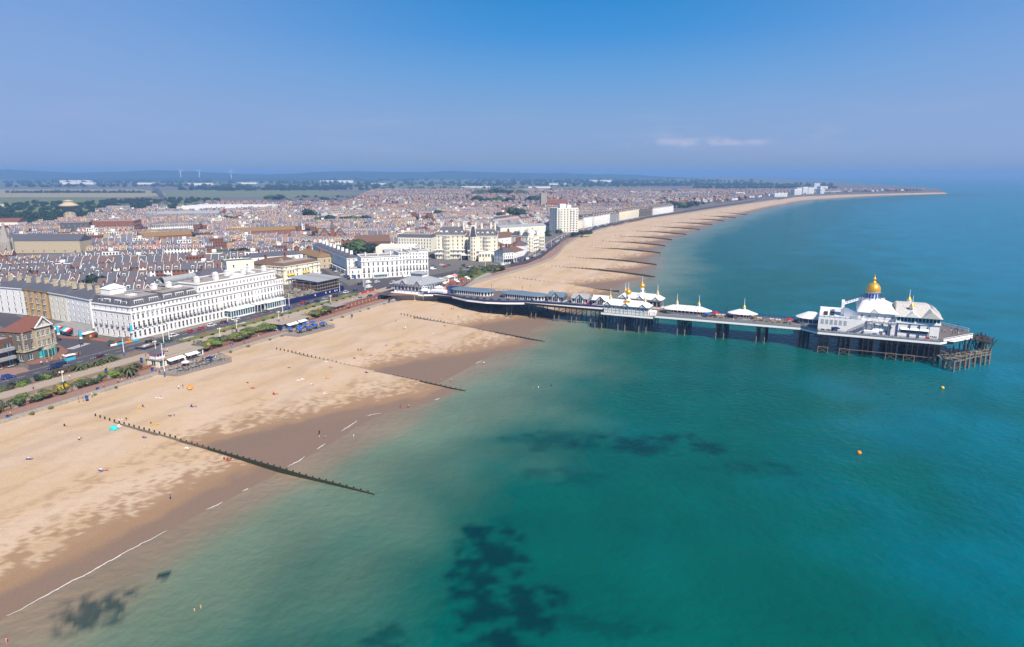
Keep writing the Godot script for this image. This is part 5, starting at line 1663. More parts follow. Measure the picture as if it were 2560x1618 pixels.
func entrance_hall() -> void:
	# stands over the landward end: plan in the pier's frame
	var o := on_pier("pier_entrance", "pier entrance pavilion with wide pale grey roof and lantern", "pavilion", -17.0, -16.0, 9.8)
	var plan := plan_of([[-11, 12.5], [11, 12.5], [13, -9], [9, -14], [-11, -14]])
	ring_of(o, plan, 6.2, 2.5, {"arch": true, "sill": 1.5, "head": 4.8, "gap": 0.17, "glass": "mid_glass"})
	var r := Mb.new()
	var low := plan_of([[-12.6, 13.8], [11.5, 13.8], [15.5, -10], [10.5, -15.6], [-12.6, -15.6]])
	var up := plan_of([[-4.5, 2.0], [4.5, 2.0], [5.0, -4.0], [4.0, -5.0], [-4.5, -5.0]])
	r.skirt(low, 6.0, up, 9.6)
	part("roof", r, M.lead, o)
	var lan := Mb.new()
	lan.prism(up, 9.6, 11.6, false)
	part("lantern", lan, M.bright_white, o)
	for i in 10:
		var w := Mb.new()
		w.span(Vector3(-4.2 + i * 0.88, 10.0, 2.02), Vector3(-3.7 + i * 0.88, 11.3, 2.06))
		part("lantern_window", w, M.blue_trim, o)
	var lr := Mb.new()
	lr.skirt(plan_of([[-5.5, 3.0], [5.5, 3.0], [6.0, -4.6], [4.8, -6.0], [-5.5, -6.0]]), 11.6, plan_of([[-1, -0.5], [1, -0.5], [1, -1.5], [0.8, -1.8], [-1, -1.8]]), 13.0)
	part("lantern_roof", lr, M.lead, o)
	for x in [-3.2, 8.0]:
		var g := Mb.new()
		g.tri(Vector3(x - 2.3, 5.8, 14.0), Vector3(x + 2.3, 5.8, 14.0), Vector3(x, 8.4, 14.0))
		g.quad(Vector3(x, 8.4, 14.1), Vector3(x + 2.3, 5.8, 14.1), Vector3(x + 2.3, 5.8, 9), Vector3(x, 8.4, 9))
		g.quad(Vector3(x - 2.3, 5.8, 14.1), Vector3(x, 8.4, 14.1), Vector3(x, 8.4, 9), Vector3(x - 2.3, 5.8, 9))
		part("gable", g, M.lead, o)
		var gt := Mb.new()
		gt.bar(Vector3(x - 2.4, 5.7, 14.2), Vector3(x, 8.4, 14.2), 0.25); gt.bar(Vector3(x, 8.4, 14.2), Vector3(x + 2.4, 5.7, 14.2), 0.25)
		part("gable_trim", gt, M.blue_trim, o)
	# floor slab and legs down to the sand
	var fl := Mb.new()
	fl.prism(plan_of([[-13, 14], [12.5, 14], [16, -10], [10, -16], [-13, -16]]), -1.0, -0.05, true, true)
	part("floor_slab", fl, M.bright_white, o)
	for k in [[-9, 12], [-1, 12.5], [5, 12.5], [10, 10], [11, 2]]:
		var c := Mb.new()
		c.tube(Vector3(k[0], -5.5, k[1]), Vector3(k[0], -1, k[1]), 0.45, 0.45, 8, false)
		part("column", c, M.white, o)
	var bk := Mb.new()
	bk.span(Vector3(-12, -5.5, -14), Vector3(11, -1.0, 8))
	part("undercroft_wall", bk, M.dark_slate, o)
	for k in [[5.5, 8.5, "left"], [8.5, -4.0, "right"]]:
		var t := on_pier("white_kiosk", "small kiosk with a shallow white tent roof, %s of two by the pier entrance" % k[2], "kiosk", -10.0 + k[0], -13.0 + k[1], DECK, "white kiosks by the pier entrance")
		var b := Mb.new()
		b.lathe(Vector3.ZERO, PackedVector2Array([Vector2(1.9, 0), Vector2(1.9, 2.3)]), 8)
		part("wall", b, M.bright_white, t)
		var rr := Mb.new()
		rr.lathe(Vector3.ZERO, PackedVector2Array([Vector2(3.2, 2.2), Vector2(2.0, 3.0), Vector2(0.1, 3.6)]), 12)
		part("roof", rr, M.bright_white, t)
	var sc := on_pier("screen_wall", "white screened enclosure in front of the pier kiosks", "screen", 3.0, -8.5)
	var s := Mb.new()
	s.span(Vector3(-5, 0, -3), Vector3(5, 2.2, 2.0))
	part("panel", s, M.bright_white, sc)
	var st := on_pier("souvenir_stall", "stall hung with red and blue goods at the start of the pier", "stall", 9.5, -19.5)
	s = Mb.new(); s.span(Vector3(-5, 0, -2.5), Vector3(5, 2.8, 2.5)); part("wall", s, M.bright_white, st)
	s = Mb.new(); s.span(Vector3(-5.4, 2.8, -3.0), Vector3(5.4, 3.1, 3.2), true); part("roof", s, M.navy, st)
	for k in [[-4.4, "red"], [-3.0, "mid_blue"], [-1.4, "mid_blue"], [0.4, "pale_glass"], [2.0, "mid_blue"], [3.6, "black"]]:
		s = Mb.new(); s.box(Vector3(k[0], 0.5, 2.7), Vector3(1.2, 1.7, 0.4)); part("goods", s, M[k[1]], st)

func stadium(l: float, r: float, n := 8, pointed := 0.0) -> PackedVector2Array:
	var p := []
	for i in n + 1:
		var t := -PI / 2 + PI * i / n
		p.append([l / 2 + cos(t) * (r + pointed), sin(t) * r])
	for i in n + 1:
		var t := PI / 2 + PI * i / n
		p.append([-l / 2 + cos(t) * (r + pointed), sin(t) * r])
	return plan_of(p)

func shelters() -> void:
	for k in [[24.5, -16.5, 17.5, "nearer the shore"], [61.0, -17.0, 18.5, "farther from the shore"]]:
		var o := on_pier("glazed_shelter", "long round ended glazed shelter with blue roof, the one %s" % k[3], "shelter", k[0], k[1], DECK, "glazed shelters on the pier", -0.03)
		ring_of(o, stadium(k[2], 5.5), 2.9, 1.5, {"sill": 0.35, "head": 2.5, "gap": 0.2, "trim": "bright_white"})
		var r := Mb.new()
		r.skirt(stadium(k[2] + 0.6, 6.3), 2.9, stadium(k[2], 3.0), 3.7)
		part("roof", r, M.blue_roof, o)
		var f := Mb.new()
		f.prism(stadium(k[2] + 0.7, 6.4), 2.7, 2.9, false)
		part("fascia", f, M.lead, o)
	for k in [[83.0, -17.0, "blue_roof", "blue roofed gabled kiosk with a glazed front halfway along the pier"], [98.3, -17.6, "lead", "pale roofed gabled kiosk next to the blue one on the pier"], [111.5, -17.0, "white_roof", "white roofed gabled kiosk beside the domed pier arcade"]]:
		var o := on_pier("gabled_kiosk", k[3], "kiosk", k[0], k[1], DECK, "gabled kiosks on the pier")
		ring_of(o, rect(-5, 5, -3.2, 3.2), 3.0, 1.6, {"sill": 0.8, "head": 2.6, "trim": "bright_white" if k[2] != "blue_roof" else "lead"})
		var r := Mb.new()
		r.gable(Vector3(0, 3.0, 0), 10, 6.4, 2.6, 0.5)
		r.quad(Vector3(-2.6, 3.0, 4.0), Vector3(0, 5.4, 4.0), Vector3(0, 5.4, 0), Vector3(-2.6, 3.0, 0))
		r.quad(Vector3(0, 5.4, 4.0), Vector3(2.6, 3.0, 4.0), Vector3(2.6, 3.0, 0), Vector3(0, 5.4, 0))
		part("roof", r, M[k[2]], o)
		var g := Mb.new()
		g.span(Vector3(-2.2, 0, 3.2), Vector3(2.2, 3.0, 3.8)); g.tri(Vector3(-2.2, 3.0, 3.8), Vector3(2.2, 3.0, 3.8), Vector3(0, 5.0, 3.8))
		part("gable_front", g, M.white, o)
		for i in 3:
			var w := Mb.new()
			w.span(Vector3(-1.7 + i * 1.2, 0.4, 3.8), Vector3(-0.7 + i * 1.2, 3.2 if i != 1 else 4.0, 3.84))
			part("window", w, M.glass, o)
		var t := Mb.new()
		t.bar(Vector3(-2.7, 2.95, 4.05), Vector3(0, 5.45, 4.05), 0.3); t.bar(Vector3(0, 5.45, 4.05), Vector3(2.7, 2.95, 4.05), 0.3)
		part("gable_trim", t, M.slate if k[2] != "white_roof" else M.blue_trim, o)

func minaret(o: Node3D, x: float, z: float, y: float, s: float, dome: bool) -> void:
	var b := Mb.new()
	b.lathe(Vector3(x, y, z), PackedVector2Array([Vector2(1.5 * s, 0), Vector2(1.1 * s, 0.9 * s), Vector2(1.0 * s, 2.2 * s), Vector2(1.25 * s, 2.4 * s), Vector2(1.0 * s, 2.6 * s), Vector2(0.95 * s, 3.0 * s)]), 8)
	part("turret", b, M.bright_white, o)
	var w := Mb.new()
	for i in 4:
		var t := i * PI / 2
		w.tr = Transform3D(Basis(Vector3.UP, t), Vector3(x, y, z))
		w.quad(Vector3(-0.3 * s, 1.1 * s, 1.06 * s), Vector3(0.3 * s, 1.1 * s, 1.06 * s), Vector3(0.3 * s, 2.0 * s, 1.06 * s), Vector3(-0.3 * s, 2.0 * s, 1.06 * s))
	part("turret_opening", w, M.glass, o)
	var d := Mb.new()
	if dome:
		d.lathe(Vector3(x, y + 3.0 * s, z), PackedVector2Array([Vector2(0.9 * s, 0), Vector2(1.35 * s, 0.5 * s), Vector2(1.5 * s, 1.15 * s), Vector2(1.3 * s, 1.8 * s), Vector2(0.8 * s, 2.3 * s), Vector2(0.25 * s, 2.65 * s), Vector2(0.1 * s, 3.1 * s)]), 16)
	else:
		d.lathe(Vector3(x, y + 2.9 * s, z), PackedVector2Array([Vector2(1.3 * s, 0), Vector2(1.0 * s, 0.25 * s), Vector2(0.8 * s, 0.7 * s), Vector2(0.35 * s, 1.1 * s), Vector2(0.12 * s, 1.7 * s)]), 12)
	part("dome" if dome else "cap", d, M.gold, o)
	var sp := Mb.new()
	var y1 := y + (6.0 if dome else 4.5) * s
	sp.tube(Vector3(x, y1, z), Vector3(x, y1 + 3.6, z), 0.16, 0.06, 6)
	part("spike", sp, M.bright_white, o)

func arcade_pavilion() -> void:
	# two long halls either side of the walkway
	for k in [[1.0, "near", "white arcade hall with gilded domes on the near side of the pier"], [-22.0, "far", "white arcade hall with gilded domes on the far side of the pier"]]:
		var far: bool = k[1] == "far"
		var o := on_pier("arcade_hall", k[2], "pavilion", 133.0 if not far else 132.0, k[0], DECK, "pair of domed arcade halls")
		var x0 := -13.5 if not far else -10.5; var x1 := 11.5 if not far else 14.0
		var h := 4.6 if not far else 5.0
		ring_of(o, rect(x0, x1, -4.2, 3.4), h, 2.1, {"wall": "bright_white", "trim": "lead", "sill": 2.9 if not far else 1.0, "head": 3.9, "gap": 0.1 if far else 0.2, "glass": "glass" if far else "pale_glass"})
		var rb := Mb.new()
		if not far:
			for i in 24: rb.span(Vector3(x0 + 0.2 + i * 1.04, 0.1, 3.4), Vector3(x0 + 0.32 + i * 1.04, 2.8, 3.5))
			rb.span(Vector3(x0, 1.6, 3.4), Vector3(x1, 1.75, 3.52))
			part("batten", rb, M.lead, o)
		var r := Mb.new()
		r.skirt(rect(x0 - 0.9, x1 + 0.9, -5.0, 4.2), h, rect(x0 + 2.5, x1 - 2.5, -0.6, 0.0), h + 2.8)
		part("roof", r, M.white_roof, o)
		for x in [x0 + 2.2, (x0 + x1) / 2, x1 - 3.0]:
			var g := Mb.new()
			g.tri(Vector3(x - 2.0, h - 0.1, 4.3), Vector3(x + 2.0, h - 0.1, 4.3), Vector3(x, h + 1.7, 4.3))
			g.quad(Vector3(x, h + 1.7, 4.4), Vector3(x + 2.1, h - 0.1, 4.4), Vector3(x + 2.1, h - 0.1, 1), Vector3(x, h + 1.7, 1))
			g.quad(Vector3(x - 2.1, h - 0.1, 4.4), Vector3(x, h + 1.7, 4.4), Vector3(x, h + 1.7, 1), Vector3(x - 2.1, h - 0.1, 1))
			part("gable", g, M.white_roof, o)
			var t := Mb.new()
			t.bar(Vector3(x - 2.2, h - 0.2, 4.5), Vector3(x, h + 1.75, 4.5), 0.2); t.bar(Vector3(x, h + 1.75, 4.5), Vector3(x + 2.2, h - 0.2, 4.5), 0.2)
			part("gable_trim", t, M.blue_trim, o)
		minaret(o, x0 + 2.5, -0.4, h + 1.6, 0.75, false)
		minaret(o, x1 - 2.8, -0.4, h + 1.6, 0.75, false)
		minaret(o, (x0 + x1) / 2 + 0.2, -0.4, h + 2.4, 1.15, true)
		var gb := Mb.new()
		gb.box(Vector3((x0 + x1) / 2 + 0.2, h + 0.6, 1.2), Vector3(3.2, 2.2, 2.0))
		part("dome_base", gb, M.gold if not far else M.white, o)
	var j := on_pier("white_hoarding", "white boarded screen at the corner of the near arcade hall", "screen", 146.6, 0.0)
	var s := Mb.new(); s.span(Vector3(-1.6, 0, -1.4), Vector3(1.6, 2.4, 2.4)); part("panel", s, M.white, j)

func ovals() -> void:
	for k in [[162.5, -11.0, 17.0, 5.0, 2, "long white oval shelter with a ridged roof on the outer pier"], [192.0, -13.0, 6.0, 4.6, 1, "short white oval shelter with one turret on the outer pier"]]:
		var o := on_pier("oval_shelter", k[5], "shelter", k[0], k[1])
		ring_of(o, stadium(k[2] - 4.0, k[3] - 1.0), 2.8, 1.9, {"sill": 1.1, "head": 2.4, "trim": "white", "gap": 0.12})
		var r := Mb.new()
		r.skirt(stadium(k[2] - 2.5, k[3] + 0.4, 8, 1.2), 2.6, stadium(k[2] - 4.5, 0.8, 8, 0.6), 4.7)
		part("roof", r, M.white_roof, o)
		for i in 3 if k[4] == 2 else 0:
			var b := Mb.new()
			b.bar(Vector3(-5.0 + i * 5.0, 2.75, 5.2), Vector3(-5.0 + i * 5.0, 4.8, 0.6), 0.12)
			part("roof_roll", b, M.slate, o)
		for i in k[4]: minaret(o, (-5.5 + i * 12.0) if k[4] == 2 else 0.6, 0.0, 4.2, 0.7, false)

func pier_head() -> void:
	var o := on_pier("pier_theatre", "great white pavilion at the pier's end under a golden dome", "pavilion", 229.7, 0.6)
	# left block with a roof terrace
	var w := Mb.new(); var loose := {}
	facade(o, w, loose, Vector3(0, 0, 0), Vector3(19, 0, 0), 6.6, [])
	facade(o, w, loose, Vector3(0, 0, -30), Vector3(0, 0, 0), 6.6, [[1.0, 2.0, 1.4, 5]])
	facade(o, w, loose, Vector3(19, 0, 0), Vector3(34, 0, -0.6), 6.6, [[0.3, 2.2, 0.9, 2]])
	w.prism(rect(0.02, 34, -30, -0.02), 6.3, 6.6)
	facade(o, w, loose, Vector3(52, 0, -1.4), Vector3(52, 0, -30), 6.6, [[0.8, 2.0, 1.3, 6]])
	facade(o, w, loose, Vector3(34, 0, -0.6), Vector3(52, 0, -1.4), 6.6, [])
	facade(o, w, loose, Vector3(52, 0, -30), Vector3(0, 0, -30), 6.6, [])
	part("wall", w, M.white, o)
	for i in 6:
		for j in 5:
			var v := Mb.new()
			v.span(Vector3(1.2 + i * 2.05, 5.45 - j * 0.5, 0.0), Vector3(2.6 + i * 2.05, 5.55 - j * 0.5, 0.16), true)
			part("vent", v, M.lead, o)
	for k in [[6.2, 7.3, 2.1], [8.4, 9.0, 1.3]]:
		var d := Mb.new(); d.span(Vector3(k[0], 0.1, 0.01), Vector3(k[1], k[2], 0.06)); part("door", d, M.glass, o)
	for i in 3:
		var b := Mb.new(); b.span(Vector3(36.2 + i * 4.0, 2.2, -0.75), Vector3(39.6 + i * 4.0, 3.5, -0.65)); part("window_band", b, M.teal_glass, o)
		var aw := Mb.new(); aw.quad(Vector3(36.0 + i * 4.0, 3.7, 0.2), Vector3(39.8 + i * 4.0, 3.7, 0.2), Vector3(39.8 + i * 4.0, 4.6, -0.62), Vector3(36.0 + i * 4.0, 4.6, -0.62)); part("awning", aw, M.bright_white, o)
	for i in 4:
		var b := Mb.new(); b.span(Vector3(48.6 + i * 0.75, 0.9, -1.3), Vector3(49.1 + i * 0.75, 1.4, -1.2)); part("window", b, M.glass, o)
	for x in [21.5, 25.0, 28.5, 31.8, 34.8, 39.9, 43.9, 47.9]:
		var p := Mb.new(); p.span(Vector3(x - 0.12, 0, -0.9), Vector3(x + 0.12, 6.6, 0.14 - (x - 19) * 0.035 + 0.45)); part("drainpipe", p, M.blue_trim, o)
	# terrace rail and clutter
	var tr := Mb.new()
	for s in [[Vector3(0.2, 6.6, 0), Vector3(19, 6.6, 0)], [Vector3(0.2, 6.6, -19), Vector3(9, 6.6, -19)], [Vector3(0.2, 6.6, -19), Vector3(0.2, 6.6, 0)], [Vector3(19, 6.6, 0), Vector3(34, 6.6, -0.6)]]:
		for h in [0.5, 1.1]: tr.bar(s[0] + Vector3(0, h, 0), s[1] + Vector3(0, h, 0), 0.09)
		var n := int((s[0] as Vector3).distance_to(s[1]) / 2.2)
		for i in n + 1: tr.bar((s[0] as Vector3).lerp(s[1], float(i) / n), (s[0] as Vector3).lerp(s[1], float(i) / n) + Vector3(0, 1.4, 0.001), 0.11)
	part("terrace_rail", tr, M.blue_trim, o)
	var tp := Mb.new()
	tp.span(Vector3(0.3, 6.62, -0.08), Vector3(18.8, 7.4, -0.04)); tp.span(Vector3(0.3, 6.62, -18.98), Vector3(8.8, 7.5, -18.94))
	part("terrace_screen", tp, M.bright_white, o)
	for k in [[3.0, -10.0], [6.0, -10.0]]:
		for i in 5:
			var b := Mb.new(); b.box(Vector3(k[0], 6.6, k[1] - 3 + i * 1.7), Vector3(1.9, 0.7, 0.9)); part("bench", b, M.dark_timber, o)
	# the tall walls beside the stair to the dome
	var sw := Mb.new()
	sw.span(Vector3(9.8, 6.6, -16), Vector3(11.2, 13.4, -7.5))
	part("stair_tower", sw, M.white, o)
	var sc := Mb.new()
	sc.quad(Vector3(11.2, 6.6, -6.0), Vector3(17.6, 6.6, -2.2), Vector3(17.6, 9.6, -2.2), Vector3(11.2, 11.4, -6.0))
	sc.quad(Vector3(11.2, 6.6, -7.5), Vector3(11.2, 6.6, -6.0), Vector3(11.2, 11.4, -6.0), Vector3(11.2, 11.6, -7.5))
	part("stair_wall", sc, M.white, o)
	# auditorium: upper wall, pyramid roof
	var uw := Mb.new()
	facade(o, uw, {}, Vector3(17.4, 6.6, -2.0), Vector3(34, 6.6, -1.6), 3.9, [[1.5, 1.0, 0.9, 5]])
	facade(o, uw, {}, Vector3(17.4, 6.6, -30), Vector3(17.4, 6.6, -2.0), 3.9, [])
	facade(o, uw, {}, Vector3(34, 6.6, -1.6), Vector3(34, 6.6, -30), 3.9, [])
	facade(o, uw, {}, Vector3(34, 6.6, -30), Vector3(17.4, 6.6, -30), 3.9, [])
	part("upper_wall", uw, M.white, o)
	var r := Mb.new()
	var oct := func(cx: float, cz: float, rx: float, rz: float) -> PackedVector2Array:
		var p := []
		for i in 12: p.append([cx + cos(TAU * (i + 0.5) / 12) * rx, cz + sin(TAU * (i + 0.5) / 12) * rz])
		return plan_of(p)
	r.skirt(plan_of([[16.6, -2.4], [17.4, -1.0], [34.6, -0.6], [35.4, -2.0], [35.4, -30], [34.6, -31], [17.4, -31], [16.6, -30]]), 10.4, plan_of([[19.4, -13.4], [20.4, -12.2], [26.6, -12.2], [27.6, -13.4], [27.6, -19.6], [26.6, -20.8], [20.4, -20.8], [19.4, -19.6]]), 14.9)
	part("pyramid_roof", r, M.white_roof, o)
	var gg := Mb.new()
	gg.tri(Vector3(22.4, 10.4, -0.5), Vector3(26.4, 10.4, -0.5), Vector3(24.4, 12.0, -0.5))
	gg.quad(Vector3(24.4, 12.0, -0.4), Vector3(26.5, 10.4, -0.4), Vector3(26.5, 10.4, -4), Vector3(24.4, 12.0, -4)); gg.quad(Vector3(22.3, 10.4, -0.4), Vector3(24.4, 12.0, -0.4), Vector3(24.4, 12.0, -4), Vector3(22.3, 10.4, -4))
	part("roof_gable", gg, M.white_roof, o)
	# gallery and camera-obscura drum under the dome
	var c := Vector3(23.5, 0, -16.5)
	var ga := Mb.new()
	ga.lathe(c + Vector3(0, 14.7, 0), PackedVector2Array([Vector2(0.1, 0.2), Vector2(5.7, 0.2), Vector2(5.7, 0.0), Vector2(5.4, -0.4)]), 20)
	part("gallery", ga, M.white, o)
	var gr := Mb.new()
	gr.lathe(c + Vector3(0, 14.9, 0), PackedVector2Array([Vector2(5.5, 0), Vector2(5.5, 0.9)]), 20)
	part("gallery_screen", gr, M.bright_white, o)
	var gp := Mb.new()
	for i in 14:
		var p := c + Vector3(cos(TAU * i / 14) * 5.6, 14.9, sin(TAU * i / 14) * 5.6)
		gp.bar(p, p + Vector3(0, 1.7, 0.001), 0.12)
	gp.lathe(c + Vector3(0, 15.95, 0), PackedVector2Array([Vector2(5.56, 0), Vector2(5.66, 0.06), Vector2(5.56, 0.12)]), 20)
	part("gallery_rail", gp, M.blue_trim, o)
	var dr := Mb.new()
	dr.lathe(c + Vector3(0, 14.9, 0), PackedVector2Array([Vector2(2.9, 0), Vector2(2.9, 3.2), Vector2(3.5, 3.35), Vector2(3.5, 3.6)]), 16)
	part("drum", dr, M.white, o)
	for i in 12:
		var a := TAU * i / 12
		var win := Mb.new()
		win.tr = Transform3D(Basis(Vector3.UP, a), c)
		win.span(Vector3(-0.5, 15.4, 2.8), Vector3(0.5, 17.7, 2.96))
		part("drum_window", win, M.mid_blue, o)
	var dm := Mb.new()
	dm.lathe(c + Vector3(0, 18.45, 0), PackedVector2Array([Vector2(3.2, 0), Vector2(3.35, 0.9), Vector2(3.25, 1.8), Vector2(2.95, 2.7), Vector2(2.4, 3.5), Vector2(1.7, 4.15), Vector2(1.0, 4.6), Vector2(0.85, 4.8)]), 28)
	part("dome", dm, M.gold, o)
	var fn := Mb.new()
	fn.lathe(c + Vector3(0, 23.2, 0), PackedVector2Array([Vector2(1.05, 0), Vector2(0.85, 0.3), Vector2(0.5, 0.6), Vector2(0.45, 1.3), Vector2(0.95, 1.6), Vector2(0.7, 2.0), Vector2(0.3, 2.4), Vector2(0.35, 2.7), Vector2(0.06, 4.2)]), 12)
	part("finial", fn, M.gold, o)
	# stair up the roof to the gallery
	var sr := Mb.new()
	for s in [0.0, 1.5]:
		sr.bar(Vector3(11.2, 13.2, -12 - s), Vector3(18.4, 15.8, -15 - s), 0.12); sr.bar(Vector3(11.2, 12.4, -12 - s), Vector3(18.4, 15.0, -15 - s), 0.12)
	for i in 7: sr.bar(Vector3(11.2 + i * 1.2, 12.0 + i * 0.43, -12 - i * 0.5), Vector3(11.2 + i * 1.2, 13.7 + i * 0.43, -12 - i * 0.5 + 0.001), 0.11)
	part("roof_stair_rail", sr, M.blue_trim, o)
	var sf := Mb.new()
	sf.quad(Vector3(11.0, 11.6, -12), Vector3(18.4, 14.2, -15), Vector3(18.4, 15.5, -15), Vector3(11.0, 12.9, -12))
	part("roof_stair_screen", sf, M.bright_white, o)
	# right block: upper glazed storey and its roofs
	var rw := Mb.new()
	rw.prism(plan_of([[33.6, -0.2], [52.4, -1.0], [52.4, -31], [33.6, -31]]), 6.6, 7.5, true, true)
	part("upper_floor", rw, M.white, o)
	bays(o, Vector3(34.0, 7.5, -0.6), Vector3(52, 7.5, -1.4), 2.3, 1.5, {"sill": 0.1, "head": 1.9, "trim": "bright_white", "glass": "teal_glass"})
	bays(o, Vector3(52, 7.5, -1.4), Vector3(52, 7.5, -30), 2.3, 1.5, {"sill": 0.1, "head": 1.9, "trim": "bright_white", "glass": "teal_glass"})
	var rr := Mb.new()
	rr.skirt(plan_of([[33.0, 0.3], [53.0, -0.5], [53.0, -31.5], [33.0, -31.5]]), 9.8, plan_of([[34.0, -12], [47.0, -12], [47.0, -19], [34.0, -19]]), 14.2)
	part("right_roof", rr, M.weathered_roof, o)
	for k in [[48.0, -4.0, 4.2, 3.2], [40.5, -2.6, 3.0, 2.2], [49.5, -15.0, 4.0, 3.4]]:
		var h := Mb.new()
		h.tr = Transform3D(Basis(Vector3.UP, PI / 2), Vector3(k[0], 10.0, k[1]))
		h.hip(Vector3.ZERO, k[2] * 2.2, k[2] * 1.7, k[3], 0.2)
		part("roof_gable", h, M.white_roof if k[1] > -3 else M.weathered_roof, o)
	minaret(o, 40.3, -7.0, 11.2, 1.0, false)
	minaret(o, 40.0, -21.0, 12.0, 1.0, false)
	# outside stair
	var st := Mb.new()
	for i in 16: st.box(Vector3(13.6 + i * 0.62, 0.38 * i, 1.2), Vector3(0.66, 0.14, 1.6))
	st.span(Vector3(23.5, 6.0, 0.42), Vector3(34, 6.2, 2.0), true)
	part("outside_stair", st, M.lead, o)
	var sl := Mb.new()
	for z in [0.42, 2.0]:
		sl.bar(Vector3(13.4, 1.2, z), Vector3(23.5, 7.2, z), 0.1); sl.bar(Vector3(13.4, 0.6, z), Vector3(23.5, 6.6, z), 0.08)
	sl.bar(Vector3(23.5, 7.2, 2.0), Vector3(34, 7.2, 2.0), 0.1); sl.bar(Vector3(23.5, 6.7, 2.0), Vector3(34, 6.7, 2.0), 0.08)
	for i in 9: sl.bar(Vector3(13.4 + i * 1.26, i * 0.75, 2.0), Vector3(13.4 + i * 1.26, 1.2 + i * 0.75, 2.001), 0.09)
	for x in [23.5, 27, 30.5, 34]: sl.bar(Vector3(x, 0, 2.0), Vector3(x, 7.2, 2.001), 0.16)
	part("stair_rail", sl, M.blue_trim, o)
	var lo := Mb.new()
	lo.span(Vector3(20.5, 0, 0.3), Vector3(27, 2.2, 2.6)); lo.quad(Vector3(24, 2.2, 1.0), Vector3(29, 2.2, 1.0), Vector3(29, 4.6, 0.1), Vector3(25.5, 4.6, 0.1))
	part("lean_to", lo, M.white, o)
	# rounded bar at the landward end
	var rb := on_pier("rounded_bar", "rounded white bar with a fluted roof beside the pier pavilion", "bar", 226.0, -15.0)
	ring_of(rb, stadium(2.0, 5.2, 6), 3.2, 1.8, {"trim": "white", "sill": 0.8, "head": 2.7, "glass": "teal_glass"})
	var rf := Mb.new(); rf.skirt(stadium(2.6, 6.4, 6), 3.2, stadium(1.5, 1.5, 6), 5.8); part("roof", rf, M.white_roof, rb)

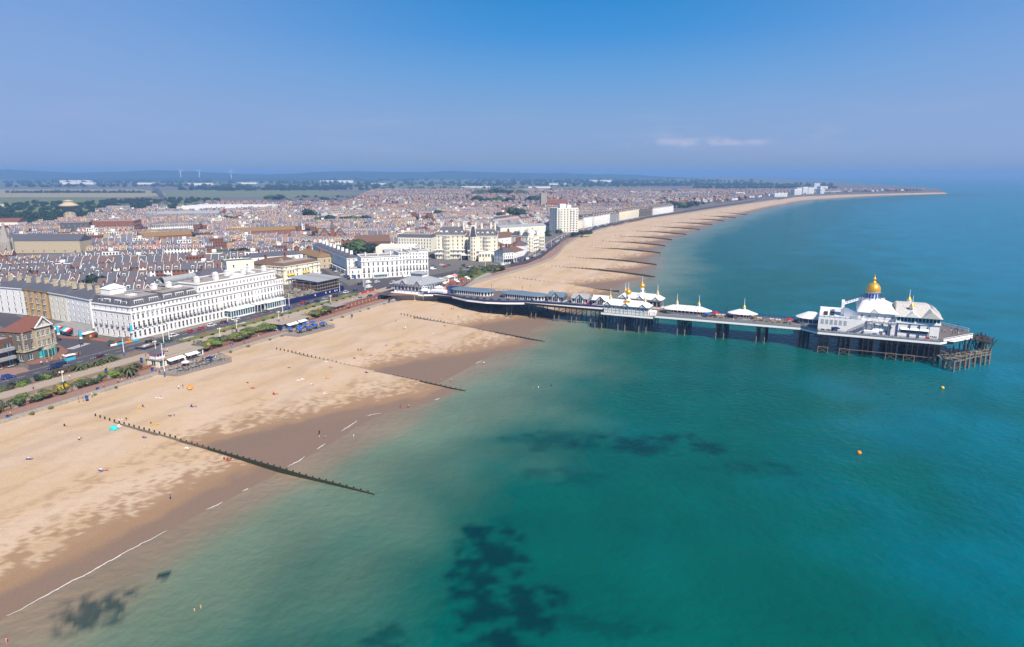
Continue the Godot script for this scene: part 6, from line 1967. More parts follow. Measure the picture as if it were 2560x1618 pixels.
func pier_bits() -> void:
	# glass wind screens and tables along the outer deck
	for i in 14:
		var x := 176.0 + i * 3.1
		if x > 186 and x < 198: continue
		var o := on_pier("wind_screen", "blue framed wind screen, %s seawards along the outer pier deck" % nth(i + 1), "wind screen", x, -15.2 + (0.4 if i % 2 else 0.0), DECK, "wind screens on the pier")
		var f := Mb.new()
		for k in 3: f.bar(Vector3(-1.5 + k * 1.5, 0, 0), Vector3(-1.5 + k * 1.5, 2.2, 0.001), 0.14)
		f.bar(Vector3(-1.5, 2.2, 0), Vector3(1.5, 2.2, 0), 0.16); f.bar(Vector3(-1.5, 0.9, 0), Vector3(1.5, 0.9, 0), 0.14)
		f.bar(Vector3(-1.5, 2.2, 0), Vector3(-1.5, 2.2, -2.4), 0.14)
		part("frame", f, M.blue_trim, o)
		var g := Mb.new(); g.span(Vector3(-1.5, 0.1, -0.03), Vector3(1.5, 0.9, 0.03)); part("panel", g, M.bright_white if i % 3 else M.pale_glass, o)
	for i in 15:
		var x := 176.0 + i * 2.9
		if x > 186 and x < 197: continue
		var o := on_pier("picnic_table", "dark timber picnic table, %s from the shore on the sunny side of the outer pier" % nth(i + 1), "table", x, -8.0 + (i % 3) * 1.3, DECK, "picnic tables on the outer pier", i * 0.4)
		var t := Mb.new(); t.box(Vector3(0, 0.7, 0), Vector3(1.7, 0.08, 0.8)); part("table_top", t, M.dark_timber, o)
		for s in [-0.75, 0.75]:
			var b := Mb.new(); b.box(Vector3(0, 0.4, s), Vector3(1.7, 0.07, 0.3)); part("seat", b, M.dark_timber, o)
		var l := Mb.new()
		for s in [-0.6, 0.6]: l.bar(Vector3(s, 0, -0.8), Vector3(s, 0.7, 0.0), 0.09); l.bar(Vector3(s, 0, 0.8), Vector3(s, 0.7, 0.0), 0.09)
		part("trestle", l, M.dark_timber, o)
	for i in 10:
		var x := 26.0 + i * 4.8
		var o := on_pier("pier_bench", "dark slatted bench, %s from the shore along the pier's near railing" % nth(i + 1), "bench", x, lerpf(-0.5, -9.5, smoothstep(44.0, 69.0, x)) - 1.2, DECK, "benches along the pier's near railing")
		var s := Mb.new(); s.box(Vector3(0, 0.42, 0), Vector3(2.2, 0.08, 0.5)); part("seat", s, M.dark_timber, o)
		var bk := Mb.new(); bk.box(Vector3(0, 0.55, -0.25), Vector3(2.2, 0.45, 0.08)); part("backrest", bk, M.dark_timber, o)
		for k in [-0.9, 0.9]:
			var l := Mb.new(); l.box(Vector3(k, 0, 0), Vector3(0.1, 0.42, 0.45)); part("leg", l, M.iron, o)
	for k in [[12, -31], [30, -32], [52, -33], [75, -28], [100, -24], [152, -0.8], [170, -1.4], [197, -2.0], [214, -2.4], [165, -19], [183, -20], [205, -20.5], [284, -30], [292, -22], [290, -8]]:
		var o := on_pier("pier_lamp", "dark pier lamp standard, %s along the pier from the shore" % nth(2 + int(k[0] / 10.0) + int(absf(k[1]) > 15.0) * 31), "street lamp", k[0], k[1], DECK, "lamps along the pier")
		var p := Mb.new(); p.tube(Vector3(0, 0, 0), Vector3(0, 3.8, 0), 0.09, 0.06, 6); part("post", p, M.iron, o)
		var h := Mb.new(); h.lathe(Vector3(0, 3.8, 0), PackedVector2Array([Vector2(0.08, 0), Vector2(0.26, 0.15), Vector2(0.26, 0.4), Vector2(0.04, 0.6)]), 8); part("lamp_head", h, M.iron, o)
	for k in [[238, 2.8, "navy", "dark blue parasol at the foot of the pavilion's outside stair"], [178, -11.5, "red", "red parasol among the wind screens on the outer pier"], [216, -9, "red", "red parasol beside the rounded pier bar"], [196, -17, "mid_blue", "blue parasol beyond the short oval shelter"], [174.5, -6, "mid_blue", "blue parasol at the tip of the long oval shelter"], [106, -14, "navy", "navy parasol between the pale and white kiosks"]]:
		parasol(P(k[0], k[1], DECK), k[2], k[3], 1.9)
	for k in [[255, 3.0, "mid_blue", "blue wheeled bin against the pier pavilion's wall"], [277.0, 2.2, "red", "red kiosk machine near the pavilion's right corner"], [232, 2.2, "dark_timber", "low dark bench by the pavilion's left corner"], [234.6, 2.2, "dark_timber", "second low dark bench from the pavilion's left corner"], [104, -13, "red", "round red sign beside the white roofed kiosk"]]:
		var o := on_pier("deck_bin" if k[2] != "dark_timber" else "deck_bench", k[3], "bin" if k[2] != "dark_timber" else "bench", k[0], k[1])
		var b := Mb.new(); b.box(Vector3.ZERO, Vector3(1.6, 1.3 if k[2] != "dark_timber" else 0.5, 0.8)); part("body" if k[2] != "dark_timber" else "seat", b, M[k[2]], o)
		var l := Mb.new(); l.box(Vector3(0, 1.3 if k[2] != "dark_timber" else 0.5, -0.3), Vector3(1.7, 0.12 if k[2] != "dark_timber" else 0.45, 0.25)); part("lid" if k[2] != "dark_timber" else "backrest", l, M[k[2]], o)

func parasol(at: Vector3, m: String, label: String, r: float, group := "") -> void:
	var o := thing("parasol", label, "parasol", at, 0.0, group)
	var p := Mb.new(); p.tube(Vector3.ZERO, Vector3(0, 2.4, 0), 0.05, 0.04, 6); part("pole", p, M.lead, o)
	var c := Mb.new()
	c.lathe(Vector3.ZERO, PackedVector2Array([Vector2(r, 2.05), Vector2(r * 0.55, 2.45), Vector2(0.05, 2.75)]), 8)
	c.lathe(Vector3.ZERO, PackedVector2Array([Vector2(r, 1.85), Vector2(r, 2.05)]), 8)
	part("canopy", c, M[m], o)

# ---------- the town behind the front
const INLAND := [[420, -105.0], [214, -105.0], [206, -230.0], [120, -225.0], [117, -118.0], [62, -108.0], [58, -172.0], [0, -175.0], [-45, -228.0], [-135, -228.0], [-200, -222.0], [-216, -168.0], [-275, -122.0], [-330, -112.0], [-415, -180.0], [-512, -178.0], [-520, -125.0], [-1040, -108.0], [-1290, -80.0], [-1670, -25.0], [-2237, 40.0], [-2547, 160.0], [-3096, 560.0]]
const KEEP := [[-290, -256, 26], [-459, -4, 16], [-349, -1023, 22], [-330, -1050, 40], [-403, -284, 60], [-455, -182, 46], [-470, -44, 48], [-620, -221, 36], [-653, -192, 28], [-900, -655, 120], [-780, -460, 70], [-770, -74, 44], [-815, -185, 44], [-900, -342, 30], [-192, -201, 26]]
var house_parts := {}

func house_color(region: float, r: RandomNumberGenerator) -> Color:
	var pick := r.randf()
	var slate := Color(0.125, 0.125, 0.155); var mauve := Color(0.20, 0.145, 0.145); var brown := Color(0.225, 0.155, 0.12); var ochre := Color(0.27, 0.195, 0.11); var red := Color(0.26, 0.135, 0.10)
	var c := slate
	if region < 0.3: c = slate if pick < 0.62 else (mauve if pick < 0.8 else (ochre if pick < 0.92 else brown))
	elif region < 0.6: c = mauve if pick < 0.34 else (brown if pick < 0.6 else (ochre if pick < 0.8 else (slate if pick < 0.92 else red)))
	else: c = mauve if pick < 0.45 else (brown if pick < 0.72 else (red if pick < 0.86 else slate))
	return c * r.randf_range(0.8, 1.2)

# shapes of a terraced house w wide: walls, roof, chimney, windows, extras
func house_shapes(kind: int) -> Dictionary:
	if house_parts.has(kind): return house_parts[kind]
	var w := 5.8; var d := 9.6; var h := 5.0; var rh := 3.7
	if kind >= 5: w = 11.0; d = 8.5; h = 5.0; rh = 3.4
	var wall := Mb.new(); var roof := Mb.new(); var ch := Mb.new(); var win := Mb.new(); var ex := Mb.new()
	wall.span(Vector3(-w / 2, -0.5, -d / 2), Vector3(w / 2, h, d / 2))
	wall.tri(Vector3(w / 2 - 0.02, h, d / 2), Vector3(w / 2 - 0.02, h, -d / 2), Vector3(w / 2 - 0.02, h + rh, 0)); wall.tri(Vector3(-w / 2 + 0.02, h, -d / 2), Vector3(-w / 2 + 0.02, h, d / 2), Vector3(-w / 2 + 0.02, h + rh, 0))
	if kind == 5:
		roof.hip(Vector3(0, h, 0), w, d, rh, 3.4, 0.35)
	else:
		var x := w / 2; var z := d / 2 + 0.3
		roof.quad(Vector3(-x, h - 0.1, z), Vector3(x, h - 0.1, z), Vector3(x, h + rh, 0), Vector3(-x, h + rh, 0)); roof.quad(Vector3(x, h - 0.1, -z), Vector3(-x, h - 0.1, -z), Vector3(-x, h + rh, 0), Vector3(x, h + rh, 0))
		# raised party wall
		var a := Vector3(w / 2, h, d / 2 + 0.25); var b := Vector3(w / 2, h + rh + 0.2, 0); var c := Vector3(w / 2, h, -d / 2 - 0.25)
		ex.bar(a, b, 0.22, 0.3); ex.bar(b, c, 0.22, 0.3)
	if kind in [1, 2, 5, 6]:
		ch.span(Vector3(w / 2 - 0.35, h + rh - 1.2, -0.75), Vector3(w / 2 + 0.35, h + rh + 0.9, 0.75))
		for k in 3: ch.box(Vector3(w / 2, h + rh + 0.9, -0.45 + k * 0.45), Vector3(0.22, 0.35, 0.22))
	for s in [-1.0, 1.0]:
		for x in ([-1.4, 1.4] if kind < 5 else [-3.8, -1.3, 1.3, 3.8]):
			for y in [0.9, 3.5]:
				win.tr = Transform3D(Basis(Vector3.UP, 0.0 if s > 0 else PI), Vector3(0, 0, 0))
				win.span(Vector3(x - 0.6, y, d / 2 - 0.02), Vector3(x + 0.6, y + 1.5, d / 2 + 0.04))
	win.tr = Transform3D()
	if kind == 1 or kind == 4:                       # box dormer, white
		ex.span(Vector3(-1.0, h + 0.7, d / 2 - 2.6), Vector3(0.9, h + 2.3, d / 2 - 1.0), true)
		win.span(Vector3(-0.75, h + 1.0, d / 2 - 1.0), Vector3(0.65, h + 2.0, d / 2 - 0.96))
	elif kind == 2:                                  # cross gable with a white bargeboard
		wall.tri(Vector3(-2.3, h - 0.1, d / 2 + 0.25), Vector3(2.1, h - 0.1, d / 2 + 0.25), Vector3(-0.1, h + 2.5, d / 2 + 0.25))
		roof.quad(Vector3(-2.6, h - 0.2, d / 2 + 0.5), Vector3(-0.1, h + 2.7, d / 2 + 0.5), Vector3(-0.1, h + 2.7, 0.4), Vector3(-2.6, h - 0.2, 0.4)); roof.quad(Vector3(-0.1, h + 2.7, d / 2 + 0.5), Vector3(2.4, h - 0.2, d / 2 + 0.5), Vector3(2.4, h - 0.2, 0.4), Vector3(-0.1, h + 2.7, 0.4))
		ex.bar(Vector3(-2.6, h - 0.3, d / 2 + 0.55), Vector3(-0.1, h + 2.6, d / 2 + 0.55), 0.12, 0.42); ex.bar(Vector3(-0.1, h + 2.6, d / 2 + 0.55), Vector3(2.4, h - 0.3, d / 2 + 0.55), 0.12, 0.42)
	elif kind == 7:                                  # flat roofed block
		wall = Mb.new(); roof = Mb.new(); ex = Mb.new(); ch = Mb.new(); win = Mb.new()
		wall.span(Vector3(-6.5, -0.5, -5), Vector3(6.5, 8.2, 5)); roof.span(Vector3(-6.2, 8.2, -4.7), Vector3(6.2, 8.3, 4.7)); ex.span(Vector3(-2, 8.3, -2), Vector3(1.5, 10.2, 1.5))
		for i in 5:
			for y in [1.0, 3.7, 6.2]: win.span(Vector3(-5.6 + i * 2.5, y, 4.98), Vector3(-4.2 + i * 2.5, y + 1.4, 5.04))
	elif kind == 3 or kind == 6:                     # rear wing with its gable towards the viewer
		var y := h - 1.2
		wall.span(Vector3(-w / 2 + 0.1, -0.5, d / 2 + 0.01), Vector3(0.2, y, d / 2 + 4.4))
		wall.tri(Vector3(-w / 2 + 0.1, y, d / 2 + 4.4), Vector3(0.2, y, d / 2 + 4.4), Vector3(-w / 4 + 0.15, y + 1.9, d / 2 + 4.4))
		roof.quad(Vector3(-w / 2 - 0.1, y - 0.1, d / 2 + 4.6), Vector3(-w / 4 + 0.15, y + 2.0, d / 2 + 4.6), Vector3(-w / 4 + 0.15, y + 2.0, d / 2 - 1.0), Vector3(-w / 2 - 0.1, y - 0.1, d / 2 - 1.0)); roof.quad(Vector3(-w / 4 + 0.15, y + 2.0, d / 2 + 4.6), Vector3(0.4, y - 0.1, d / 2 + 4.6), Vector3(0.4, y - 0.1, d / 2 - 1.0), Vector3(-w / 4 + 0.15, y + 2.0, d / 2 - 1.0))
		win.span(Vector3(-w / 4 - 0.4, 2.6, d / 2 + 4.4), Vector3(-w / 4 + 0.6, 3.8, d / 2 + 4.44))
	house_parts[kind] = {"wall": wall, "roof": roof, "chimney": ch, "window": win, "white_trim": ex}
	return house_parts[kind]

func town() -> void:
	var r := RandomNumberGenerator.new(); r.seed = 19
	var spots := []; var clumps := []
	var inland := PackedVector2Array()
	for cz in range(0, 11):
		for cx in range(-9, 8):
			# districts of streets, each with its own bearing
			var c := Vector2(cx * 285.0 + (cz % 2) * 130.0, -500.0 - cz * 250.0)
			var far := c.y < -1300.0
			var yaw := deg_to_rad([16.0, 18.0, -14.0, 38.0, 14.0, -28.0, 64.0][(cx * 5 + cz * 3 + 70) % 7])
			if c.y > -900.0 and c.x < 0.0: yaw = deg_to_rad(16.0)
			var ux := Vector2(cos(yaw), -sin(yaw)); var uz := Vector2(sin(yaw), cos(yaw))
			var wide := 11.9 if far else 5.8
			var pitch := 26.0 if far else 17.2
			var nx := int(290.0 / wide); var nz := int(270.0 / pitch)
			for j in nz:
				var x := -145.0 + r.randf_range(0, 12.0)
				var run := r.randi_range(8, 18)
				var kind_run := r.randi_range(0, 5); var wall_run := r.randi_range(0, 9)
				var z := -135.0 + (j + 0.5) * pitch + (0.0 if far else (1.6 if j % 2 == 0 else -1.6))
				var tone_seed := r.randf(); var zj := 0.0; var tall := 1.0; var yj := 0.0
				while x < 145.0:
					run -= 1
					if run < 0:
						run = r.randi_range(6, 18); x += 7.0 if not far else 4.0
						kind_run = r.randi_range(0, 5); wall_run = r.randi_range(0, 9); tone_seed = r.randf(); zj = r.randf_range(-2.6, 2.6); tall = r.randf_range(0.82, 1.32); yj = r.randf_range(-0.05, 0.05)
					var p := c + ux * x + uz * (z + zj)
					var roll := r.randf(); var roll2 := r.randf()
					x += wide + (0.0 if not far else r.randf_range(1.5, 6.0))
					if absf(p.x) > -p.y * 0.80 + 60.0 or p.y > -420.0: continue
					var off := p - c
					if absf(off.x) > 139.0 or absf(off.y) > 122.0: continue
					var ab := AB(p.x, p.y)
					if ab.x > along(INLAND, ab.y): continue
					var blocked := false
					for k in KEEP:
						if Vector2(ab.x - k[0], ab.y - k[1]).length() < k[2]: blocked = true
					for k in GREEN:
						if Vector2(p.x - k[0], p.y - k[1]).length() < k[2]: blocked = true
					if blocked or p.y < -3050.0 or (p.x < -420.0 - (p.y + 1800.0) * -0.15 and p.y < -1700.0): continue
					if far and roll > 0.86: continue
					var gap := noise_c.get_noise_2d(p.x * 1.15 + 500.0, p.y * 1.15)
					if gap > (0.30 if p.y > -900.0 else 0.22):
						if roll < 0.30: clumps.append(p)
						continue
					if roll > 0.965: clumps.append(p)
					var region := 0.15 if (p.y > -720.0 and p.x < -100.0) else clampf((0.45 if p.y > -1250.0 else 0.8) + noise_c.get_noise_2d(p.x * 0.9, p.y * 0.9 + 900.0) * 1.2, 0.0, 1.0)
					var kind: int = [0, 1, 2, 3, 3, 0][kind_run] if roll < 0.75 else int(roll2 * 4.99)
					if roll2 > 0.972 and not far:
						kind = 7; x += 8.0; p += ux * 4.0
					if far: kind = 5 if roll < 0.55 else 6
					var wall := (0 if wall_run < 3 else (1 if wall_run < 5 else 2)) if roll2 < 0.7 else int(roll * 2.99)
					spots.append([p, yaw + yj + (PI if (j % 2 == 1 and kind == 0) else 0.0), kind, wall, house_color(region if tone_seed > 0.25 else tone_seed * 3.0, r), region, tall, "%d_%d_%d" % [cx, cz, j]])
	spots.sort_custom(func(u, v): return u[0].length() < v[0].length())
	var walls := ["white", "pale_cream", "red_brick"]
	var tones := {}
	var count := 0
	var sets := {}
	var rows := {}
	for s in spots:
		var p: Vector2 = s[0]
		var at := Vector3(p.x, 9.3 + minf(4.0, maxf(0.0, (-p.y - 500.0) * 0.004)), p.y)
		if count < 290:
			count += 1
			var tone: String = ["slate", "brown_tile", "mauve_tile", "ochre_tile", "red_tile"][_nearest_tone(s[4])]
			var words: String = {"slate": "slate", "brown_tile": "brown", "mauve_tile": "mauve", "ochre_tile": "ochre", "red_tile": "red"}[tone]
			var look: String = ["plain roof", "white roof dormer", "white bargeboarded gable", "rear wing", "small dormer", "hipped roof", "wing", "flat top"][s[2]]
			if not rows.has(s[7]): rows[s[7]] = []
			rows[s[7]].append([p.x / -p.y, "%s roofed %s house with %s" % [words, ["white", "cream", "brick"][s[3]], look]])
			var o := thing("terraced_house", "", "house", at, s[1], "terraced houses behind the front")
			rows[s[7]][-1].append(o)
			o.scale = Vector3(1, s[6], 0.55 + 0.45 * s[6])
			var shapes := house_shapes(s[2])
			for k in shapes:
				if shapes[k].v.is_empty(): continue
				var m: String = {"wall": walls[s[3]], "roof": tone, "chimney": "dark_brick", "window": "glass", "white_trim": "white"}[k]
				var key: String = "%d%s%s" % [s[2], k, m]
				if not tones.has(key): tones[key] = shapes[k].mesh(M[m])
				put(k, tones[key], o)
		else:
			var key := "%d_%d" % [s[2], s[3]]
			if not sets.has(key): sets[key] = []
			sets[key].append(s)
	var q := 0
	for k in rows:
		q += 1
		rows[k].sort_custom(func(u, v): return u[0] < v[0])
		for i in rows[k].size(): rows[k][i][2].set_meta("label", "%s, %s from left in %s row back" % [rows[k][i][1], nth(i + 1), nth(q)])
	var tinted := mat("tinted_roof", Color(1, 1, 1), 0.85)
	tinted.vertex_color_use_as_albedo = true
	var rest := Node3D.new()
	rest.name = "town_rooftops"
	add_child(rest)
	stuff(rest)
	for key in sets:
		var kind := int(key.get_slice("_", 0)); var wall := int(key.get_slice("_", 1))
		var shapes := house_shapes(kind)
		var mesh := ArrayMesh.new()
		shapes.wall.add_to(mesh, M[walls[wall]]); shapes.roof.add_to(mesh, tinted); shapes.chimney.add_to(mesh, M.dark_brick); shapes.window.add_to(mesh, M.glass); shapes.white_trim.add_to(mesh, M.white)
		var mm := MultiMesh.new()
		mm.transform_format = MultiMesh.TRANSFORM_3D
		mm.use_colors = true
		mm.mesh = mesh
		mm.instance_count = sets[key].size()
		for i in sets[key].size():
			var s: Array = sets[key][i]
			var p: Vector2 = s[0]
			mm.set_instance_transform(i, Transform3D(Basis(Vector3.UP, s[1]) * Basis.from_scale(Vector3(1, s[6], 0.55 + 0.45 * s[6])), Vector3(p.x, 9.3 + minf(4.0, maxf(0.0, (-p.y - 500.0) * 0.004)), p.y)))
			mm.set_instance_color(i, s[4])
		var mi := MultiMeshInstance3D.new()
		mi.name = "houses"
		mi.multimesh = mm
		rest.add_child(mi, true)
		stuff(mi)
	var zones := []
	for p in clumps: zones.append([p.x, p.y, 4.0, 4.0, clampf(0.42 + (-p.y - 500.0) * 0.00022, 0.4, 0.8)])
	wood("garden_trees", 35, zones, mini(zones.size() * 2, 2600), "dark_leaf")

func _nearest_tone(c: Color) -> int:
	if c.b > c.r * 1.05: return 0
	if c.g > c.r * 0.68 : return 2
	if c.r > 0.24 and c.b < c.r * 0.38 and c.g > c.r * 0.55: return 3
	return 4 if c.g < c.r * 0.5 else 1

# ---------- woods and open ground: x, z, radius
const GREEN := [[-1000, -1420, 210], [-860, -1560, 160], [-860, -1240, 110], [-760, -1090, 90], [-1090, -1740, 170], [-960, -1900, 160], [-770, -1200, 60], [-150, -660, 14], [-250, -612, 18], [-282, -458, 10], [-270, -1060, 26], [-235, -1072, 16], [-170, -985, 10], [-210, -978, 9], [-330, -1112, 10], [15, -1110, 14], [0, -1165, 14], [20, -1240, 12], [-60, -1765, 50], [20, -1760, 40], [120, -1885, 40], [220, -1930, 50], [340, -1580, 26], [400, -1580, 24]]

func crown(seed_: int, n: int, flat_ := 0.8) -> Mb:
	var r := RandomNumberGenerator.new(); r.seed = seed_
	var mb := Mb.new()
	var lumps := []
	for i in 9: lumps.append([Vector3(r.randf_range(-0.55, 0.55), r.randf_range(0.35, 1.25) * flat_, r.randf_range(-0.55, 0.55)), r.randf_range(0.32, 0.58)])
	for i in n:
		var l: Array = lumps[i % lumps.size()]
		var dir := Vector3(r.randfn(), r.randfn() * 0.8 + 0.25, r.randfn()).normalized()
		var p: Vector3 = l[0] + dir * float(l[1]) * r.randf_range(0.75, 1.1)
		var s := r.randf_range(0.05, 0.12)
		var side := dir.cross(Vector3(r.randfn(), r.randfn(), r.randfn())).normalized()
		var up := side.cross(dir + side * 0.3).normalized()
		mb.quad(p - side * s - up * s * 0.7, p + side * s - up * s, p + side * s * 0.8 + up * s, p - side * s + up * s * 0.9)
	return mb

var crowns := {}
func crown_mesh(k: int, m: String, n := 420, flat_ := 0.8) -> ArrayMesh:
	var key := "%d%s%d" % [k, m, n]
	if not crowns.has(key): crowns[key] = crown(k + 100, n, flat_).mesh(M[m])
	return crowns[key]

func tree(at: Vector3, r: float, h: float, leaf: String, label: String, k: int, group := "") -> void:
	var o := thing("tree", label, "tree", at, k * 1.3, group)
	var t := Mb.new()
	t.tube(Vector3.ZERO, Vector3(0, h * 0.55, 0), r * 0.09 + 0.1, 0.12, 7)
	for i in 4:
		var a := i * 1.7 + k
		t.tube(Vector3(0, h * 0.3 + i * 0.06 * h, 0), Vector3(cos(a) * r * 0.5, h * 0.65, sin(a) * r * 0.5), 0.14, 0.05, 5)
	part("trunk", t, M.bark, o)
	var c := put("crown", crown_mesh(k % 5, leaf, 900 if r > 5 else 500), o, Vector3(0, h * 0.18, 0))
	c.scale = Vector3(r, h * 0.58, r)

func wood(called: String, label_seed: int, zones: Array, n: int, leaf: String) -> void:
	var r := RandomNumberGenerator.new(); r.seed = label_seed
	var mm := MultiMesh.new()
	mm.transform_format = MultiMesh.TRANSFORM_3D
	mm.mesh = crown_mesh(label_seed % 5, leaf, 260)
	mm.instance_count = n
	for i in n:
		var z: Array = zones[r.randi() % zones.size()]
		var t := r.randf() * TAU; var q := sqrt(r.randf())
		var s := r.randf_range(6.0, 11.0) * float(z[4])
		var b := Basis(Vector3.UP, r.randf() * TAU).scaled(Vector3(s, s * r.randf_range(0.8, 1.25), s))
		mm.set_instance_transform(i, Transform3D(b, Vector3(z[0] + cos(t) * q * z[2], 7.0, z[1] + sin(t) * q * z[3])))
	var mi := MultiMeshInstance3D.new()
	mi.name = numbered(called)
	mi.multimesh = mm
	add_child(mi)
	stuff(mi)

func world_sheet(called: String, m: String, pts: Array, y: float) -> void:
	var plan := PackedVector2Array()
	for p in pts: plan.append(Vector2(p[0], p[1]))
	if not Geometry2D.is_polygon_clockwise(plan): plan.reverse()
	var mb := Mb.new(); mb.prism(plan, y - 0.3, y)
	struct(called, mb, M[m])

func country() -> void:
	world_sheet("field", "dry_field", [[-2900, -2250], [-1230, -2250], [-1180, -2480], [-1800, -3350], [-3600, -3350]], 9.5)
	world_sheet("field", "field", [[-1150, -2300], [-700, -2250], [-560, -2700], [-900, -3100], [-1600, -3200]], 9.6)
	world_sheet("field", "field", [[-900, -3300], [300, -3100], [800, -3700], [-200, -4300], [-1800, -4300]], 9.55)
	world_sheet("parkland", "grass", [[-1350, -1250], [-700, -1040], [-740, -1500], [-900, -2050], [-1650, -2150]], 9.45)
	world_sheet("road", "asphalt", [[-930, -1850], [-915, -1850], [-1850, -3640], [-1885, -3640]], 9.9)
	world_sheet("field", "field", [[-14000, -5200], [1900, -4300], [2500, -6500], [3600, -15000], [-15000, -15000]], 9.65)
	for k in [[-3000, -7000, 2200, 700, 42.0], [-5500, -8600, 4200, 900, 125.0], [-1300, -9000, 3000, 900, 128.0], [-8500, -9400, 3000, 900, 130.0], [300, -9600, 2400, 900, 98.0]]:
		var mb := Mb.new()
		for i in 24:
			for j in 8:
				var q := []
				for c in [[0, 0], [1, 0], [1, 1], [0, 1]]:
					var u: float = (i + c[0]) / 12.0 - 1.0; var v: float = (j + c[1]) / 4.0 - 1.0
					q.append(Vector3(k[0] + u * k[2], 4.0 + k[4] * maxf(0.0, (1.0 - u * u) * (1.0 - v * v)) * (0.8 + 0.35 * noise_c.get_noise_2d(u * 260.0 + k[0], v * 90.0)), k[1] + v * k[3]))
				mb.quad(q[3], q[2], q[1], q[0])
		struct("hills", mb, M.dark_leaf)
	var zones := []
	for g in GREEN.slice(0, 7): zones.append([g[0], g[1], g[2], g[2], 0.95])
	wood("park_woods", 31, zones, 620, "dark_leaf")
	wood("distant_woods", 32, [[-1150, -3900, 520, 800, 1.5], [-1150, -3300, 420, 260, 1.4], [-3600, -5300, 1300, 1200, 1.8], [-2500, -4100, 900, 300, 1.5], [-160, -2150, 150, 170, 1.0], [100, -2650, 330, 200, 1.1], [650, -2700, 120, 130, 1.0], [-300, -3200, 420, 130, 1.2], [-3300, -2700, 500, 90, 1.2], [200, -4300, 900, 400, 1.5], [-1700, -2750, 300, 20, 0.9], [1300, -3600, 380, 160, 1.2]], 1700, "dark_leaf")
	wood("far_hedgerows", 33, [[-3200, -5200, 2200, 200, 1.6], [0, -5000, 1800, 200, 1.6], [-1500, -6800, 3200, 300, 1.9], [1300, -4300, 700, 160, 1.5], [900, -6000, 1300, 300, 1.8]], 900, "dark_leaf")
	wood("garden_trees", 34, [[-300, -1500, 520, 300, 0.8], [100, -2300, 700, 350, 0.7], [-250, -1250, 420, 200, 0.8], [-350, -2150, 420, 250, 0.7], [-150, -950, 260, 180, 0.6], [280, -2000, 180, 220, 0.7], [-420, -760, 150, 90, 0.5], [450, -2900, 250, 130, 0.8], [-250, -700, 160, 120, 0.3]], 760, "dark_leaf")
	# white sheds, flats and masts far off, each its own
	for k in [[-2950, -4750, 260, 34, "white"], [-2500, -4780, 150, 30, "white"], [-2000, -4460, 220, 30, "white"], [-1870, -4940, 160, 30, "white"], [-1390, -5530, 330, 40, "white"], [-190, -3640, 190, 20, "white_roof"], [140, -3640, 150, 22, "white"], [730, -5770, 240, 40, "white"], [-1500, -3640, 110, 16, "white"], [-900, -4700, 130, 24, "white"], [300, -4600, 150, 26, "pale_cream"], [-3500, -5600, 300, 40, "white"]]:
		var o := thing("far_shed", "long white shed far out on the plain, %s of twelve" % nth(1 + [-3500, -2950, -2500, -2000, -1870, -1390, -1500, -900, -190, 140, 300, 730].find(k[0])), "shed", Vector3(k[0], 9.5, k[1]), 0.12, "white sheds far across the plain")
		var w := Mb.new(); w.span(Vector3(-k[2] / 2.6, 0, -20), Vector3(k[2] / 2.6, k[3] * 0.36, 20)); part("wall", w, M[k[4]], o)
		var f := Mb.new(); f.gable(Vector3(0, k[3] * 0.36, 0), k[2] / 1.3, 40, k[3] * 0.12, 1.0); part("roof", f, M.white_roof if k[2] > 180 else M.lead, o)
	for k in [[1020, -2500, 16, 20], [1052, -2560, 13, 24], [1086, -2590, 13, 26], [1120, -2620, 16, 24], [1176, -2650, 11, 18], [1500, -3440, 20, 26], [1450, -3250, 26, 16], [760, -2330, 20, 13], [880, -2290, 30, 10]]:
		var o := thing("far_flats", "pale block of flats by the distant beach, %s from the left" % nth([1020, 1052, 1086, 1120, 1176, 1500, 1450, 760, 880].find(k[0]) + 1), "flats", Vector3(k[0], 9.5, k[1]), 0.5, "pale flats beside the distant beach")
		var w := Mb.new(); w.span(Vector3(-k[2], 0, -9), Vector3(k[2], k[3], 9)); part("wall", w, M.white, o)
		var g := Mb.new()
		for i in int(k[3] / 3): g.span(Vector3(-k[2] + 1, 1.2 + i * 3, 9), Vector3(k[2] - 1, 2.4 + i * 3, 9.08))
		part("window_band", g, M.pale_glass, o)
	for i in 3:
		var o := thing("wind_turbine", "white wind turbine on the horizon, %s of three" % ["leftmost", "middle", "rightmost"][i], "wind turbine", Vector3([-3320.0, -3133.0, -2813.0][i], 30, -7000.0), 0.4, "wind turbines on the horizon")
		var t := Mb.new(); t.tube(Vector3.ZERO, Vector3(0, 76, 0), 3.4, 2.2, 8); part("tower", t, M.bright_white, o)
		for k in 3:
			var a := k * TAU / 3 + i * 0.7
			var b := Mb.new(); b.tube(Vector3(0, 76, 4), Vector3(cos(a) * 32, 76 + sin(a) * 32, 4), 2.2, 0.7, 5); part("blade", b, M.bright_white, o)

# ---------- plants along the front
func shrub(a: float, b: float, r: float, h: float, leaf: String, label: String, y := 9.4, k := 0) -> void:
	var o := thing("shrub", label, "shrub", P(a, b, y), k * 1.7, "shrubs along the promenade")
	var c := put("foliage", crown_mesh(k % 5, leaf, 500), o, Vector3(0, -0.15, 0))
	c.scale = Vector3(r, h * 0.72, r)
	var t := Mb.new()
	for i in 3: t.tube(Vector3(0, 0, 0), Vector3(cos(i * 2.1) * r * 0.4, h * 0.5, sin(i * 2.1) * r * 0.4), 0.07, 0.03, 5)
	part("stem", t, M.bark, o)

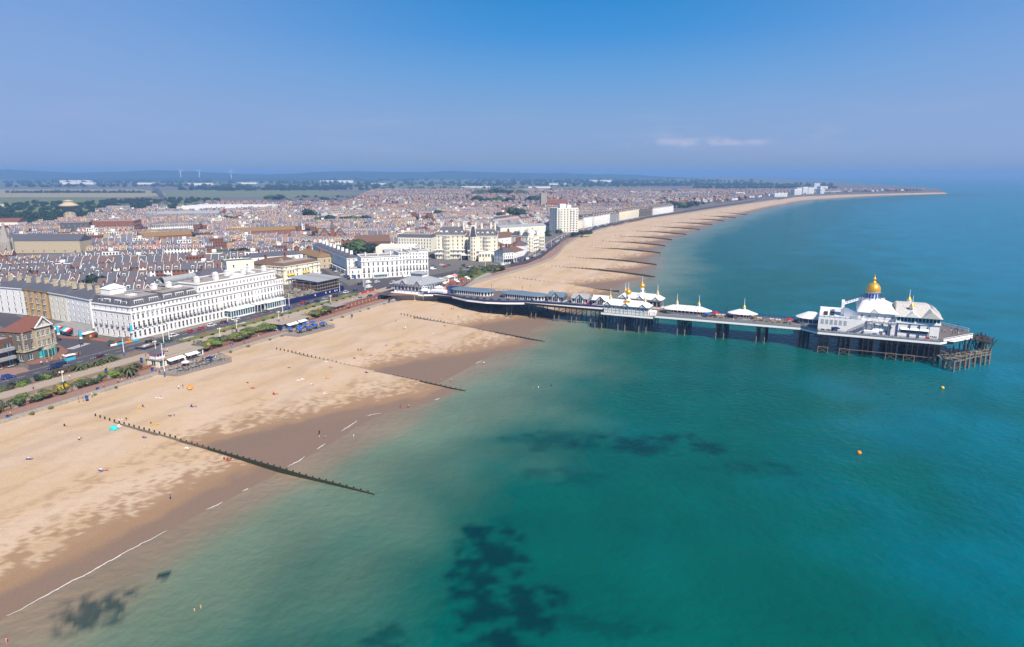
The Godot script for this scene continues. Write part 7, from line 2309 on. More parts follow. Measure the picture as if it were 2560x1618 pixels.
func palm(a: float, b: float, h: float, r: float, label: String, y := 9.4) -> void:
	var o := thing("palm_tree", label, "palm", P(a, b, y), a, "palms beside the promenade")
	var t := Mb.new(); t.tube(Vector3.ZERO, Vector3(0, h, 0), 0.28, 0.22, 8); part("trunk", t, M.bark, o)
	if not house_parts.has("frond"):
		var f := Mb.new()
		for i in 22:
			var az := i * 2.4; var lift := 0.95 - i * 0.055
			var d := Vector3(cos(az), 0, sin(az)); var side := Vector3(-d.z, 0, d.x) * 0.12
			var prev := Vector3.ZERO
			for s in 4:
				var q := (s + 1) / 4.0
				var next := d * q * 0.95 + Vector3(0, lift * q - q * q * 0.75, 0)
				f.quad(prev - side * (1.1 - q * 0.5), prev + side * (1.1 - q * 0.5), next + side * (0.8 - q * 0.7), next - side * (0.8 - q * 0.7))
				prev = next
		house_parts["frond"] = f.mesh(M.palm_leaf)
	var c := put("fronds", house_parts["frond"], o, Vector3(0, h, 0))
	c.scale = Vector3(r, r, r)

func plants() -> void:
	var r := RandomNumberGenerator.new(); r.seed = 77
	for i in 6: palm(wl([202.8, 199.0, 195.5, 192.5, 189.0, 186.5][i]) - [23.5, 24.5, 23.5, 25, 24.5, 25.5][i], [202.8, 199.0, 195.5, 192.5, 189.0, 186.5][i], 1.3, 3.6, "%s palm from the left in the bed between road and promenade" % nth(i + 1))
	palm(-19.5, 193.5, 1.2, 4.2, "single low palm on the bank below the upper promenade", 8.4)
	# the long bank between the two promenades: bushes one by one
	var leafs := ["olive_leaf", "bright_leaf", "leaf", "grey_leaf", "olive_leaf", "flower_yellow", "brown_leaf", "leaf"]
	var words := {"olive_leaf": "olive green", "bright_leaf": "bright green", "leaf": "dark green", "grey_leaf": "grey green", "flower_yellow": "yellow flowering", "brown_leaf": "brownish"}
	var n := 0
	for seg in [[250.0, 186.0, 64, -12.2, 1.9, 7.6, "left of the first beach cafe"], [153.0, 106.0, 62, -12.8, 2.7, 8.2, "between the two beach cafes"], [75.0, 56.0, 20, -13.0, 2.7, 8.4, "beside the low brick building"]]:
		for i in seg[2]:
			var b: float = lerpf(seg[0], seg[1], (i + 0.5) / seg[2]) + r.randf_range(-0.6, 0.6)
			var leaf: String = leafs[r.randi() % 8]
			if b > 80.0 and b < 140.0 and leaf == "flower_yellow": leaf = "bright_leaf"
			shrub(wl(b) + seg[3] + r.randf_range(-2.6, 2.0), b, seg[4] * r.randf_range(0.9, 1.6), r.randf_range(1.4, 2.8), leaf, "%s bush on the bank %s, %s along" % [words[leaf], seg[6], nth(i + 1)], seg[5] - 0.6 + r.randf() * 0.6, n)
			n += 1
	# bed between the upper promenade and the road, left edge
	for i in 16:
		var b := 246.0 - i * 2.3
		if b < 211.0 : continue
		shrub(wl(b) - 25.0 + r.randf_range(-2, 2), b, r.randf_range(1.6, 2.9), r.randf_range(1.6, 3.0), ["dark_leaf", "bright_leaf", "leaf", "brown_leaf"][i % 4], "%s shrub from the left in the roadside bed at the picture's left edge" % nth(i + 1), 9.3, i)
	for i in 7: shrub(wl(207) - 26.5 + i % 2, 211.0 - i * 1.4, 1.9, 2.4, "brown_leaf", "%s purple brown shrub in the roadside bed before the palms" % nth(i + 1), 9.3, i + 3)
	for i in 20: shrub(wl(150 - i * 7.0) - 21.6 + r.randf_range(-0.3, 0.3), 150.0 - i * 7.0, 1.1, 1.1, "dark_leaf" if i % 3 else "brown_leaf", "%s low dark bush along the lawn's promenade edge, counted from the left" % nth(i + 1), 9.4, i)
	for i in 18: shrub(wl(240 - i * 13.0) + 0.5, 240.0 - i * 13.0 + r.randf_range(-4, 4), r.randf_range(0.7, 1.5), r.randf_range(0.6, 1.2), "olive_leaf", "%s olive tuft along the foot of the sea wall, from the left" % nth(i + 1), 5.7, i)
	# hedge and palms round the far garden beyond the pier
	for k in 12: palm([-22, -26, -17, -25, -14, -21, -24, -27, -20, -30, -34, -27][k], [-55, -77, -70, -90, -84, -100, -112, -122, -130, -118, -104, -66][k], 3.2, 3.2, "%s palm in the garden below the twin hotel" % nth(k + 1))
	for k in 44: shrub(-14.0 - r.randf() * 13.0, -78.0 - k * 1.55, r.randf_range(1.6, 3.2), r.randf_range(1.8, 3.0), ["dark_leaf", "leaf", "olive_leaf"][k % 3], "%s bush from the left in the garden below the twin hotel" % nth(k + 1), 9.3, k)
	for k in 9: shrub(-40.0 + k * 2.0, -126.0 - k * 2.0, 1.8, 1.8, "dark_leaf", "%s dark hedge bush before the twin hotel's drive" % nth(k + 1), 9.4, k)
	for k in 8: shrub(-68.0 + k * 1.6, -452.0 - k * 4.6, 4.0, 4.5, "dark_leaf", "%s dark bush at the foot of the tower block" % nth(k + 1), 9.3, k)
	# flower beds in the lawn
	for i in 12:
		var b := 146.0 - i * 11.4
		var c := ["flower_white", "flower_red", "flower_yellow"][i % 3] as String
		var o := thing("flower_bed", "%s flower bed from the left along the lawn, %s" % [nth(i + 1), {"flower_white": "white", "flower_red": "red", "flower_yellow": "yellow"}[c]], "flower bed", P(wl(b) - 27.2, b, 9.56), YAW, "flower beds along the lawn")
		var f := put("flowers", crown_mesh(i % 5, c, 260, 0.4), o); f.scale = Vector3(0.8, 0.5, 4.6)
		var s := Mb.new(); s.lathe(Vector3.ZERO, PackedVector2Array([Vector2(1.0, 0), Vector2(0.8, 0.1), Vector2(0.05, 0.14)]), 12); var so := part("soil", s, M.soil, o); so.scale = Vector3(0.9, 1, 4.6)
	var hb := thing("corner_bed", "raised triangular bed edged in blue at the road junction", "flower bed", P(-45.5, 165.5, 9.5), YAW + 0.2)
	var s := Mb.new(); s.box(Vector3.ZERO, Vector3(5.0, 0.7, 9.0)); part("edging", s, M.navy, hb)
	s = Mb.new(); s.box(Vector3(0, 0.7, 0), Vector3(4.5, 0.05, 8.4)); part("soil", s, M.soil, hb)
	var fl := put("flowers", crown_mesh(1, "flower_white", 260, 0.4), hb, Vector3(0, 0.6, 0)); fl.scale = Vector3(2.0, 0.5, 4.0)
	for i in 6: shrub(-46.5 + i * 0.2, 159.5 - i * 1.3, 1.2, 1.5, "leaf", "%s clipped hedge bush beside the blue edged bed" % nth(i + 1), 9.5, i)
	# rocks of the rockery
	for i in 40:
		var b := r.randf_range(188, 248)
		var o := put("rock", _rock(i % 4), self, P(wl(b) - 10.9 - r.randf() * 1.6, b, 6.6 + r.randf() * 1.6), r.randf() * 6.0)
		o.scale = Vector3.ONE * r.randf_range(0.8, 1.7)
		tag(o, "pale rock of the rockery bank below the upper promenade, %s in the heap" % nth(i + 1), "rock", "rocks of the rockery bank")
	# single trees in the town
	var t := [[-149, -660, 9, 13], [-139, -666, 7, 11], [-158, -664, 6, 10], [-258, -606, 9, 10], [-246, -614, 9, 11], [-234, -606, 7, 9], [-268, -618, 6, 8], [-281, -458, 6, 10], [-329, -1112, 11, 18], [-298, -1068, 9, 11], [-280, -1055, 11, 13], [-262, -1060, 9, 12], [-245, -1070, 11, 12], [-230, -1072, 9, 11], [-209, -976, 7, 9], [-169, -988, 8, 10], [-133, -1212, 9, 14], [-22, -1160, 9, 12], [-3, -1175, 11, 18], [8, -1118, 9, 20], [16, -1150, 8, 17], [20, -1240, 10, 14], [24, -1400, 10, 14], [45, -1763, 13, 18], [66, -1800, 13, 20], [-88, -1790, 16, 18], [-64, -1763, 14, 16], [-38, -1763, 14, 18], [-12, -1720, 12, 16], [-437, -691, 6, 8], [-423, -754, 6, 7], [-388, -772, 6, 7], [-369, -809, 7, 8], [-197, -890, 6, 8], [343, -1561, 12, 13], [362, -1575, 12, 14], [380, -1565, 12, 13], [398, -1570, 12, 12], [430, -1640, 10, 11], [-700, -2025, 18, 14], [-684, -2040, 14, 14], [-511, -1885, 13, 13], [-106, -2298, 20, 22], [-60, -2340, 20, 24], [-20, -2360, 22, 22], [30, -2330, 18, 20]]
	var order := range(t.size())
	order.sort_custom(func(u, v): return t[u][0] / t[u][1] > t[v][0] / t[v][1])
	for i in t.size():
		tree(Vector3(t[i][0], 9.3, t[i][1]), t[i][2] * 1.35, t[i][3] * 1.15, "dark_leaf" if i % 3 else "leaf", "dark green tree among the roofs, %s from the left of its kind" % nth(1 + order.find(i)), i, "trees among the town's roofs")

func _rock(k: int) -> ArrayMesh:
	var key := "rock%d" % k
	if not house_parts.has(key):
		var r := RandomNumberGenerator.new(); r.seed = 900 + k
		var mb := Mb.new()
		var pts := []
		for i in 7: pts.append(Vector2(cos(TAU * i / 7), -sin(TAU * i / 7)) * r.randf_range(0.7, 1.2))
		var top := PackedVector2Array(); var low := PackedVector2Array()
		for p in pts: low.append(p); top.append(p * r.randf_range(0.45, 0.75))
		mb.skirt(low, -0.4, top, r.randf_range(0.5, 0.9))
		house_parts[key] = mb.mesh(M.rock)
	return house_parts[key]

# ---------- groynes, cars, lamps, cafes
func groynes() -> void:
	var place := ["nearest groyne at lower left", "second groyne from the left", "groyne just left of the pier", "groyne under the pier's far side", "first groyne beyond the pier"]
	for i in GROYNES.size():
		var g: Array = GROYNES[i]
		var o := thing("groyne", "weathered timber groyne, %s" % (place[i] if i < 5 else "%s of those beyond the pier" % nth(i - 3)), "groyne", Vector3.ZERO, 0.0, "timber groynes across the beach")
		var l: float = g[3] - g[2]
		var step := 2.4 if i < 3 else (3.5 if i < 9 else 6.0)
		var n := int(l / step)
		for k in n:
			var t0 := float(k) / n; var t1 := float(k + 1) / n
			var a0: float = lerpf(g[2], g[3], t0); var a1: float = lerpf(g[2], g[3], t1); var b0: float = lerpf(g[0], g[1], t0); var b1: float = lerpf(g[0], g[1], t1)
			var h0 := beach_height(a0, b0); var h1 := beach_height(a1, b1)
			var line := 4.9 - 4.6 * t0                         # the top of the planking falls steadily
			var m := "grey_timber" if t0 < (0.34 if i < 3 else 0.2) else ("timber" if t0 < 0.45 else "weedy_timber")
			var lift := 0.3 + (0.5 if i < 3 else 1.0) * smoothstep(0.1, 0.5, t0)
			var top0 := clampf(line, h0 + lift, maxf(h0 + 1.6, 0.9)); var top1 := clampf(4.9 - 4.6 * t1, h1 + lift, maxf(h1 + 1.6, 0.9))
			if t0 > 0.08:
				for row in (2 if i < 3 else 1):
					var p := Mb.new()
					var d0 := Vector3(0, row * (top0 - h0 + 0.4) * 0.5, 0); var d1 := Vector3(0, row * (top1 - h1 + 0.4) * 0.5, 0)
					var lo0 := P(a0, b0, maxf(h0 - 0.4, -1.5)); var lo1 := P(a1, b1, maxf(h1 - 0.4, -1.5))
					var hi0 := P(a0, b0, lerpf(lo0.y, top0, 0.5 if (row == 0 and i < 3) else 1.0)); var hi1 := P(a1, b1, lerpf(lo1.y, top1, 0.5 if (row == 0 and i < 3) else 1.0))
					if row == 1: lo0.y = lerpf(lo0.y, top0, 0.52); lo1.y = lerpf(lo1.y, top1, 0.52)
					var w := Vector3(0.12, 0, 0.2) * (1.0 if i < 3 else 2.2)
					p.quad(lo0 + w, lo1 + w, hi1 + w, hi0 + w); p.quad(lo1 - w, lo0 - w, hi0 - w, hi1 - w); p.quad(hi0 + w, hi1 + w, hi1 - w, hi0 - w)
					part("plank", p, M[m], o)
			var ps := Mb.new()
			ps.box(P(a0, b0, h0 - 0.6) + Vector3(0.25, 0, -0.3), Vector3(0.34, (top0 - h0) + 0.6 + (0.6 if t0 < 0.35 else 0.22), 0.34), YAW)
			part("post", ps, M.dark_timber if t0 < 0.5 else M.weedy_timber, o)

var car_shapes := {}
var car_spots := {}
func car_shape(kind: String) -> Dictionary:
	if car_shapes.has(kind): return car_shapes[kind]
	var l := 4.3; var h := 1.45; var w := 1.76
	if kind == "van": l = 5.3; h = 2.3; w = 2.0
	elif kind == "estate": l = 4.6; h = 1.65
	var spots := []
	var body := Mb.new(); var gl := Mb.new(); var wh := Mb.new(); var lt := Mb.new()
	# side profile of the lower body and of the cabin, lofted to a narrower top
	var low := [[-l / 2, 0.35], [-l / 2 + 0.05, 0.75], [-l / 2 + 0.15, 0.88], [l / 2 - 0.9, 0.86], [l / 2 - 0.1, 0.68], [l / 2, 0.35]]
	if kind == "van": low = [[-l / 2, 0.35], [-l / 2, 1.25], [l / 2 - 1.1, 1.2], [l / 2 - 0.1, 0.95], [l / 2, 0.4]]
	for s in [1, -1]:
		for i in range(1, low.size() - 1):
			var a := Vector3(low[0][0], low[0][1], s * w / 2); var p := Vector3(low[i][0], low[i][1], s * w / 2); var q := Vector3(low[i + 1][0], low[i + 1][1], s * w / 2)
			if s > 0: body.tri(a, q, p)
			else: body.tri(a, p, q)
	for i in low.size() - 1: body.quad(Vector3(low[i][0], low[i][1], w / 2), Vector3(low[i + 1][0], low[i + 1][1], w / 2), Vector3(low[i + 1][0], low[i + 1][1], -w / 2), Vector3(low[i][0], low[i][1], -w / 2))
	var y0: float = low[2][1] - 0.03
	var x0 := -l / 2 + 0.2; var x1 := l / 2 - (1.25 if kind != "van" else 1.2)
	var tx0 := x0 + (0.5 if kind == "car" else 0.2); var tx1 := x1 - 0.75
	var zi := w / 2 - 0.06; var zt := w / 2 - 0.26
	var b4 := [Vector3(x0, y0, zi), Vector3(x1, y0, zi), Vector3(x1, y0, -zi), Vector3(x0, y0, -zi)]
	var t4 := [Vector3(tx0, h, zt), Vector3(tx1, h, zt), Vector3(tx1, h, -zt), Vector3(tx0, h, -zt)]
	for i in 4: gl.quad(b4[i], b4[(i + 1) % 4], t4[(i + 1) % 4], t4[i])
	body.span(Vector3(tx0 - 0.03, h - 0.03, -zt - 0.03), Vector3(tx1 + 0.03, h + 0.05, zt + 0.03))
	for i in 4: body.bar(b4[i], t4[i], 0.12)
	if kind == "van": body.span(Vector3(x0 - 0.02, y0, -zi - 0.01), Vector3(x0 + 2.6, h, zi + 0.01))
	for x in [-l / 2 + 0.8, l / 2 - 0.85]:
		for s in [1, -1]:
			wh.tube(Vector3(x, 0.33, s * (w / 2 - 0.18)), Vector3(x, 0.33, s * (w / 2 + 0.02)), 0.33, 0.33, 12)
			spots.append(Vector3(x, 0.33, s * (w / 2 - 0.08)))
	for s in [1, -1]: lt.box(Vector3(l / 2 - 0.06, 0.55, s * 0.62), Vector3(0.14, 0.16, 0.34))
	car_spots[kind] = spots
	car_shapes[kind] = {"body": body, "window": gl, "wheel": wh, "headlight": lt}
	return car_shapes[kind]

func car(kind: String, color: String, at: Vector3, turn: float, label: String, group: String) -> void:
	var o := thing("parked_car" if kind != "van" else "parked_van", label, "car" if kind != "van" else "van", at, turn, group)
	var s := car_shape(kind)
	for k in s:
		var m: String = {"body": "paint_" + color, "window": "glass", "wheel": "rubber", "headlight": "bright_white"}[k]
		var key: String = kind + str(k) + m
		if not car_shapes.has(key): car_shapes[key] = s[k].mesh(M[m])
		if k == "wheel" and group == "cars on the parade before the hotels":
			if not car_shapes.has("one"):
				var t := Mb.new(); t.tube(Vector3(0, 0, -0.1), Vector3(0, 0, 0.1), 0.33, 0.33, 12); t.lathe(Vector3.ZERO, PackedVector2Array([Vector2(0.01, 0), Vector2(0.02, 0)]), 3)
				var h := Mb.new(); h.tube(Vector3(0, 0, -0.12), Vector3(0, 0, 0.12), 0.2, 0.2, 8)
				car_shapes["one"] = t.mesh(M.rubber); car_shapes["rim"] = h.mesh(M.silver)
			for p in car_spots[kind]:
				var wheel := put("wheel", car_shapes["one"], o, p)
				put("rim", car_shapes["rim"], wheel)
			continue
		put(k, car_shapes[key], o)

func vehicles() -> void:
	var r := RandomNumberGenerator.new(); r.seed = 55
	for k in [["white", 0.78, 0.78, 0.78], ["silver", 0.38, 0.40, 0.42], ["black", 0.015, 0.016, 0.02], ["navy", 0.012, 0.03, 0.10], ["blue", 0.015, 0.06, 0.36], ["red", 0.45, 0.012, 0.018], ["maroon", 0.09, 0.01, 0.03], ["grey", 0.11, 0.12, 0.13], ["sky_blue", 0.08, 0.42, 0.60]]:
		var m := mat("paint_" + k[0], Color(k[1], k[2], k[3]), 0.3)
		m.clearcoat_enabled = true; m.clearcoat = 0.6; m.clearcoat_roughness = 0.1
	var shore := atan2(-ALONG.y * -1.0, -ALONG.x) # along the parade, to the right
	var g := "cars on the parade before the hotels"
	for k in [["car", "navy", -51.2, 200.0, "navy car passing the corner shop"], ["car", "maroon", -47.6, 187.0, "dark maroon car in the road before the palms"], ["car", "black", -52.0, 159.2, "dark car parked by the long hotel's left corner"], ["car", "navy", -46.8, 157.4, "black car driving past the hotel's left corner"], ["estate", "white", -52.0, 146.2, "white car parked at the left end of the hotel front"], ["car", "red", -52.8, 135.7, "bright red car parked outside the long hotel"], ["car", "red", -53.0, 129.0, "second red car parked just right of the bright red one"], ["estate", "white", -54.0, 121.9, "white car between the red cars and the maroon one"], ["car", "maroon", -54.6, 113.4, "maroon car before the left verandah"], ["estate", "white", -55.0, 105.3, "white estate car before the left verandah"], ["car", "grey", -55.8, 82.2, "dark grey car before the hotel's right verandah"], ["car", "blue", -51.0, 70.2, "blue car opposite the hotel's right end"], ["car", "red", -56.7, 50.9, "red car beside the navy hoarding"], ["car", "black", -50.6, 54.1, "black car in the road below the red car by the hoarding"], ["car", "navy", -50.9, 45.0, "dark car in the middle of the road by the hoarding"], ["car", "silver", -52.5, 36.3, "pale silver car by the middle of the hoarding"], ["estate", "black", -52.1, 26.2, "black car below the scaffolded building"], ["estate", "white", -55.2, 12.1, "white car at the right end of the hoarding"], ["estate", "silver", -32.9, 27.0, "silver car on the promenade above the brick building"], ["car", "black", -32.7, 17.0, "black car on the promenade near the pier"], ["van", "white", -54.0, -11.0, "white pickup van on the forecourt before the white hotel"], ["car", "navy", -54.8, 2.8, "dark blue car waiting at the junction by the pier"], ["van", "silver", -49.1, -31.4, "silver van on the road behind the pier entrance"], ["estate", "white", -63.3, -33.0, "white car parked before the white hotel"], ["van", "white", -66.7, -27.4, "white van parked at the white hotel's left"], ["estate", "black", -68.6, -20.2, "black car parked left of the white van"], ["car", "black", -40.4, -14.6, "dark car passing the pier entrance"], ["van", "navy", -48.0, 205.4, "dark navy van in the road before the corner shop"]]:
		car(k[0], k[1], P(k[2], k[3], 9.43), shore + 0.05 + (PI if k[2] > -50.0 else 0.0), k[4], g)
	car("estate", "blue", P(-50.5, 221.5, 9.43), shore, "bright blue car at the left edge of the road", g)
	var bus := thing("blue_kiosk_car", "sky blue and white parasol stall beside the red paving", "stall", P(-54.5, 195.0, 9.5), YAW)
	var s := Mb.new(); s.box(Vector3.ZERO, Vector3(1.6, 1.2, 3.8)); part("counter", s, M.sky_blue, bus)
	s = Mb.new(); s.box(Vector3(0, 2.2, 0), Vector3(2.4, 0.15, 4.4)); part("top", s, M.cloth_white, bus)
	for z in [-1.8, 1.8]: s = Mb.new(); s.tube(Vector3(0, 1.2, z), Vector3(0, 2.2, z), 0.05, 0.05, 5); part("post", s, M.lead, bus)
	var cols := ["white", "silver", "black", "navy", "grey", "white", "black", "red", "blue", "silver"]
	var words := {"white": "white", "silver": "silver", "black": "black", "navy": "navy", "grey": "dark grey", "red": "red", "blue": "blue", "maroon": "maroon", "sky_blue": "pale blue"}
	for i in 13:
		var t := i / 12.0
		var p := P(lerpf(-90.0, -190.0, t), lerpf(-38.0, -118.0, t), 9.45)
		var c: String = cols[r.randi() % 10]
		car("car", c, p + Vector3(-2.0, 0, 0), atan2(0.62, 0.78) + 0.6, "%s car, %s from the sea in the line parked along the balconied street" % [words[c], nth(i + 1)], "cars parked in the balconied street")
	for k in [[-73.5, -125.0, "blue"], [-67.8, -119.0, "maroon"], [-68.8, -132.4, "white"], [-62.2, -126.4, "red"], [-62.7, -134.5, "grey"], [-52.4, -140.0, "navy"], [-48.1, -134.7, "grey"], [-41.0, -132.8, "white"], [-62.4, -107.8, "white"]]:
		car("van" if k[1] > -110.0 else "car", k[2], P(k[0], k[1], 9.45), k[0], "%s %s on the twin hotel's forecourt, %s row inland" % [words[k[2]], "van" if k[1] > -110.0 else "car", nth(int(-k[0] / 8.0))], "vehicles on the twin hotel's forecourt")
	for i in 74:
		var b := -118.0 - i * 7.4 - r.randf() * 2.0
		if b > -440.0 or b < -500.0:
			var c: String = cols[r.randi() % 10]
			var kind: String = ["car", "estate", "car", "van"][r.randi() % 4]
			var dir := atan2(-(P(far_out(b - 4), b - 4) - P(far_out(b), b)).z, (P(far_out(b - 4), b - 4) - P(far_out(b), b)).x)
			car(kind, c, P(far_out(b) - 2.2, b, 9.46), dir, "%s %s, %s from the pier in the line beside the far promenade" % [words[c], "van" if kind == "van" else "car", nth(i + 1)], "cars parked beside the far promenade")
			if i % 4 == 1:
				c = cols[r.randi() % 10]
				car("car", c, P(far_in(b) + 2.0, b, 9.46), dir, "%s car, %s from the pier on the far road's inland side" % [words[c], nth(i / 4 + 1)], "cars on the inland side of the far road")

func lamp(a: float, b: float, h: float, label: String, y := 9.5, globes := false) -> void:
	var o := thing("street_lamp", label, "street lamp", P(a, b, y), YAW, "lamp posts along the front")
	var p := Mb.new(); p.tube(Vector3(0, 1.6, 0), Vector3(0, h, 0), 0.17, 0.10, 7); part("post", p, M.bright_white if not globes else M.pale_cream, o)
	var q := Mb.new(); q.tube(Vector3.ZERO, Vector3(0, 1.6, 0), 0.26, 0.24, 8); part("base", q, M.mid_blue if not globes else M.navy, o)
	if globes:
		for i in 3:
			var g := Mb.new()
			var c := Vector3(cos(i * TAU / 3) * 0.7, h - 0.5, sin(i * TAU / 3) * 0.7)
			g.lathe(c, PackedVector2Array([Vector2(0.02, -0.3), Vector2(0.28, -0.1), Vector2(0.28, 0.15), Vector2(0.02, 0.32)]), 8)
			g.bar(c, Vector3(0, h - 0.6, 0), 0.08)
			part("globe", g, M.pale_cream, o)
	else:
		var a2 := Mb.new(); a2.bar(Vector3(-0.9, h, 0), Vector3(0.9, h, 0), 0.12); a2.box(Vector3(-1.1, h - 0.1, 0), Vector3(0.7, 0.16, 0.3)); a2.box(Vector3(1.1, h - 0.1, 0), Vector3(0.7, 0.16, 0.3)); part("lamp_head", a2, M.lead, o)

func furniture() -> void:
	var r := RandomNumberGenerator.new(); r.seed = 61
	for k in [[-40.2, 161.0, 11.0, "tall white blue based post by the hotel's left corner"], [-43.0, 155.8, 10.0, "tall white post just right of the one by the hotel corner"], [-8.5, 186.0, 13.5, "tallest white mast with a blue base beside the first beach cafe"], [-40.3, 85.6, 11.0, "tall white post opposite the hotel porch"], [-50.8, 69.2, 9.0, "white post by the blue car and hoarding end"], [-49.4, 115.6, 6.0, "short white post in the road's lay-by before the verandah"], [-55.9, 17.7, 7.0, "white post before the scaffolded building"], [-43.9, 6.7, 9.0, "white post at the end of the lawn"], [-54.2, -5.0, 10.0, "tall white post on the pier junction"], [-40.2, 180.6, 8.0, "white road sign post at the side street junction"]]:
		lamp(k[0], k[1], k[2], k[3], 6.3 if k[0] > -12.0 else 9.5)
	for k in [[-25.7, 142.0, "left of the bushes between the cafes"], [-30.6, 172.5, "behind the first beach cafe"], [-29.4, 99.9, "behind the second beach cafe"], [-36.2, 50.1, "on the promenade above the brick building"], [-20.5, 219.0, "at the left end of the upper promenade"], [-32.0, 126.0, "on the upper promenade between the cafes"]]:
		lamp(k[0], k[1], 6.0, "cream triple globe lamp %s" % k[2], 9.5, true)
	for i in 16: lamp(far_out(-130.0 - i * 42.0) + 1.0, -130.0 - i * 42.0, 9.0, "white lamp post on the far promenade, %s beyond the pier" % nth(i + 1))
	for k in [[-74, 178, "on the zebra crossing"], [-92, 177, "beside the striped awnings"], [-63.5, 160.5, "by the hotel's left terrace"]]:
		var o := thing("banner_post", "lamp post with a sky blue and white banner %s" % k[2], "banner", P(k[0], k[1], 9.5), YAW + 0.6, "banner posts at the junction")
		var p := Mb.new(); p.tube(Vector3.ZERO, Vector3(0, 7.5, 0), 0.1, 0.08, 6); part("post", p, M.iron, o)
		var f := Mb.new(); f.span(Vector3(0.1, 4.2, -0.04), Vector3(1.3, 7.2, 0.04)); part("banner", f, M.sky_blue, o)
		f = Mb.new(); f.span(Vector3(0.1, 3.4, -0.04), Vector3(1.3, 4.18, 0.04)); part("banner_foot", f, M.cloth_white, o)
	# terrace before the hotel's left end
	for k in [[0, "white"], [1, "sky_blue"], [2, "orange"], [3, "sky_blue"]]:
		var o := thing("terrace_screen", "%s screen round the hotel's left terrace, %s of four" % [{"white": "white", "sky_blue": "sky blue printed", "orange": "orange printed"}[k[1]], ["first", "second", "third", "last"][k[0]]], "screen", P(-60.0 + k[0] * 0.3, 171.5 - k[0] * 3.4, 9.5), YAW - 0.1, "screens round the hotel terrace")
		var f := Mb.new(); f.box(Vector3(0, 0.2, 0), Vector3(0.1, 1.0, 3.2)); part("panel", f, M[k[1]], o)
		for z in [-1.5, 1.5]: f = Mb.new(); f.box(Vector3(0, 0, z), Vector3(0.2, 1.25, 0.1)); part("foot", f, M.lead, o)
	for i in 5: parasol(P(-61.8 - (i % 2) * 2.0, 163.5 + i * 2.0, 9.55), ["brown_tile", "dark_green", "dark_brick"][i % 3], "%s dark parasol on the long hotel's left terrace" % nth(i + 1), 1.6, "dark parasols on the hotel terrace")
	var stall := thing("brown_stall", "rounded brown stall with a red and yellow sign by the side street", "stall", P(-84, 167.5, 9.55), YAW + 0.3)
	var f := Mb.new(); f.box(Vector3.ZERO, Vector3(3.0, 3.0, 6.0)); f.tube(Vector3(-1.5, 1.5, -3.0), Vector3(1.5, 1.5, -3.0), 1.5, 1.5, 14); part("body", f, M.brown_tile, stall)
	f = Mb.new(); f.box(Vector3(0, 3.0, 0.5), Vector3(3.4, 0.2, 6.6)); part("roof", f, M.cloth_white, stall)
	for k in [["yellow", 0.4], ["red", -1.0]]: f = Mb.new(); f.box(Vector3(1.52, 1.0, k[1]), Vector3(0.08, 1.1, 1.3)); part("sign", f, M[k[0]], stall)
	for k in [[-60.5, 192, "left"], [-60, 189, "right"]]:
		var o := thing("orange_barrier", "orange plastic barrier on the red paving by the corner shop, %s of two" % k[2], "barrier", P(k[0], k[1], 9.55), YAW + 0.5)
		f = Mb.new(); f.box(Vector3(0, 0.1, 0), Vector3(0.5, 1.0, 2.2)); part("panel", f, M.orange, o)
		for z in [-0.9, 0.9]: f = Mb.new(); f.box(Vector3(0, 0, z), Vector3(0.9, 0.12, 0.3)); part("foot", f, M.black, o)
	for i in 9:
		var o := thing("red_barrier", "red and white roadworks barrier on the pier junction, %s in the row" % nth(i + 1), "barrier", P(-44.0 + (i % 2) * 0.4, 12.0 - i * 2.0, 9.45), YAW + (0.2 if i % 2 else -0.1), "roadworks barriers at the pier junction")
		f = Mb.new(); f.box(Vector3(0, 0.1, 0), Vector3(0.4, 0.95, 1.8)); part("panel", f, M.red if i % 4 else M.orange, o)
		f = Mb.new(); f.box(Vector3(0, 0, 0.6), Vector3(0.8, 0.1, 0.25)); part("foot", f, M.black, o)
	var bn := 0
	for k in [[-22.3, 219.5], [-13.5, 211], [-24, 200], [-26, 183], [-7.8, 219.0], [-11.6, 243.5], [-18.5, 184], [-27.0, 104], [-22, 139], [-21, 12], [-20, -3], [-13, 60]]:
		bn += 1
		var o := thing("litter_bin", "blue litter bin on the %s promenade, %s of those in view" % ["upper" if k[0] < wl(k[1]) - 11.0 else "lower", nth(bn)], "bin", P(k[0], k[1], 9.5 if k[0] < wl(k[1]) - 11.0 else 6.3), YAW, "blue litter bins along the promenades")
		f = Mb.new(); f.box(Vector3.ZERO, Vector3(0.8, 1.2, 0.8)); part("body", f, M.mid_blue, o)
		f = Mb.new(); f.hip(Vector3(0, 1.2, 0), 0.9, 0.9, 0.25, 0.3, 0.05); part("lid", f, M.navy, o)
	for i in 10:
		var b := 230.0 - i * 21.0
		if absf(b - 167.0) < 12.0 or absf(b - 93.0) < 12.0: continue
		var o := thing("bench", "dark promenade bench against the brick kerb, %s from the left" % nth(i + 1), "bench", P(wl(b) - 9.8, b, 6.35), YAW, "benches along the lower promenade")
		f = Mb.new(); f.box(Vector3(0, 0.42, 0), Vector3(0.5, 0.08, 2.0)); part("seat", f, M.dark_timber, o)
		f = Mb.new(); f.box(Vector3(-0.25, 0.5, 0), Vector3(0.08, 0.45, 2.0)); part("backrest", f, M.dark_timber, o)
		for z in [-0.8, 0.8]: f = Mb.new(); f.box(Vector3(0, 0, z), Vector3(0.45, 0.42, 0.1)); part("leg", f, M.iron, o)
	beach_cafe("beach_cafe", "first low cream beach cafe with white awnings and a red roofed turret", 179.5, 156.0, "cream", true)
	beach_cafe("beach_cafe", "second low beach cafe with dark front and blue parasols", 104.5, 82.5, "navy", false)
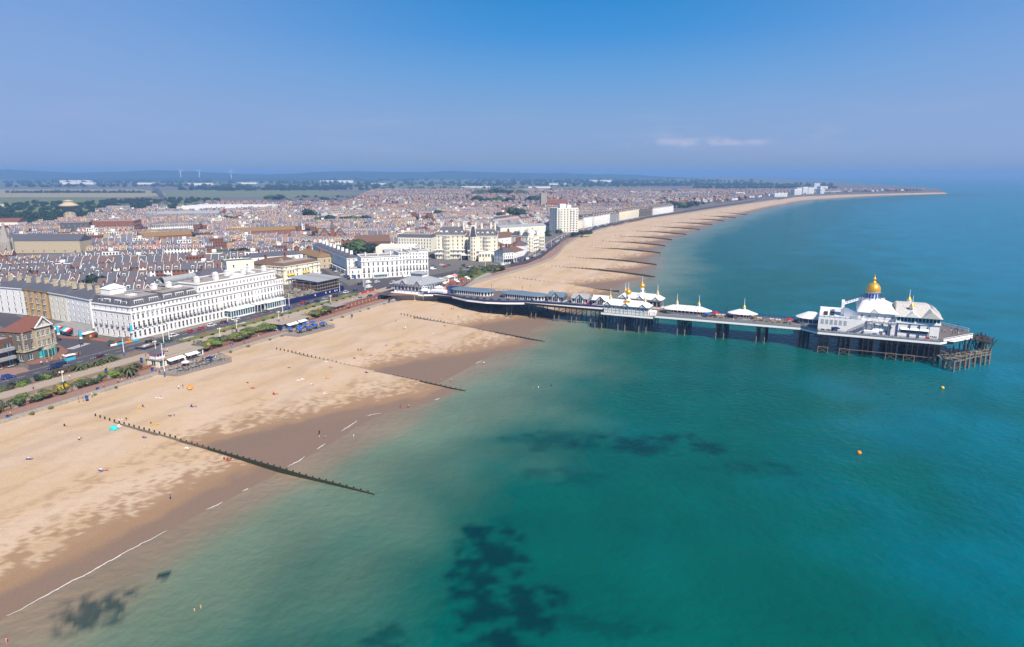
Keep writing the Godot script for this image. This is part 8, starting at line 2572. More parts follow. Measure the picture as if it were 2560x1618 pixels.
	var br := block("brick_chalet", "long low red brick building with flat grey roof below the promenade", "building", P(wl(54) - 10.2, 54.5, 6.3), P(wl(0) - 9.6, 2.0, 6.3), 9.0, 3.4, [[1.5, 1.1, 1.0, 14]], {"wall": "red_brick", "roof_mat": "paving", "side": 2})
	f = Mb.new(); f.span(Vector3(-0.5, 3.3, -8.0), Vector3(9.5, 3.6, 1.2), true); part("canopy", f, M.felt, br)
	for x in [46.0, 50.5]: f = Mb.new(); f.box(Vector3(x, 0, 0.15), Vector3(1.6, 2.6, 0.2)); part("door", f, M.sky_blue if x > 48 else M.navy, br)
	for k in 4:
		var o := block("snack_kiosk", "%s snack kiosk from the pier among the far garden palms" % ["first", "second", "third", "fourth"][k], "kiosk", P(-17.5, -44.0 - k * 7.0, 9.56), P(-17.0, -49.6 - k * 7.0, 9.56), 4.5, 3.0, [[1.0, 1.2, 3.6, 1, "wide"]], {"wall": ["dark_brick", "white", "red_brick", "white"][k], "roof": "hip", "roof_h": 1.3, "roof_mat": ["white_roof", "felt", "white_roof", "pink"][k], "side": 1, "group": "snack kiosks right of the pier entrance"})
	for i in 7:
		parasol(P(-11.0 + i % 3 * 2.4, -40.0 - i * 5.2, 9.56), ["cloth_white", "red", "cloth_white"][i % 3], "%s parasol beside the snack kiosks, %s from the pier" % [["white", "red", "white"][i % 3], nth(i + 1)], 1.5, "parasols by the snack kiosks")
	# surf at the water's edge and small things afloat
	for k in [[301, 264], [222, 214], [208, 203], [192, 181], [176, 171], [252, 247], [240, 238], [150, 147], [97, 91], [-112, -118], [-190, -196]]:
		var mb := Mb.new()
		var n := int((k[0] - k[1]) * 2)
		for i in n:
			var b := lerpf(k[0], k[1], float(i) / n); var b2 := lerpf(k[0], k[1], float(i + 1) / n)
			var q := func(bb: float) -> Vector2:
				var a := 0.0
				for e in [-3.0, 0.0, 3.0]:
					var w := water_a(bb + e) - 14.0
					while beach_height(w, bb + e) > 0.02 and w < water_a(bb) + 30.0: w += 0.2
					a += w / 3.0
				var wide := sin(PI * (bb - k[1]) / (k[0] - k[1])) * (0.12 + 0.5 * absf(noise_b.get_noise_2d(bb * 2.2, k[0])))
				return Vector2(a - 0.2 + noise_b.get_noise_2d(bb * 1.2, 7.0) * 0.5, a + wide + noise_b.get_noise_2d(bb * 1.2, 7.0) * 0.5 - 0.1)
			var u: Vector2 = q.call(b); var v: Vector2 = q.call(b2)
			mb.quad(P(u.y, b, 0.06), P(v.y, b2, 0.06), P(v.x, b2, 0.08), P(u.x, b, 0.08))
		var o := struct("surf", mb, M.foam)
		stuff(o)
	for k in [[246.8, 137.0, "orange", "orange buoy floating far out on the right"], [279.3, 47.7, "yellow", "small pale buoy near the landing stage"]]:
		var o := thing("buoy", k[3], "buoy", P(k[0], k[1], 0))
		f = Mb.new(); f.lathe(Vector3(0, -0.3, 0), PackedVector2Array([Vector2(0.02, 0), Vector2(0.6, 0.25), Vector2(0.75, 0.7), Vector2(0.45, 1.2), Vector2(0.02, 1.4)]), 12); part("float", f, M[k[2]], o)
		f = Mb.new(); f.tube(Vector3(0, 1.0, 0), Vector3(0, 1.7, 0), 0.06, 0.05, 5); part("top_ring", f, M.iron, o)
	for k in [[10.7, 190.2, "orange", "orange pop-up beach tent near the second cafe"], [23.5, 230.8, "turquoise", "turquoise beach shelter beside the nearest groyne"]]:
		var o := thing("beach_tent", k[3], "tent", P(k[0], k[1], beach_height(k[0], k[1])), YAW + 0.4)
		f = Mb.new()
		for i in 8:
			for j in 5:
				var pt := func(u: float, v: float) -> Vector3:
					var t := -PI * 0.75 + PI * 1.5 * u
					return Vector3(cos(t) * cos(v * 1.45) * 1.5, sin(v * 1.45) * 1.35, sin(t) * cos(v * 1.45) * 1.15)
				f.quad(pt.call(i / 8.0, j / 5.0), pt.call(i / 8.0, (j + 1) / 5.0), pt.call((i + 1) / 8.0, (j + 1) / 5.0), pt.call((i + 1) / 8.0, j / 5.0))
		part("canopy", f, M[k[2]], o)
		f = Mb.new(); f.box(Vector3(0.2, 0.01, 0), Vector3(2.2, 0.05, 1.9)); part("groundsheet", f, M.slate, o)

func beach_cafe(called: String, label: String, b1: float, b0: float, wall: String, first: bool) -> void:
	var o := block(called, label, "cafe", P(wl(b1) - 6.0, b1, 6.3), P(wl(b0) - 6.0, b0, 6.3), 7.0, 3.2, [[0.4, 2.2, 2.6, 7, "wide"]], {"wall": wall, "roof": "hip", "roof_h": 0.15, "roof_mat": "tan_path", "side": 1, "right": true})
	var l: float = o.get_meta("front")
	var f := Mb.new(); f.span(Vector3(-0.4, 3.2, -7.2), Vector3(l + 0.4, 3.5, 0.7), true); part("roof_slab", f, M.tan_path, o)
	for k in [[0.14, 0.5], [0.54, 0.82]]:
		f = Mb.new(); f.quad(Vector3(l * k[0], 2.2, 2.6), Vector3(l * k[1], 2.2, 2.6), Vector3(l * k[1], 3.0, 0.5), Vector3(l * k[0], 3.0, 0.5)); part("awning", f, M.cloth_white, o)
	f = Mb.new()
	for y in [4.0, 4.5]: f.bar(Vector3(0, y, -2.0), Vector3(l, y, -2.0), 0.06)
	for i in 12: f.bar(Vector3(l * i / 11.0, 3.5, -2.0), Vector3(l * i / 11.0, 4.5, -1.999), 0.07)
	part("roof_rail", f, M.lead, o)
	if first:
		var w := Mb.new(); w.box(Vector3(2.4, 3.5, -3.6), Vector3(4.2, 2.4, 4.2)); part("turret", w, M.white, o)
		f = Mb.new(); f.hip(Vector3(2.4, 5.9, -3.6), 4.2, 4.2, 1.6, 2.2, 0.7); part("turret_roof", f, M.slate, o)
		f = Mb.new(); f.box(Vector3(2.4, 5.75, -3.6), Vector3(5.6, 0.2, 5.6)); part("turret_eaves", f, M.red, o)
		for x in [1.2, 2.4, 3.6]: f = Mb.new(); f.box(Vector3(x, 4.3, -1.48), Vector3(0.9, 1.1, 0.06)); part("turret_window", f, M.mid_blue, o)
	var r := RandomNumberGenerator.new(); r.seed = 300 + int(b1)
	# deck out over the beach with its tables
	var d := Mb.new()
	var am := (wl(b0) + wl(b1)) / 2
	var plan := PackedVector2Array()
	for q in [[wl(b1) - 0.5, b1 + 6], [am + 9.5, b1 + 3.5], [am + 12.0, b0 + 1], [wl(b0) - 0.5, b0 - 3]]: var w := P(q[0], q[1]); plan.append(Vector2(w.x, w.z))
	if not Geometry2D.is_polygon_clockwise(plan): plan.reverse()
	d.prism(plan, 4.6, 6.36, true, true)
	var t := thing("cafe_terrace", "raised paved terrace of the %s beach cafe above the sand" % ("first" if first else "second"), "terrace", Vector3.ZERO)
	part("deck", d, M.paving, t)
	f = Mb.new()
	var pr := [P(am + 9.4, b1 + 3.5, 7.3), P(am + 11.9, b0 + 1, 7.3), P(wl(b0) - 0.5, b0 - 3, 7.3)]
	for i in 2:
		f.bar(pr[i], pr[i + 1], 0.08)
		for k in 16: f.bar(pr[i].lerp(pr[i + 1], k / 15.0) - Vector3(0, 0.95, 0), pr[i].lerp(pr[i + 1], k / 15.0), 0.08)
	part("railing", f, M.iron, t)
	var which := "first" if first else "second"
	for i in 24:
		var b := lerpf(b1 + 1.0, b0 + 1.0, (i % 12 + 0.5) / 12.0) + r.randf_range(-0.4, 0.4)
		var a := am + (1.5 if i < 12 else 6.5) + r.randf_range(-1.0, 1.8)
		var at := P(a, b, 6.36)
		var tb := thing("cafe_table", "small pale table on the %s cafe's terrace, %s row, %s from the left" % [which, "inner" if i < 12 else "seaward", nth(i % 12 + 1)], "table", at, i * 0.7, "tables of the %s beach cafe" % which)
		if not house_parts.has("table"):
			var p := Mb.new(); p.lathe(Vector3.ZERO, PackedVector2Array([Vector2(0.55, 0.70), Vector2(0.55, 0.75), Vector2(0.01, 0.752)]), 10); house_parts["table"] = p.mesh(M.lead)
			p = Mb.new(); p.tube(Vector3.ZERO, Vector3(0, 0.7, 0), 0.05, 0.05, 6); p.lathe(Vector3.ZERO, PackedVector2Array([Vector2(0.3, 0), Vector2(0.05, 0.08)]), 8); house_parts["table_leg"] = p.mesh(M.iron)
			p = Mb.new(); p.box(Vector3(0, 0.42, 0), Vector3(0.45, 0.06, 0.45)); house_parts["seat"] = p.mesh(M.grey_timber)
			p = Mb.new(); p.box(Vector3(0, 0.48, -0.22), Vector3(0.45, 0.45, 0.05)); house_parts["backrest"] = p.mesh(M.grey_timber)
			p = Mb.new()
			for sx in [-0.2, 0.2]: p.box(Vector3(sx, 0, 0.2), Vector3(0.05, 0.42, 0.05)); p.box(Vector3(sx, 0, -0.2), Vector3(0.05, 0.42, 0.05))
			house_parts["leg"] = p.mesh(M.iron)
		put("table_top", house_parts["table"], tb); put("pedestal", house_parts["table_leg"], tb)
		for k in 3:
			var az := k * TAU / 3 + i
			var c := thing("cafe_chair", "slim chair at a table on the %s beach cafe's terrace" % which, "chair", at + Vector3(sin(az), 0, cos(az)) * 0.95, az + PI, "chairs of the %s beach cafe" % which)
			for q in ["seat", "backrest", "leg"]: put(q, house_parts[q], c)
		if not first and i % 3 == 0 or (first and i in [3, 20]): parasol(at, "mid_blue" if not first else ("cloth_white" if i == 3 else "navy"), "%s parasol over the %s cafe's %s tables, %s from the left" % ["blue" if not first else ("white" if i == 3 else "navy"), which, "inner" if i < 12 else "seaward", nth(i % 12 + 1)], 1.7, "parasols of the beach cafes")

# ---------- people: one smooth skin per pose, meshed from tapered limbs, coloured by what each part wears
const POSES := {
	# joints: x right, y up, z forward
	"standing": [[[0, 0.95, 0], [0, 1.38, 0], 0.145, 0.165, 1], [[0, 1.46, 0], [0, 1.54, 0.01], 0.06, 0.06, 0], [[0, 1.64, 0.015], [0, 1.68, 0.01], 0.092, 0.1, 3], [[0, 1.60, 0.05], [0, 1.64, 0.055], 0.07, 0.065, 0], [[-0.19, 1.4, 0], [-0.26, 1.12, 0], 0.06, 0.045, 1], [[-0.26, 1.12, 0], [-0.25, 0.82, 0.06], 0.042, 0.035, 0], [[0.19, 1.4, 0], [0.27, 1.12, -0.02], 0.06, 0.045, 1], [[0.27, 1.12, -0.02], [0.25, 0.84, 0.08], 0.042, 0.035, 0], [[-0.1, 0.92, 0], [-0.11, 0.5, 0.01], 0.1, 0.07, 2], [[-0.11, 0.5, 0.01], [-0.12, 0.08, -0.02], 0.062, 0.045, 4], [[-0.12, 0.05, -0.02], [-0.13, 0.04, 0.15], 0.05, 0.04, 5], [[0.1, 0.92, 0], [0.12, 0.5, 0.02], 0.1, 0.07, 2], [[0.12, 0.5, 0.02], [0.12, 0.08, 0], 0.062, 0.045, 4], [[0.12, 0.05, 0], [0.14, 0.04, 0.17], 0.05, 0.04, 5]],
	"walking": [[[0, 0.94, 0], [0, 1.37, 0.04], 0.145, 0.165, 1], [[0, 1.45, 0.04], [0, 1.53, 0.06], 0.06, 0.06, 0], [[0, 1.63, 0.065], [0, 1.67, 0.06], 0.092, 0.1, 3], [[0, 1.59, 0.10], [0, 1.63, 0.105], 0.07, 0.065, 0], [[-0.19, 1.39, 0.03], [-0.24, 1.14, 0.16], 0.06, 0.045, 1], [[-0.24, 1.14, 0.16], [-0.22, 0.94, 0.36], 0.042, 0.035, 0], [[0.19, 1.39, 0.03], [0.25, 1.13, -0.12], 0.06, 0.045, 1], [[0.25, 1.13, -0.12], [0.24, 0.86, -0.16], 0.042, 0.035, 0], [[-0.1, 0.92, 0], [-0.1, 0.52, -0.14], 0.1, 0.07, 2], [[-0.1, 0.52, -0.14], [-0.1, 0.14, -0.38], 0.062, 0.045, 4], [[-0.1, 0.1, -0.38], [-0.1, 0.03, -0.26], 0.05, 0.04, 5], [[0.1, 0.92, 0], [0.1, 0.52, 0.22], 0.1, 0.07, 2], [[0.1, 0.52, 0.22], [0.1, 0.1, 0.34], 0.062, 0.045, 4], [[0.1, 0.06, 0.34], [0.1, 0.08, 0.5], 0.05, 0.04, 5]],
	"sitting": [[[0, 0.14, 0], [0, 0.56, -0.1], 0.15, 0.16, 1], [[0, 0.63, -0.1], [0, 0.7, -0.08], 0.06, 0.06, 0], [[0, 0.8, -0.06], [0, 0.85, -0.07], 0.092, 0.1, 3], [[0, 0.77, -0.02], [0, 0.8, -0.02], 0.07, 0.065, 0], [[-0.19, 0.57, -0.1], [-0.27, 0.34, -0.2], 0.06, 0.045, 1], [[-0.27, 0.34, -0.2], [-0.3, 0.06, -0.26], 0.042, 0.035, 0], [[0.19, 0.57, -0.1], [0.27, 0.36, 0.02], 0.06, 0.045, 1], [[0.27, 0.36, 0.02], [0.16, 0.42, 0.26], 0.042, 0.035, 0], [[-0.1, 0.12, 0.02], [-0.14, 0.4, 0.36], 0.1, 0.07, 2], [[-0.14, 0.4, 0.36], [-0.14, 0.06, 0.6], 0.062, 0.045, 4], [[-0.14, 0.05, 0.6], [-0.15, 0.05, 0.76], 0.05, 0.04, 5], [[0.1, 0.12, 0.02], [0.14, 0.14, 0.46], 0.1, 0.07, 2], [[0.14, 0.14, 0.46], [0.16, 0.07, 0.88], 0.062, 0.045, 4], [[0.16, 0.08, 0.88], [0.18, 0.2, 0.93], 0.05, 0.04, 5]],
	"lying": [[[0, 0.13, 0], [0, 0.14, -0.44], 0.13, 0.145, 1], [[0, 0.14, -0.5], [0, 0.15, -0.58], 0.06, 0.06, 0], [[0, 0.14, -0.69], [0, 0.13, -0.74], 0.092, 0.1, 3], [[0, 0.18, -0.66], [0, 0.19, -0.7], 0.07, 0.065, 0], [[-0.19, 0.12, -0.44], [-0.34, 0.08, -0.24], 0.06, 0.045, 0], [[-0.34, 0.08, -0.24], [-0.3, 0.06, 0.02], 0.042, 0.035, 0], [[0.19, 0.12, -0.44], [0.36, 0.08, -0.6], 0.06, 0.045, 0], [[0.36, 0.08, -0.6], [0.2, 0.08, -0.8], 0.042, 0.035, 0], [[-0.1, 0.11, 0.02], [-0.13, 0.1, 0.44], 0.1, 0.07, 2], [[-0.13, 0.1, 0.44], [-0.15, 0.07, 0.86], 0.062, 0.045, 4], [[-0.15, 0.06, 0.88], [-0.19, 0.15, 0.94], 0.05, 0.04, 5], [[0.1, 0.11, 0.02], [0.13, 0.3, 0.4], 0.1, 0.07, 2], [[0.13, 0.3, 0.4], [0.13, 0.07, 0.72], 0.062, 0.045, 4], [[0.13, 0.06, 0.72], [0.14, 0.05, 0.88], 0.05, 0.04, 5]],
}
var bodies := {}
var dressed := {}

func limb(p: Vector3, b: Array) -> float:
	var a: Vector3 = b[0]; var ab: Vector3 = b[1]
	var t := clampf((p - a).dot(ab) / maxf(ab.length_squared(), 1e-6), 0.0, 1.0)
	return p.distance_to(a + ab * t) - lerpf(b[2], b[3], t)

func body(pose: String) -> Dictionary:
	if bodies.has(pose): return bodies[pose]
	var bones := []
	var lo := Vector3(9, 9, 9); var hi := -lo
	for k in POSES[pose]:
		var p := Vector3(k[0][0], k[0][1], k[0][2]); var q := Vector3(k[1][0], k[1][1], k[1][2])
		bones.append([p, q - p, k[2], k[3], k[4]])
		lo = lo.min(p - Vector3.ONE * 0.22).min(q - Vector3.ONE * 0.22); hi = hi.max(p + Vector3.ONE * 0.22).max(q + Vector3.ONE * 0.22)
	var cell := 0.032
	var n := Vector3i(((hi - lo) / cell).ceil()) + Vector3i.ONE
	var field := PackedFloat32Array(); field.resize(n.x * n.y * n.z)
	field.fill(0.4)
	# each bone touches only the cells round it; overlapping limbs join by a smooth minimum
	for b in bones:
		var p: Vector3 = b[0]; var q: Vector3 = b[0] + b[1]
		var c0 := Vector3i(((p.min(q) - Vector3.ONE * 0.2 - lo) / cell).floor()).clamp(Vector3i.ZERO, n - Vector3i.ONE); var c1 := Vector3i(((p.max(q) + Vector3.ONE * 0.2 - lo) / cell).ceil()).clamp(Vector3i.ZERO, n - Vector3i.ONE)
		for k in range(c0.z, c1.z + 1):
			for j in range(c0.y, c1.y + 1):
				for i in range(c0.x, c1.x + 1):
					var d := limb(lo + Vector3(i, j, k) * cell, b)
					var at := (k * n.y + j) * n.x + i
					var e := field[at]
					var h := maxf(0.05 - absf(d - e), 0.0) / 0.05
					field[at] = minf(d, e) - h * h * 0.0125
	var ids := {}
	var v := PackedVector3Array(); var zone := PackedInt32Array()
	var corner := [Vector3i(0, 0, 0), Vector3i(1, 0, 0), Vector3i(0, 1, 0), Vector3i(1, 1, 0), Vector3i(0, 0, 1), Vector3i(1, 0, 1), Vector3i(0, 1, 1), Vector3i(1, 1, 1)]
	var edges := [[0, 1], [2, 3], [4, 5], [6, 7], [0, 2], [1, 3], [4, 6], [5, 7], [0, 4], [1, 5], [2, 6], [3, 7]]
	for k in n.z - 1:
		for j in n.y - 1:
			for i in n.x - 1:
				var f := []
				var neg := 0
				for c in corner:
					var d := field[((k + c.z) * n.y + j + c.y) * n.x + i + c.x]
					f.append(d)
					if d < 0.0: neg += 1
				if neg == 0 or neg == 8: continue
				var s := Vector3.ZERO; var m := 0
				for e in edges:
					if (f[e[0]] < 0.0) != (f[e[1]] < 0.0):
						s += Vector3(corner[e[0]]).lerp(Vector3(corner[e[1]]), f[e[0]] / (f[e[0]] - f[e[1]])); m += 1
				var p := lo + (Vector3(i, j, k) + s / m) * cell
				ids[(k * n.y + j) * n.x + i] = v.size()
				v.append(p)
				var best := 9.0; var z := 0
				for b in bones:
					var d := limb(p, b)
					if d < best: best = d; z = b[4]
				zone.append(z)
	var x := PackedInt32Array()
	var sx := 1; var sy := n.x; var sz := n.x * n.y
	for k in range(1, n.z - 1):
		for j in range(1, n.y - 1):
			for i in range(1, n.x - 1):
				var at := (k * n.y + j) * n.x + i
				var inside := field[at] < 0.0
				for ax in [[sx, sy, sz], [sy, sz, sx], [sz, sx, sy]]:
					if inside == (field[at + ax[0]] < 0.0): continue
					var q := [at - ax[1] - ax[2], at - ax[2], at, at - ax[1]]
					var ok := true
					for w in q: ok = ok and ids.has(w)
					if not ok: continue
					var a: int = ids[q[0]]; var b: int = ids[q[1]]; var c: int = ids[q[2]]; var d: int = ids[q[3]]
					x.append_array(PackedInt32Array([a, c, b, a, d, c]) if inside else PackedInt32Array([a, b, c, a, c, d]))
	var nn := PackedVector3Array(); nn.resize(v.size())
	for t in range(0, x.size(), 3):
		var m := (v[x[t + 2]] - v[x[t]]).cross(v[x[t + 1]] - v[x[t]])
		for q in 3: nn[x[t + q]] += m
	for i in nn.size(): nn[i] = nn[i].normalized()
	bodies[pose] = {"v": v, "n": nn, "x": x, "zone": zone}
	return bodies[pose]

const CLOTHES := {"black": [0.015, 0.015, 0.018], "white": [0.78, 0.77, 0.75], "navy": [0.015, 0.025, 0.09], "red": [0.5, 0.03, 0.03], "blue": [0.04, 0.14, 0.42], "pink": [0.62, 0.22, 0.28], "grey": [0.22, 0.22, 0.23], "teal": [0.02, 0.32, 0.30], "yellow": [0.7, 0.5, 0.06], "bare": [0.52, 0.30, 0.20], "khaki": [0.28, 0.22, 0.13]}

func person(pose: String, top: String, bottom: String, at: Vector3, turn: float, label: String, group: String, size := 1.0, legs_bare := true) -> void:
	var key := pose + top + bottom + str(legs_bare)
	if not dressed.has(key):
		var b := body(pose)
		var c := PackedColorArray()
		var skin := Color(0.52, 0.30, 0.20); var tc: Array = CLOTHES[top]; var bc: Array = CLOTHES[bottom]
		var cols := [skin, Color(tc[0], tc[1], tc[2]), Color(bc[0], bc[1], bc[2]), [Color(0.03, 0.018, 0.012), Color(0.10, 0.06, 0.03), Color(0.30, 0.2, 0.09)][key.hash() % 3], skin if legs_bare else Color(bc[0], bc[1], bc[2]), skin if legs_bare else Color(0.03, 0.03, 0.03)]
		for z in b.zone: c.append(cols[z])
		var arrays := []
		arrays.resize(Mesh.ARRAY_MAX)
		arrays[Mesh.ARRAY_VERTEX] = b.v; arrays[Mesh.ARRAY_NORMAL] = b.n; arrays[Mesh.ARRAY_COLOR] = c; arrays[Mesh.ARRAY_INDEX] = b.x
		var m := ArrayMesh.new()
		m.add_surface_from_arrays(Mesh.PRIMITIVE_TRIANGLES, arrays)
		m.surface_set_material(0, M.people)
		dressed[key] = m
	var o := put("person", dressed[key], self, at, turn)
	o.scale = Vector3.ONE * size
	if label.split(" ").size() > 16: label = "person " + label.get_slice(", ", 1)
	tag(o, label, "person", group)

func towel(a: float, b: float, m: String, turn: float, label: String) -> void:
	var o := thing("beach_towel", label, "towel", P(a, b, beach_height(a, b) + 0.05), turn, "towels spread on the beach")
	var f := Mb.new()
	for i in 4: f.span(Vector3(-0.5, 0.01 * (i % 2), -0.95 + i * 0.475), Vector3(0.5, 0.03 + 0.01 * (i % 2), -0.95 + (i + 1) * 0.475 - 0.002))
	part("cloth", f, M[m], o)

func people() -> void:
	var r := RandomNumberGenerator.new(); r.seed = 88
	mat("people", Color(1, 1, 1), 0.8).vertex_color_use_as_albedo = true
	var g := "people on the beach"
	# a, b, pose, top, bottom, towel colour or "", where
	var beach_folk := [[7.9, 237.1, "sitting", "black", "black", "", "sitting alone on the upper sand at far left"], [21.2, 240.6, "lying", "white", "navy", "", "lying left of the turquoise shelter"], [22.4, 241.6, "lying", "black", "black", "", "lying a step nearer the sea, left of the turquoise shelter"], [23.8, 257.6, "sitting", "white", "blue", "navy", "sitting by a rucksack at the left edge"], [47.8, 251.9, "sitting", "white", "khaki", "mid_blue", "sitting on the left of a blue rug low on the near beach"], [49.1, 251.2, "sitting", "pink", "black", "", "sitting on the right of a blue rug low on the near beach"], [17.5, 224.2, "lying", "bare", "black", "cloth_white", "lying on a white towel at the landward end of the near groyne"], [18.9, 223.0, "sitting", "black", "grey", "", "sitting behind the near groyne's first posts"], [22.6, 228.3, "sitting", "white", "pink", "cloth_white", "sitting right of the turquoise shelter"], [37.6, 230.3, "sitting", "pink", "blue", "mid_blue", "sitting on a blue towel close to the near groyne"], [28.9, 221.2, "sitting", "black", "yellow", "yellow", "sitting on a yellow towel beyond the near groyne"], [29.9, 220.0, "lying", "bare", "yellow", "yellow", "lying on a yellow towel beyond the near groyne"], [27.5, 212.7, "sitting", "yellow", "navy", "mid_blue", "sitting on a blue towel between two groups, mid beach"], [28.6, 211.8, "lying", "navy", "blue", "", "lying beside the blue towel, mid beach"], [26.8, 202.9, "sitting", "navy", "black", "mid_blue", "sitting upright by a navy chair, mid beach"], [28.0, 202.2, "lying", "black", "pink", "", "lying next to the navy chair, mid beach"], [13.1, 213.9, "sitting", "yellow", "grey", "yellow", "sitting on a pale yellow towel high on the beach"], [13.6, 212.6, "sitting", "black", "black", "", "sitting right of the pale yellow towel"], [10.1, 204.4, "sitting", "white", "white", "", "sitting high on the beach in white"], [10.9, 203.1, "sitting", "khaki", "white", "cloth_white", "sitting high on the beach beside the one in white"], [8.6, 193.4, "standing", "white", "navy", "", "standing left of the orange tent"], [9.1, 191.9, "standing", "navy", "grey", "", "standing close beside the orange tent"], [11.9, 191.3, "sitting", "white", "red", "green", "sitting in front of the orange tent"], [24.1, 173.8, "lying", "black", "black", "", "lying alone in dark clothes on the middle sand"], [30.1, 177.0, "lying", "red", "red", "red", "lying on a red towel on the middle sand"], [41.6, 177.5, "sitting", "red", "black", "red", "sitting at the edge of the damp sand"], [42.6, 176.8, "lying", "bare", "red", "", "lying at the edge of the damp sand"], [55.4, 228.9, "lying", "white", "white", "cloth_white", "lying on a white towel on the sea side of the near groyne's middle"], [71.1, 228.6, "sitting", "black", "red", "", "sitting first of three against the near groyne"], [72.3, 228.3, "sitting", "red", "black", "red", "sitting second of three against the near groyne"], [73.4, 228.0, "sitting", "black", "white", "", "sitting last of three against the near groyne"], [23.8, 150.0, "lying", "black", "black", "", "lying in dark clothes left of the second groyne"], [39.2, 141.0, "lying", "red", "bare", "pink", "lying on a pink towel left of the second groyne"], [55.9, 138.0, "sitting", "pink", "navy", "navy", "sitting against the middle of the second groyne"], [39.1, 161.2, "lying", "white", "white", "cloth_white", "lying on the left of two white towels"], [39.4, 159.2, "lying", "white", "white", "cloth_white", "lying on the right of two white towels"], [47.2, 153.2, "sitting", "red", "white", "orange", "sitting on an orange towel left of the second groyne"], [47.1, 162.3, "sitting", "white", "pink", "", "sitting alone above the damp sand"], [57.6, 166.7, "sitting", "white", "pink", "cloth_white", "sitting on damp sand nearest the pools"], [29.9, 109.9, "sitting", "black", "grey", "", "huddled sitting between the second and third groynes"], [30.6, 109.0, "sitting", "grey", "black", "", "huddled with another between the second and third groynes"], [38.7, 112.7, "lying", "white", "blue", "mid_blue", "lying on a blue towel between the second and third groynes"], [35.5, 120.2, "sitting", "yellow", "black", "black", "sitting with dark bags behind the second groyne"], [31.9, 135.6, "lying", "white", "white", "cloth_white", "lying in white by the second groyne's planking"], [35.8, 95.3, "lying", "pink", "navy", "pink", "lying on a pink towel midway to the third groyne"], [41.7, 100.2, "lying", "yellow", "bare", "yellow", "lying on a yellow towel midway to the third groyne"], [81.8, 198.2, "standing", "black", "black", "", "standing in black on the wet sand"], [4.6, 0.5, "sitting", "white", "grey", "", "sitting high on the sand below the pier's bend"], [20.7, 5.0, "sitting", "black", "red", "", "sitting in a group by the edge of the pier's shade"], [21.8, 4.2, "standing", "pink", "black", "", "standing in the group by the pier's shade"], [23.4, 20.0, "sitting", "grey", "grey", "", "sitting between the pier and the third groyne"], [34.6, 20.9, "standing", "black", "grey", "", "standing on the sand nearest the pier legs"], [25.9, 65.2, "standing", "white", "grey", "", "standing left in a group above the third groyne"], [26.6, 64.4, "standing", "white", "white", "", "standing right in a group above the third groyne"], [41.0, 47.3, "sitting", "pink", "red", "red", "sitting on a red towel at the third groyne"], [44.3, 63.9, "lying", "white", "pink", "cloth_white", "lying on a white towel seaward of the third groyne"], [33.8, 77.0, "sitting", "pink", "white", "", "sitting left of the third groyne"], [12.6, 53.2, "standing", "khaki", "grey", "", "standing alone high on the sand by the third groyne"], [16.9, 41.1, "sitting", "black", "black", "", "sitting in black by the third groyne's first planks"], [54.2, 28.2, "sitting", "grey", "black", "", "sitting on damp sand beyond the third groyne"]]
	for k in beach_folk:
		var a: float = k[0]; var b: float = k[1]
		var turn := r.randf_range(0.6, 1.6) if k[2] != "standing" else r.randf() * TAU
		person(k[2], k[3], k[4], P(a, b, beach_height(a, b) + (0.07 if k[5] else 0.02)), turn, "person in %s top and %s, %s" % [k[3] if k[3] != "bare" else "no", k[4], k[6]], g, r.randf_range(0.95, 1.08))
		if k[5]: towel(a, b, k[5], turn, " ".join(("%s towel where someone is %s" % [{"mid_blue": "blue", "cloth_white": "white"}.get(k[5], k[5]), k[6]]).split(" ").slice(0, 16)))
	# at the water's edge and in it
	for k in [[83.6, 200.4, "standing", "white", "red", 0.62, "child standing on the wet sand with an adult in black"], [85.5, 199.6, "standing", "bare", "navy", 0.66, "second child on the wet sand, a step nearer the sea"], [93.1, 194.3, "walking", "white", "white", 0.7, "child in white splashing at the water's edge"], [91.2, 163.6, "standing", "red", "black", 1.0, "wader in red at the edge left of the second groyne"], [93.9, 162.3, "standing", "bare", "black", 1.0, "bare chested wader left of the second groyne"], [91.4, 96.6, "standing", "white", "navy", 1.0, "lone wader between the second and third groynes"], [87.1, 127.5, "standing", "bare", "red", 0.8, "wader just beyond the second groyne's end, left one"], [91.3, 126.3, "standing", "bare", "black", 0.9, "wader just beyond the second groyne's end, right one"], [78.2, 253.3, "walking", "blue", "black", 1.0, "walker in a blue top on the damp near sand"], [123.0, 283.6, "standing", "bare", "navy", 1.0, "bather waist deep in the near sea, left one"], [123.4, 282.4, "standing", "bare", "red", 1.0, "bather waist deep in the near sea, right one"], [99.0, 305.7, "standing", "pink", "pink", 1.0, "wader in pink at the bottom left corner"], [126.7, 119.9, "standing", "bare", "white", 1.0, "swimmer with a white board off the second groyne, left"], [128.0, 117.7, "standing", "white", "white", 1.0, "swimmer in white off the second groyne"], [132.3, 113.7, "standing", "black", "black", 1.0, "swimmer in a dark wetsuit farthest from the beach"]]:
		var a: float = k[0]; var b: float = k[1]
		var y := beach_height(a, b)
		person(k[2], k[3], k[4], P(a, b, maxf(y, -1.05) if a < 110.0 else -0.95), r.randf() * TAU, "person: " + k[6], "bathers and waders", k[5])
	# the far beach
	var far := [[-15.1, -300.2], [-12.4, -303.4], [-2.2, -276.7], [16.8, -260.7], [-17.5, -374.0], [-18.2, -420.1], [-27.6, -410.3], [-28.1, -448.3], [-5.6, -335.0], [-40.3, -443.0], [-23.6, -492.0], [-10.7, -485.3], [30, -96], [44, -110], [22, -140], [52, -170], [18, -190]]
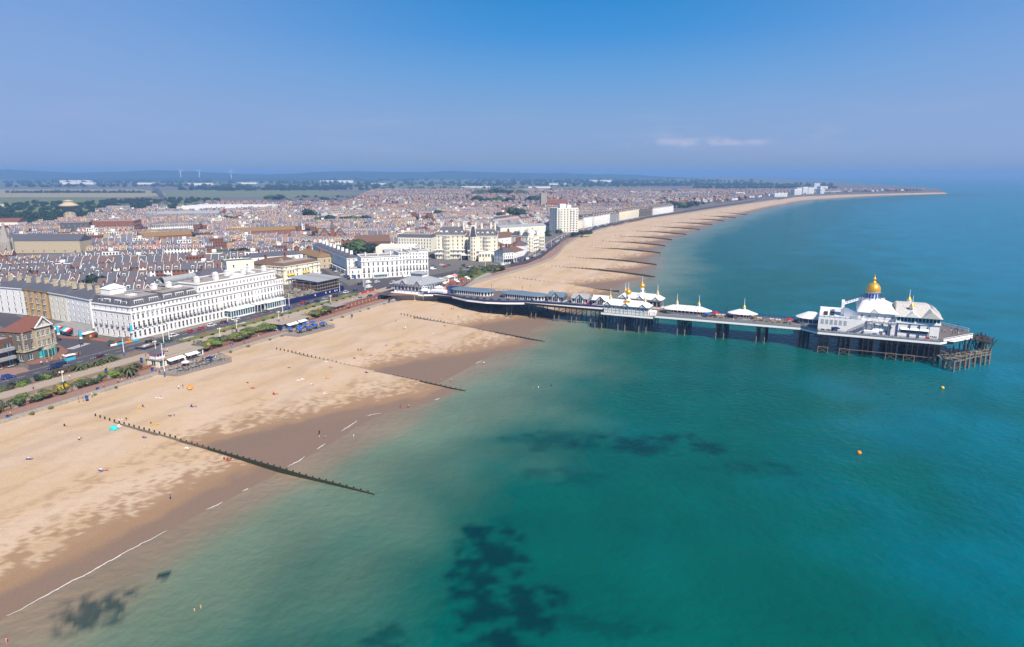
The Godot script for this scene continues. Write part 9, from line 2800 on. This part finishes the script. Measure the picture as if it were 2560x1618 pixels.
	for i in far.size(): person(["sitting", "standing", "lying"][i % 3], ["black", "white", "red", "navy"][i % 4], ["black", "grey", "white"][i % 3], P(far[i][0], far[i][1], beach_height(far[i][0], far[i][1]) + 0.02), r.randf() * TAU, "distant person %s on the far beach, %s listed beyond the pier" % [["sitting", "standing", "lying"][i % 3], nth(i + 1)], g)
	# strollers on the promenades, the cafes, the forecourt and the pier
	var tops := ["white", "black", "navy", "red", "blue", "pink", "grey", "teal", "yellow", "khaki"]
	var walk := [[-8.4, 221.6], [-8.3, 220.1], [-9.4, 216.0], [-15.2, 207.4], [-15.8, 201.0], [-16.8, 198.8], [-14.4, 185.4], [-13.1, 184.8], [-13.7, 241.5], [-12.7, 247.0], [-12.0, 246.0], [-24, 149], [-25, 148.2], [-21, 140], [-20, 133], [-19.5, 131], [-24, 120], [-26, 108], [-22, 96], [-24, 62], [-22, 40], [-24, 28], [-21, 8], [-30, 178], [-29, 168], [-31, 142], [-33, 128], [-30, 96], [-32, 90], [-34, 66], [-31, 45], [-33, 34], [-28, 212], [-27, 226]]
	for i in walk.size():
		var a: float = walk[i][0]; var b: float = walk[i][1]
		var up := a < wl(b) - 11.5
		var t: String = tops[r.randi() % 10]; var c: String = ["navy", "black", "grey", "khaki", "white"][r.randi() % 5]
		person("walking" if i % 3 else "standing", t, c, P(a, b, 9.5 if up else 6.34), -0.45 - 1.1 + (PI if i % 2 else 0.0), "person in %s top and %s trousers, %s stroller on the %s promenade" % [t, c, nth(i + 1), "upper" if up else "lower"], "strollers on the promenades", 1.0, c == "khaki")
	for i in 150:
		var a := 0.0; var b := 0.0; var y := 9.58; var where := ""
		if i < 34: a = r.randf_range(-2, 16); b = r.randf_range(-29, -10); y = DECK; where = "at the landward end of the pier"
		elif i < 54: a = r.randf_range(28, 112); b = r.randf_range(-12, -9); y = DECK; where = "along the inner pier"
		elif i < 72: a = r.randf_range(150, 220); b = r.randf_range(-9, -3); y = DECK; where = "on the outer pier deck"
		elif i < 82: a = r.randf_range(284, 295); b = r.randf_range(-30, -14); y = DECK; where = "on the pier's end deck"
		elif i < 112: a = r.randf_range(-13, -5); b = r.randf_range(-70, -36); y = 9.57; where = "by the snack kiosks"
		elif i < 134: b = r.randf_range(-420, -100); a = lerpf(far_out(b) + 1.5, wall_a(b) - 1.5, r.randf()); y = 7.22; where = "on the far promenade"
		else: a = r.randf_range(-61, -57); b = r.randf_range(184, 206); y = 9.57; where = "on the red paving by the corner shop"
		var t: String = tops[r.randi() % 10]; var c: String = ["navy", "black", "grey", "khaki", "white"][r.randi() % 5]
		person("walking" if i % 2 else "standing", t, c, P(a, b, y), r.randf() * TAU, "%s person in %s top and %s trousers %s" % [nth(i + 1), t, c, where], "people " + where, 1.0, c == "khaki")
	for i in 40:
		var first := i < 16
		var b := r.randf_range(158, 180) if first else r.randf_range(84, 106)
		var a := wl(b) + r.randf_range(-1.0, 7.5)
		var t: String = tops[r.randi() % 10]; var c: String = ["navy", "black", "white", "khaki"][r.randi() % 4]
		person("standing" if i % 4 == 0 else "sitting", t, c, P(a, b, 6.38 if i % 4 == 0 else 6.78), r.randf() * TAU, "%s person in %s top and %s at the %s beach cafe" % [nth(i + 1), t, c, "first" if first else "second"], "people at the beach cafes", 1.0, c == "khaki")
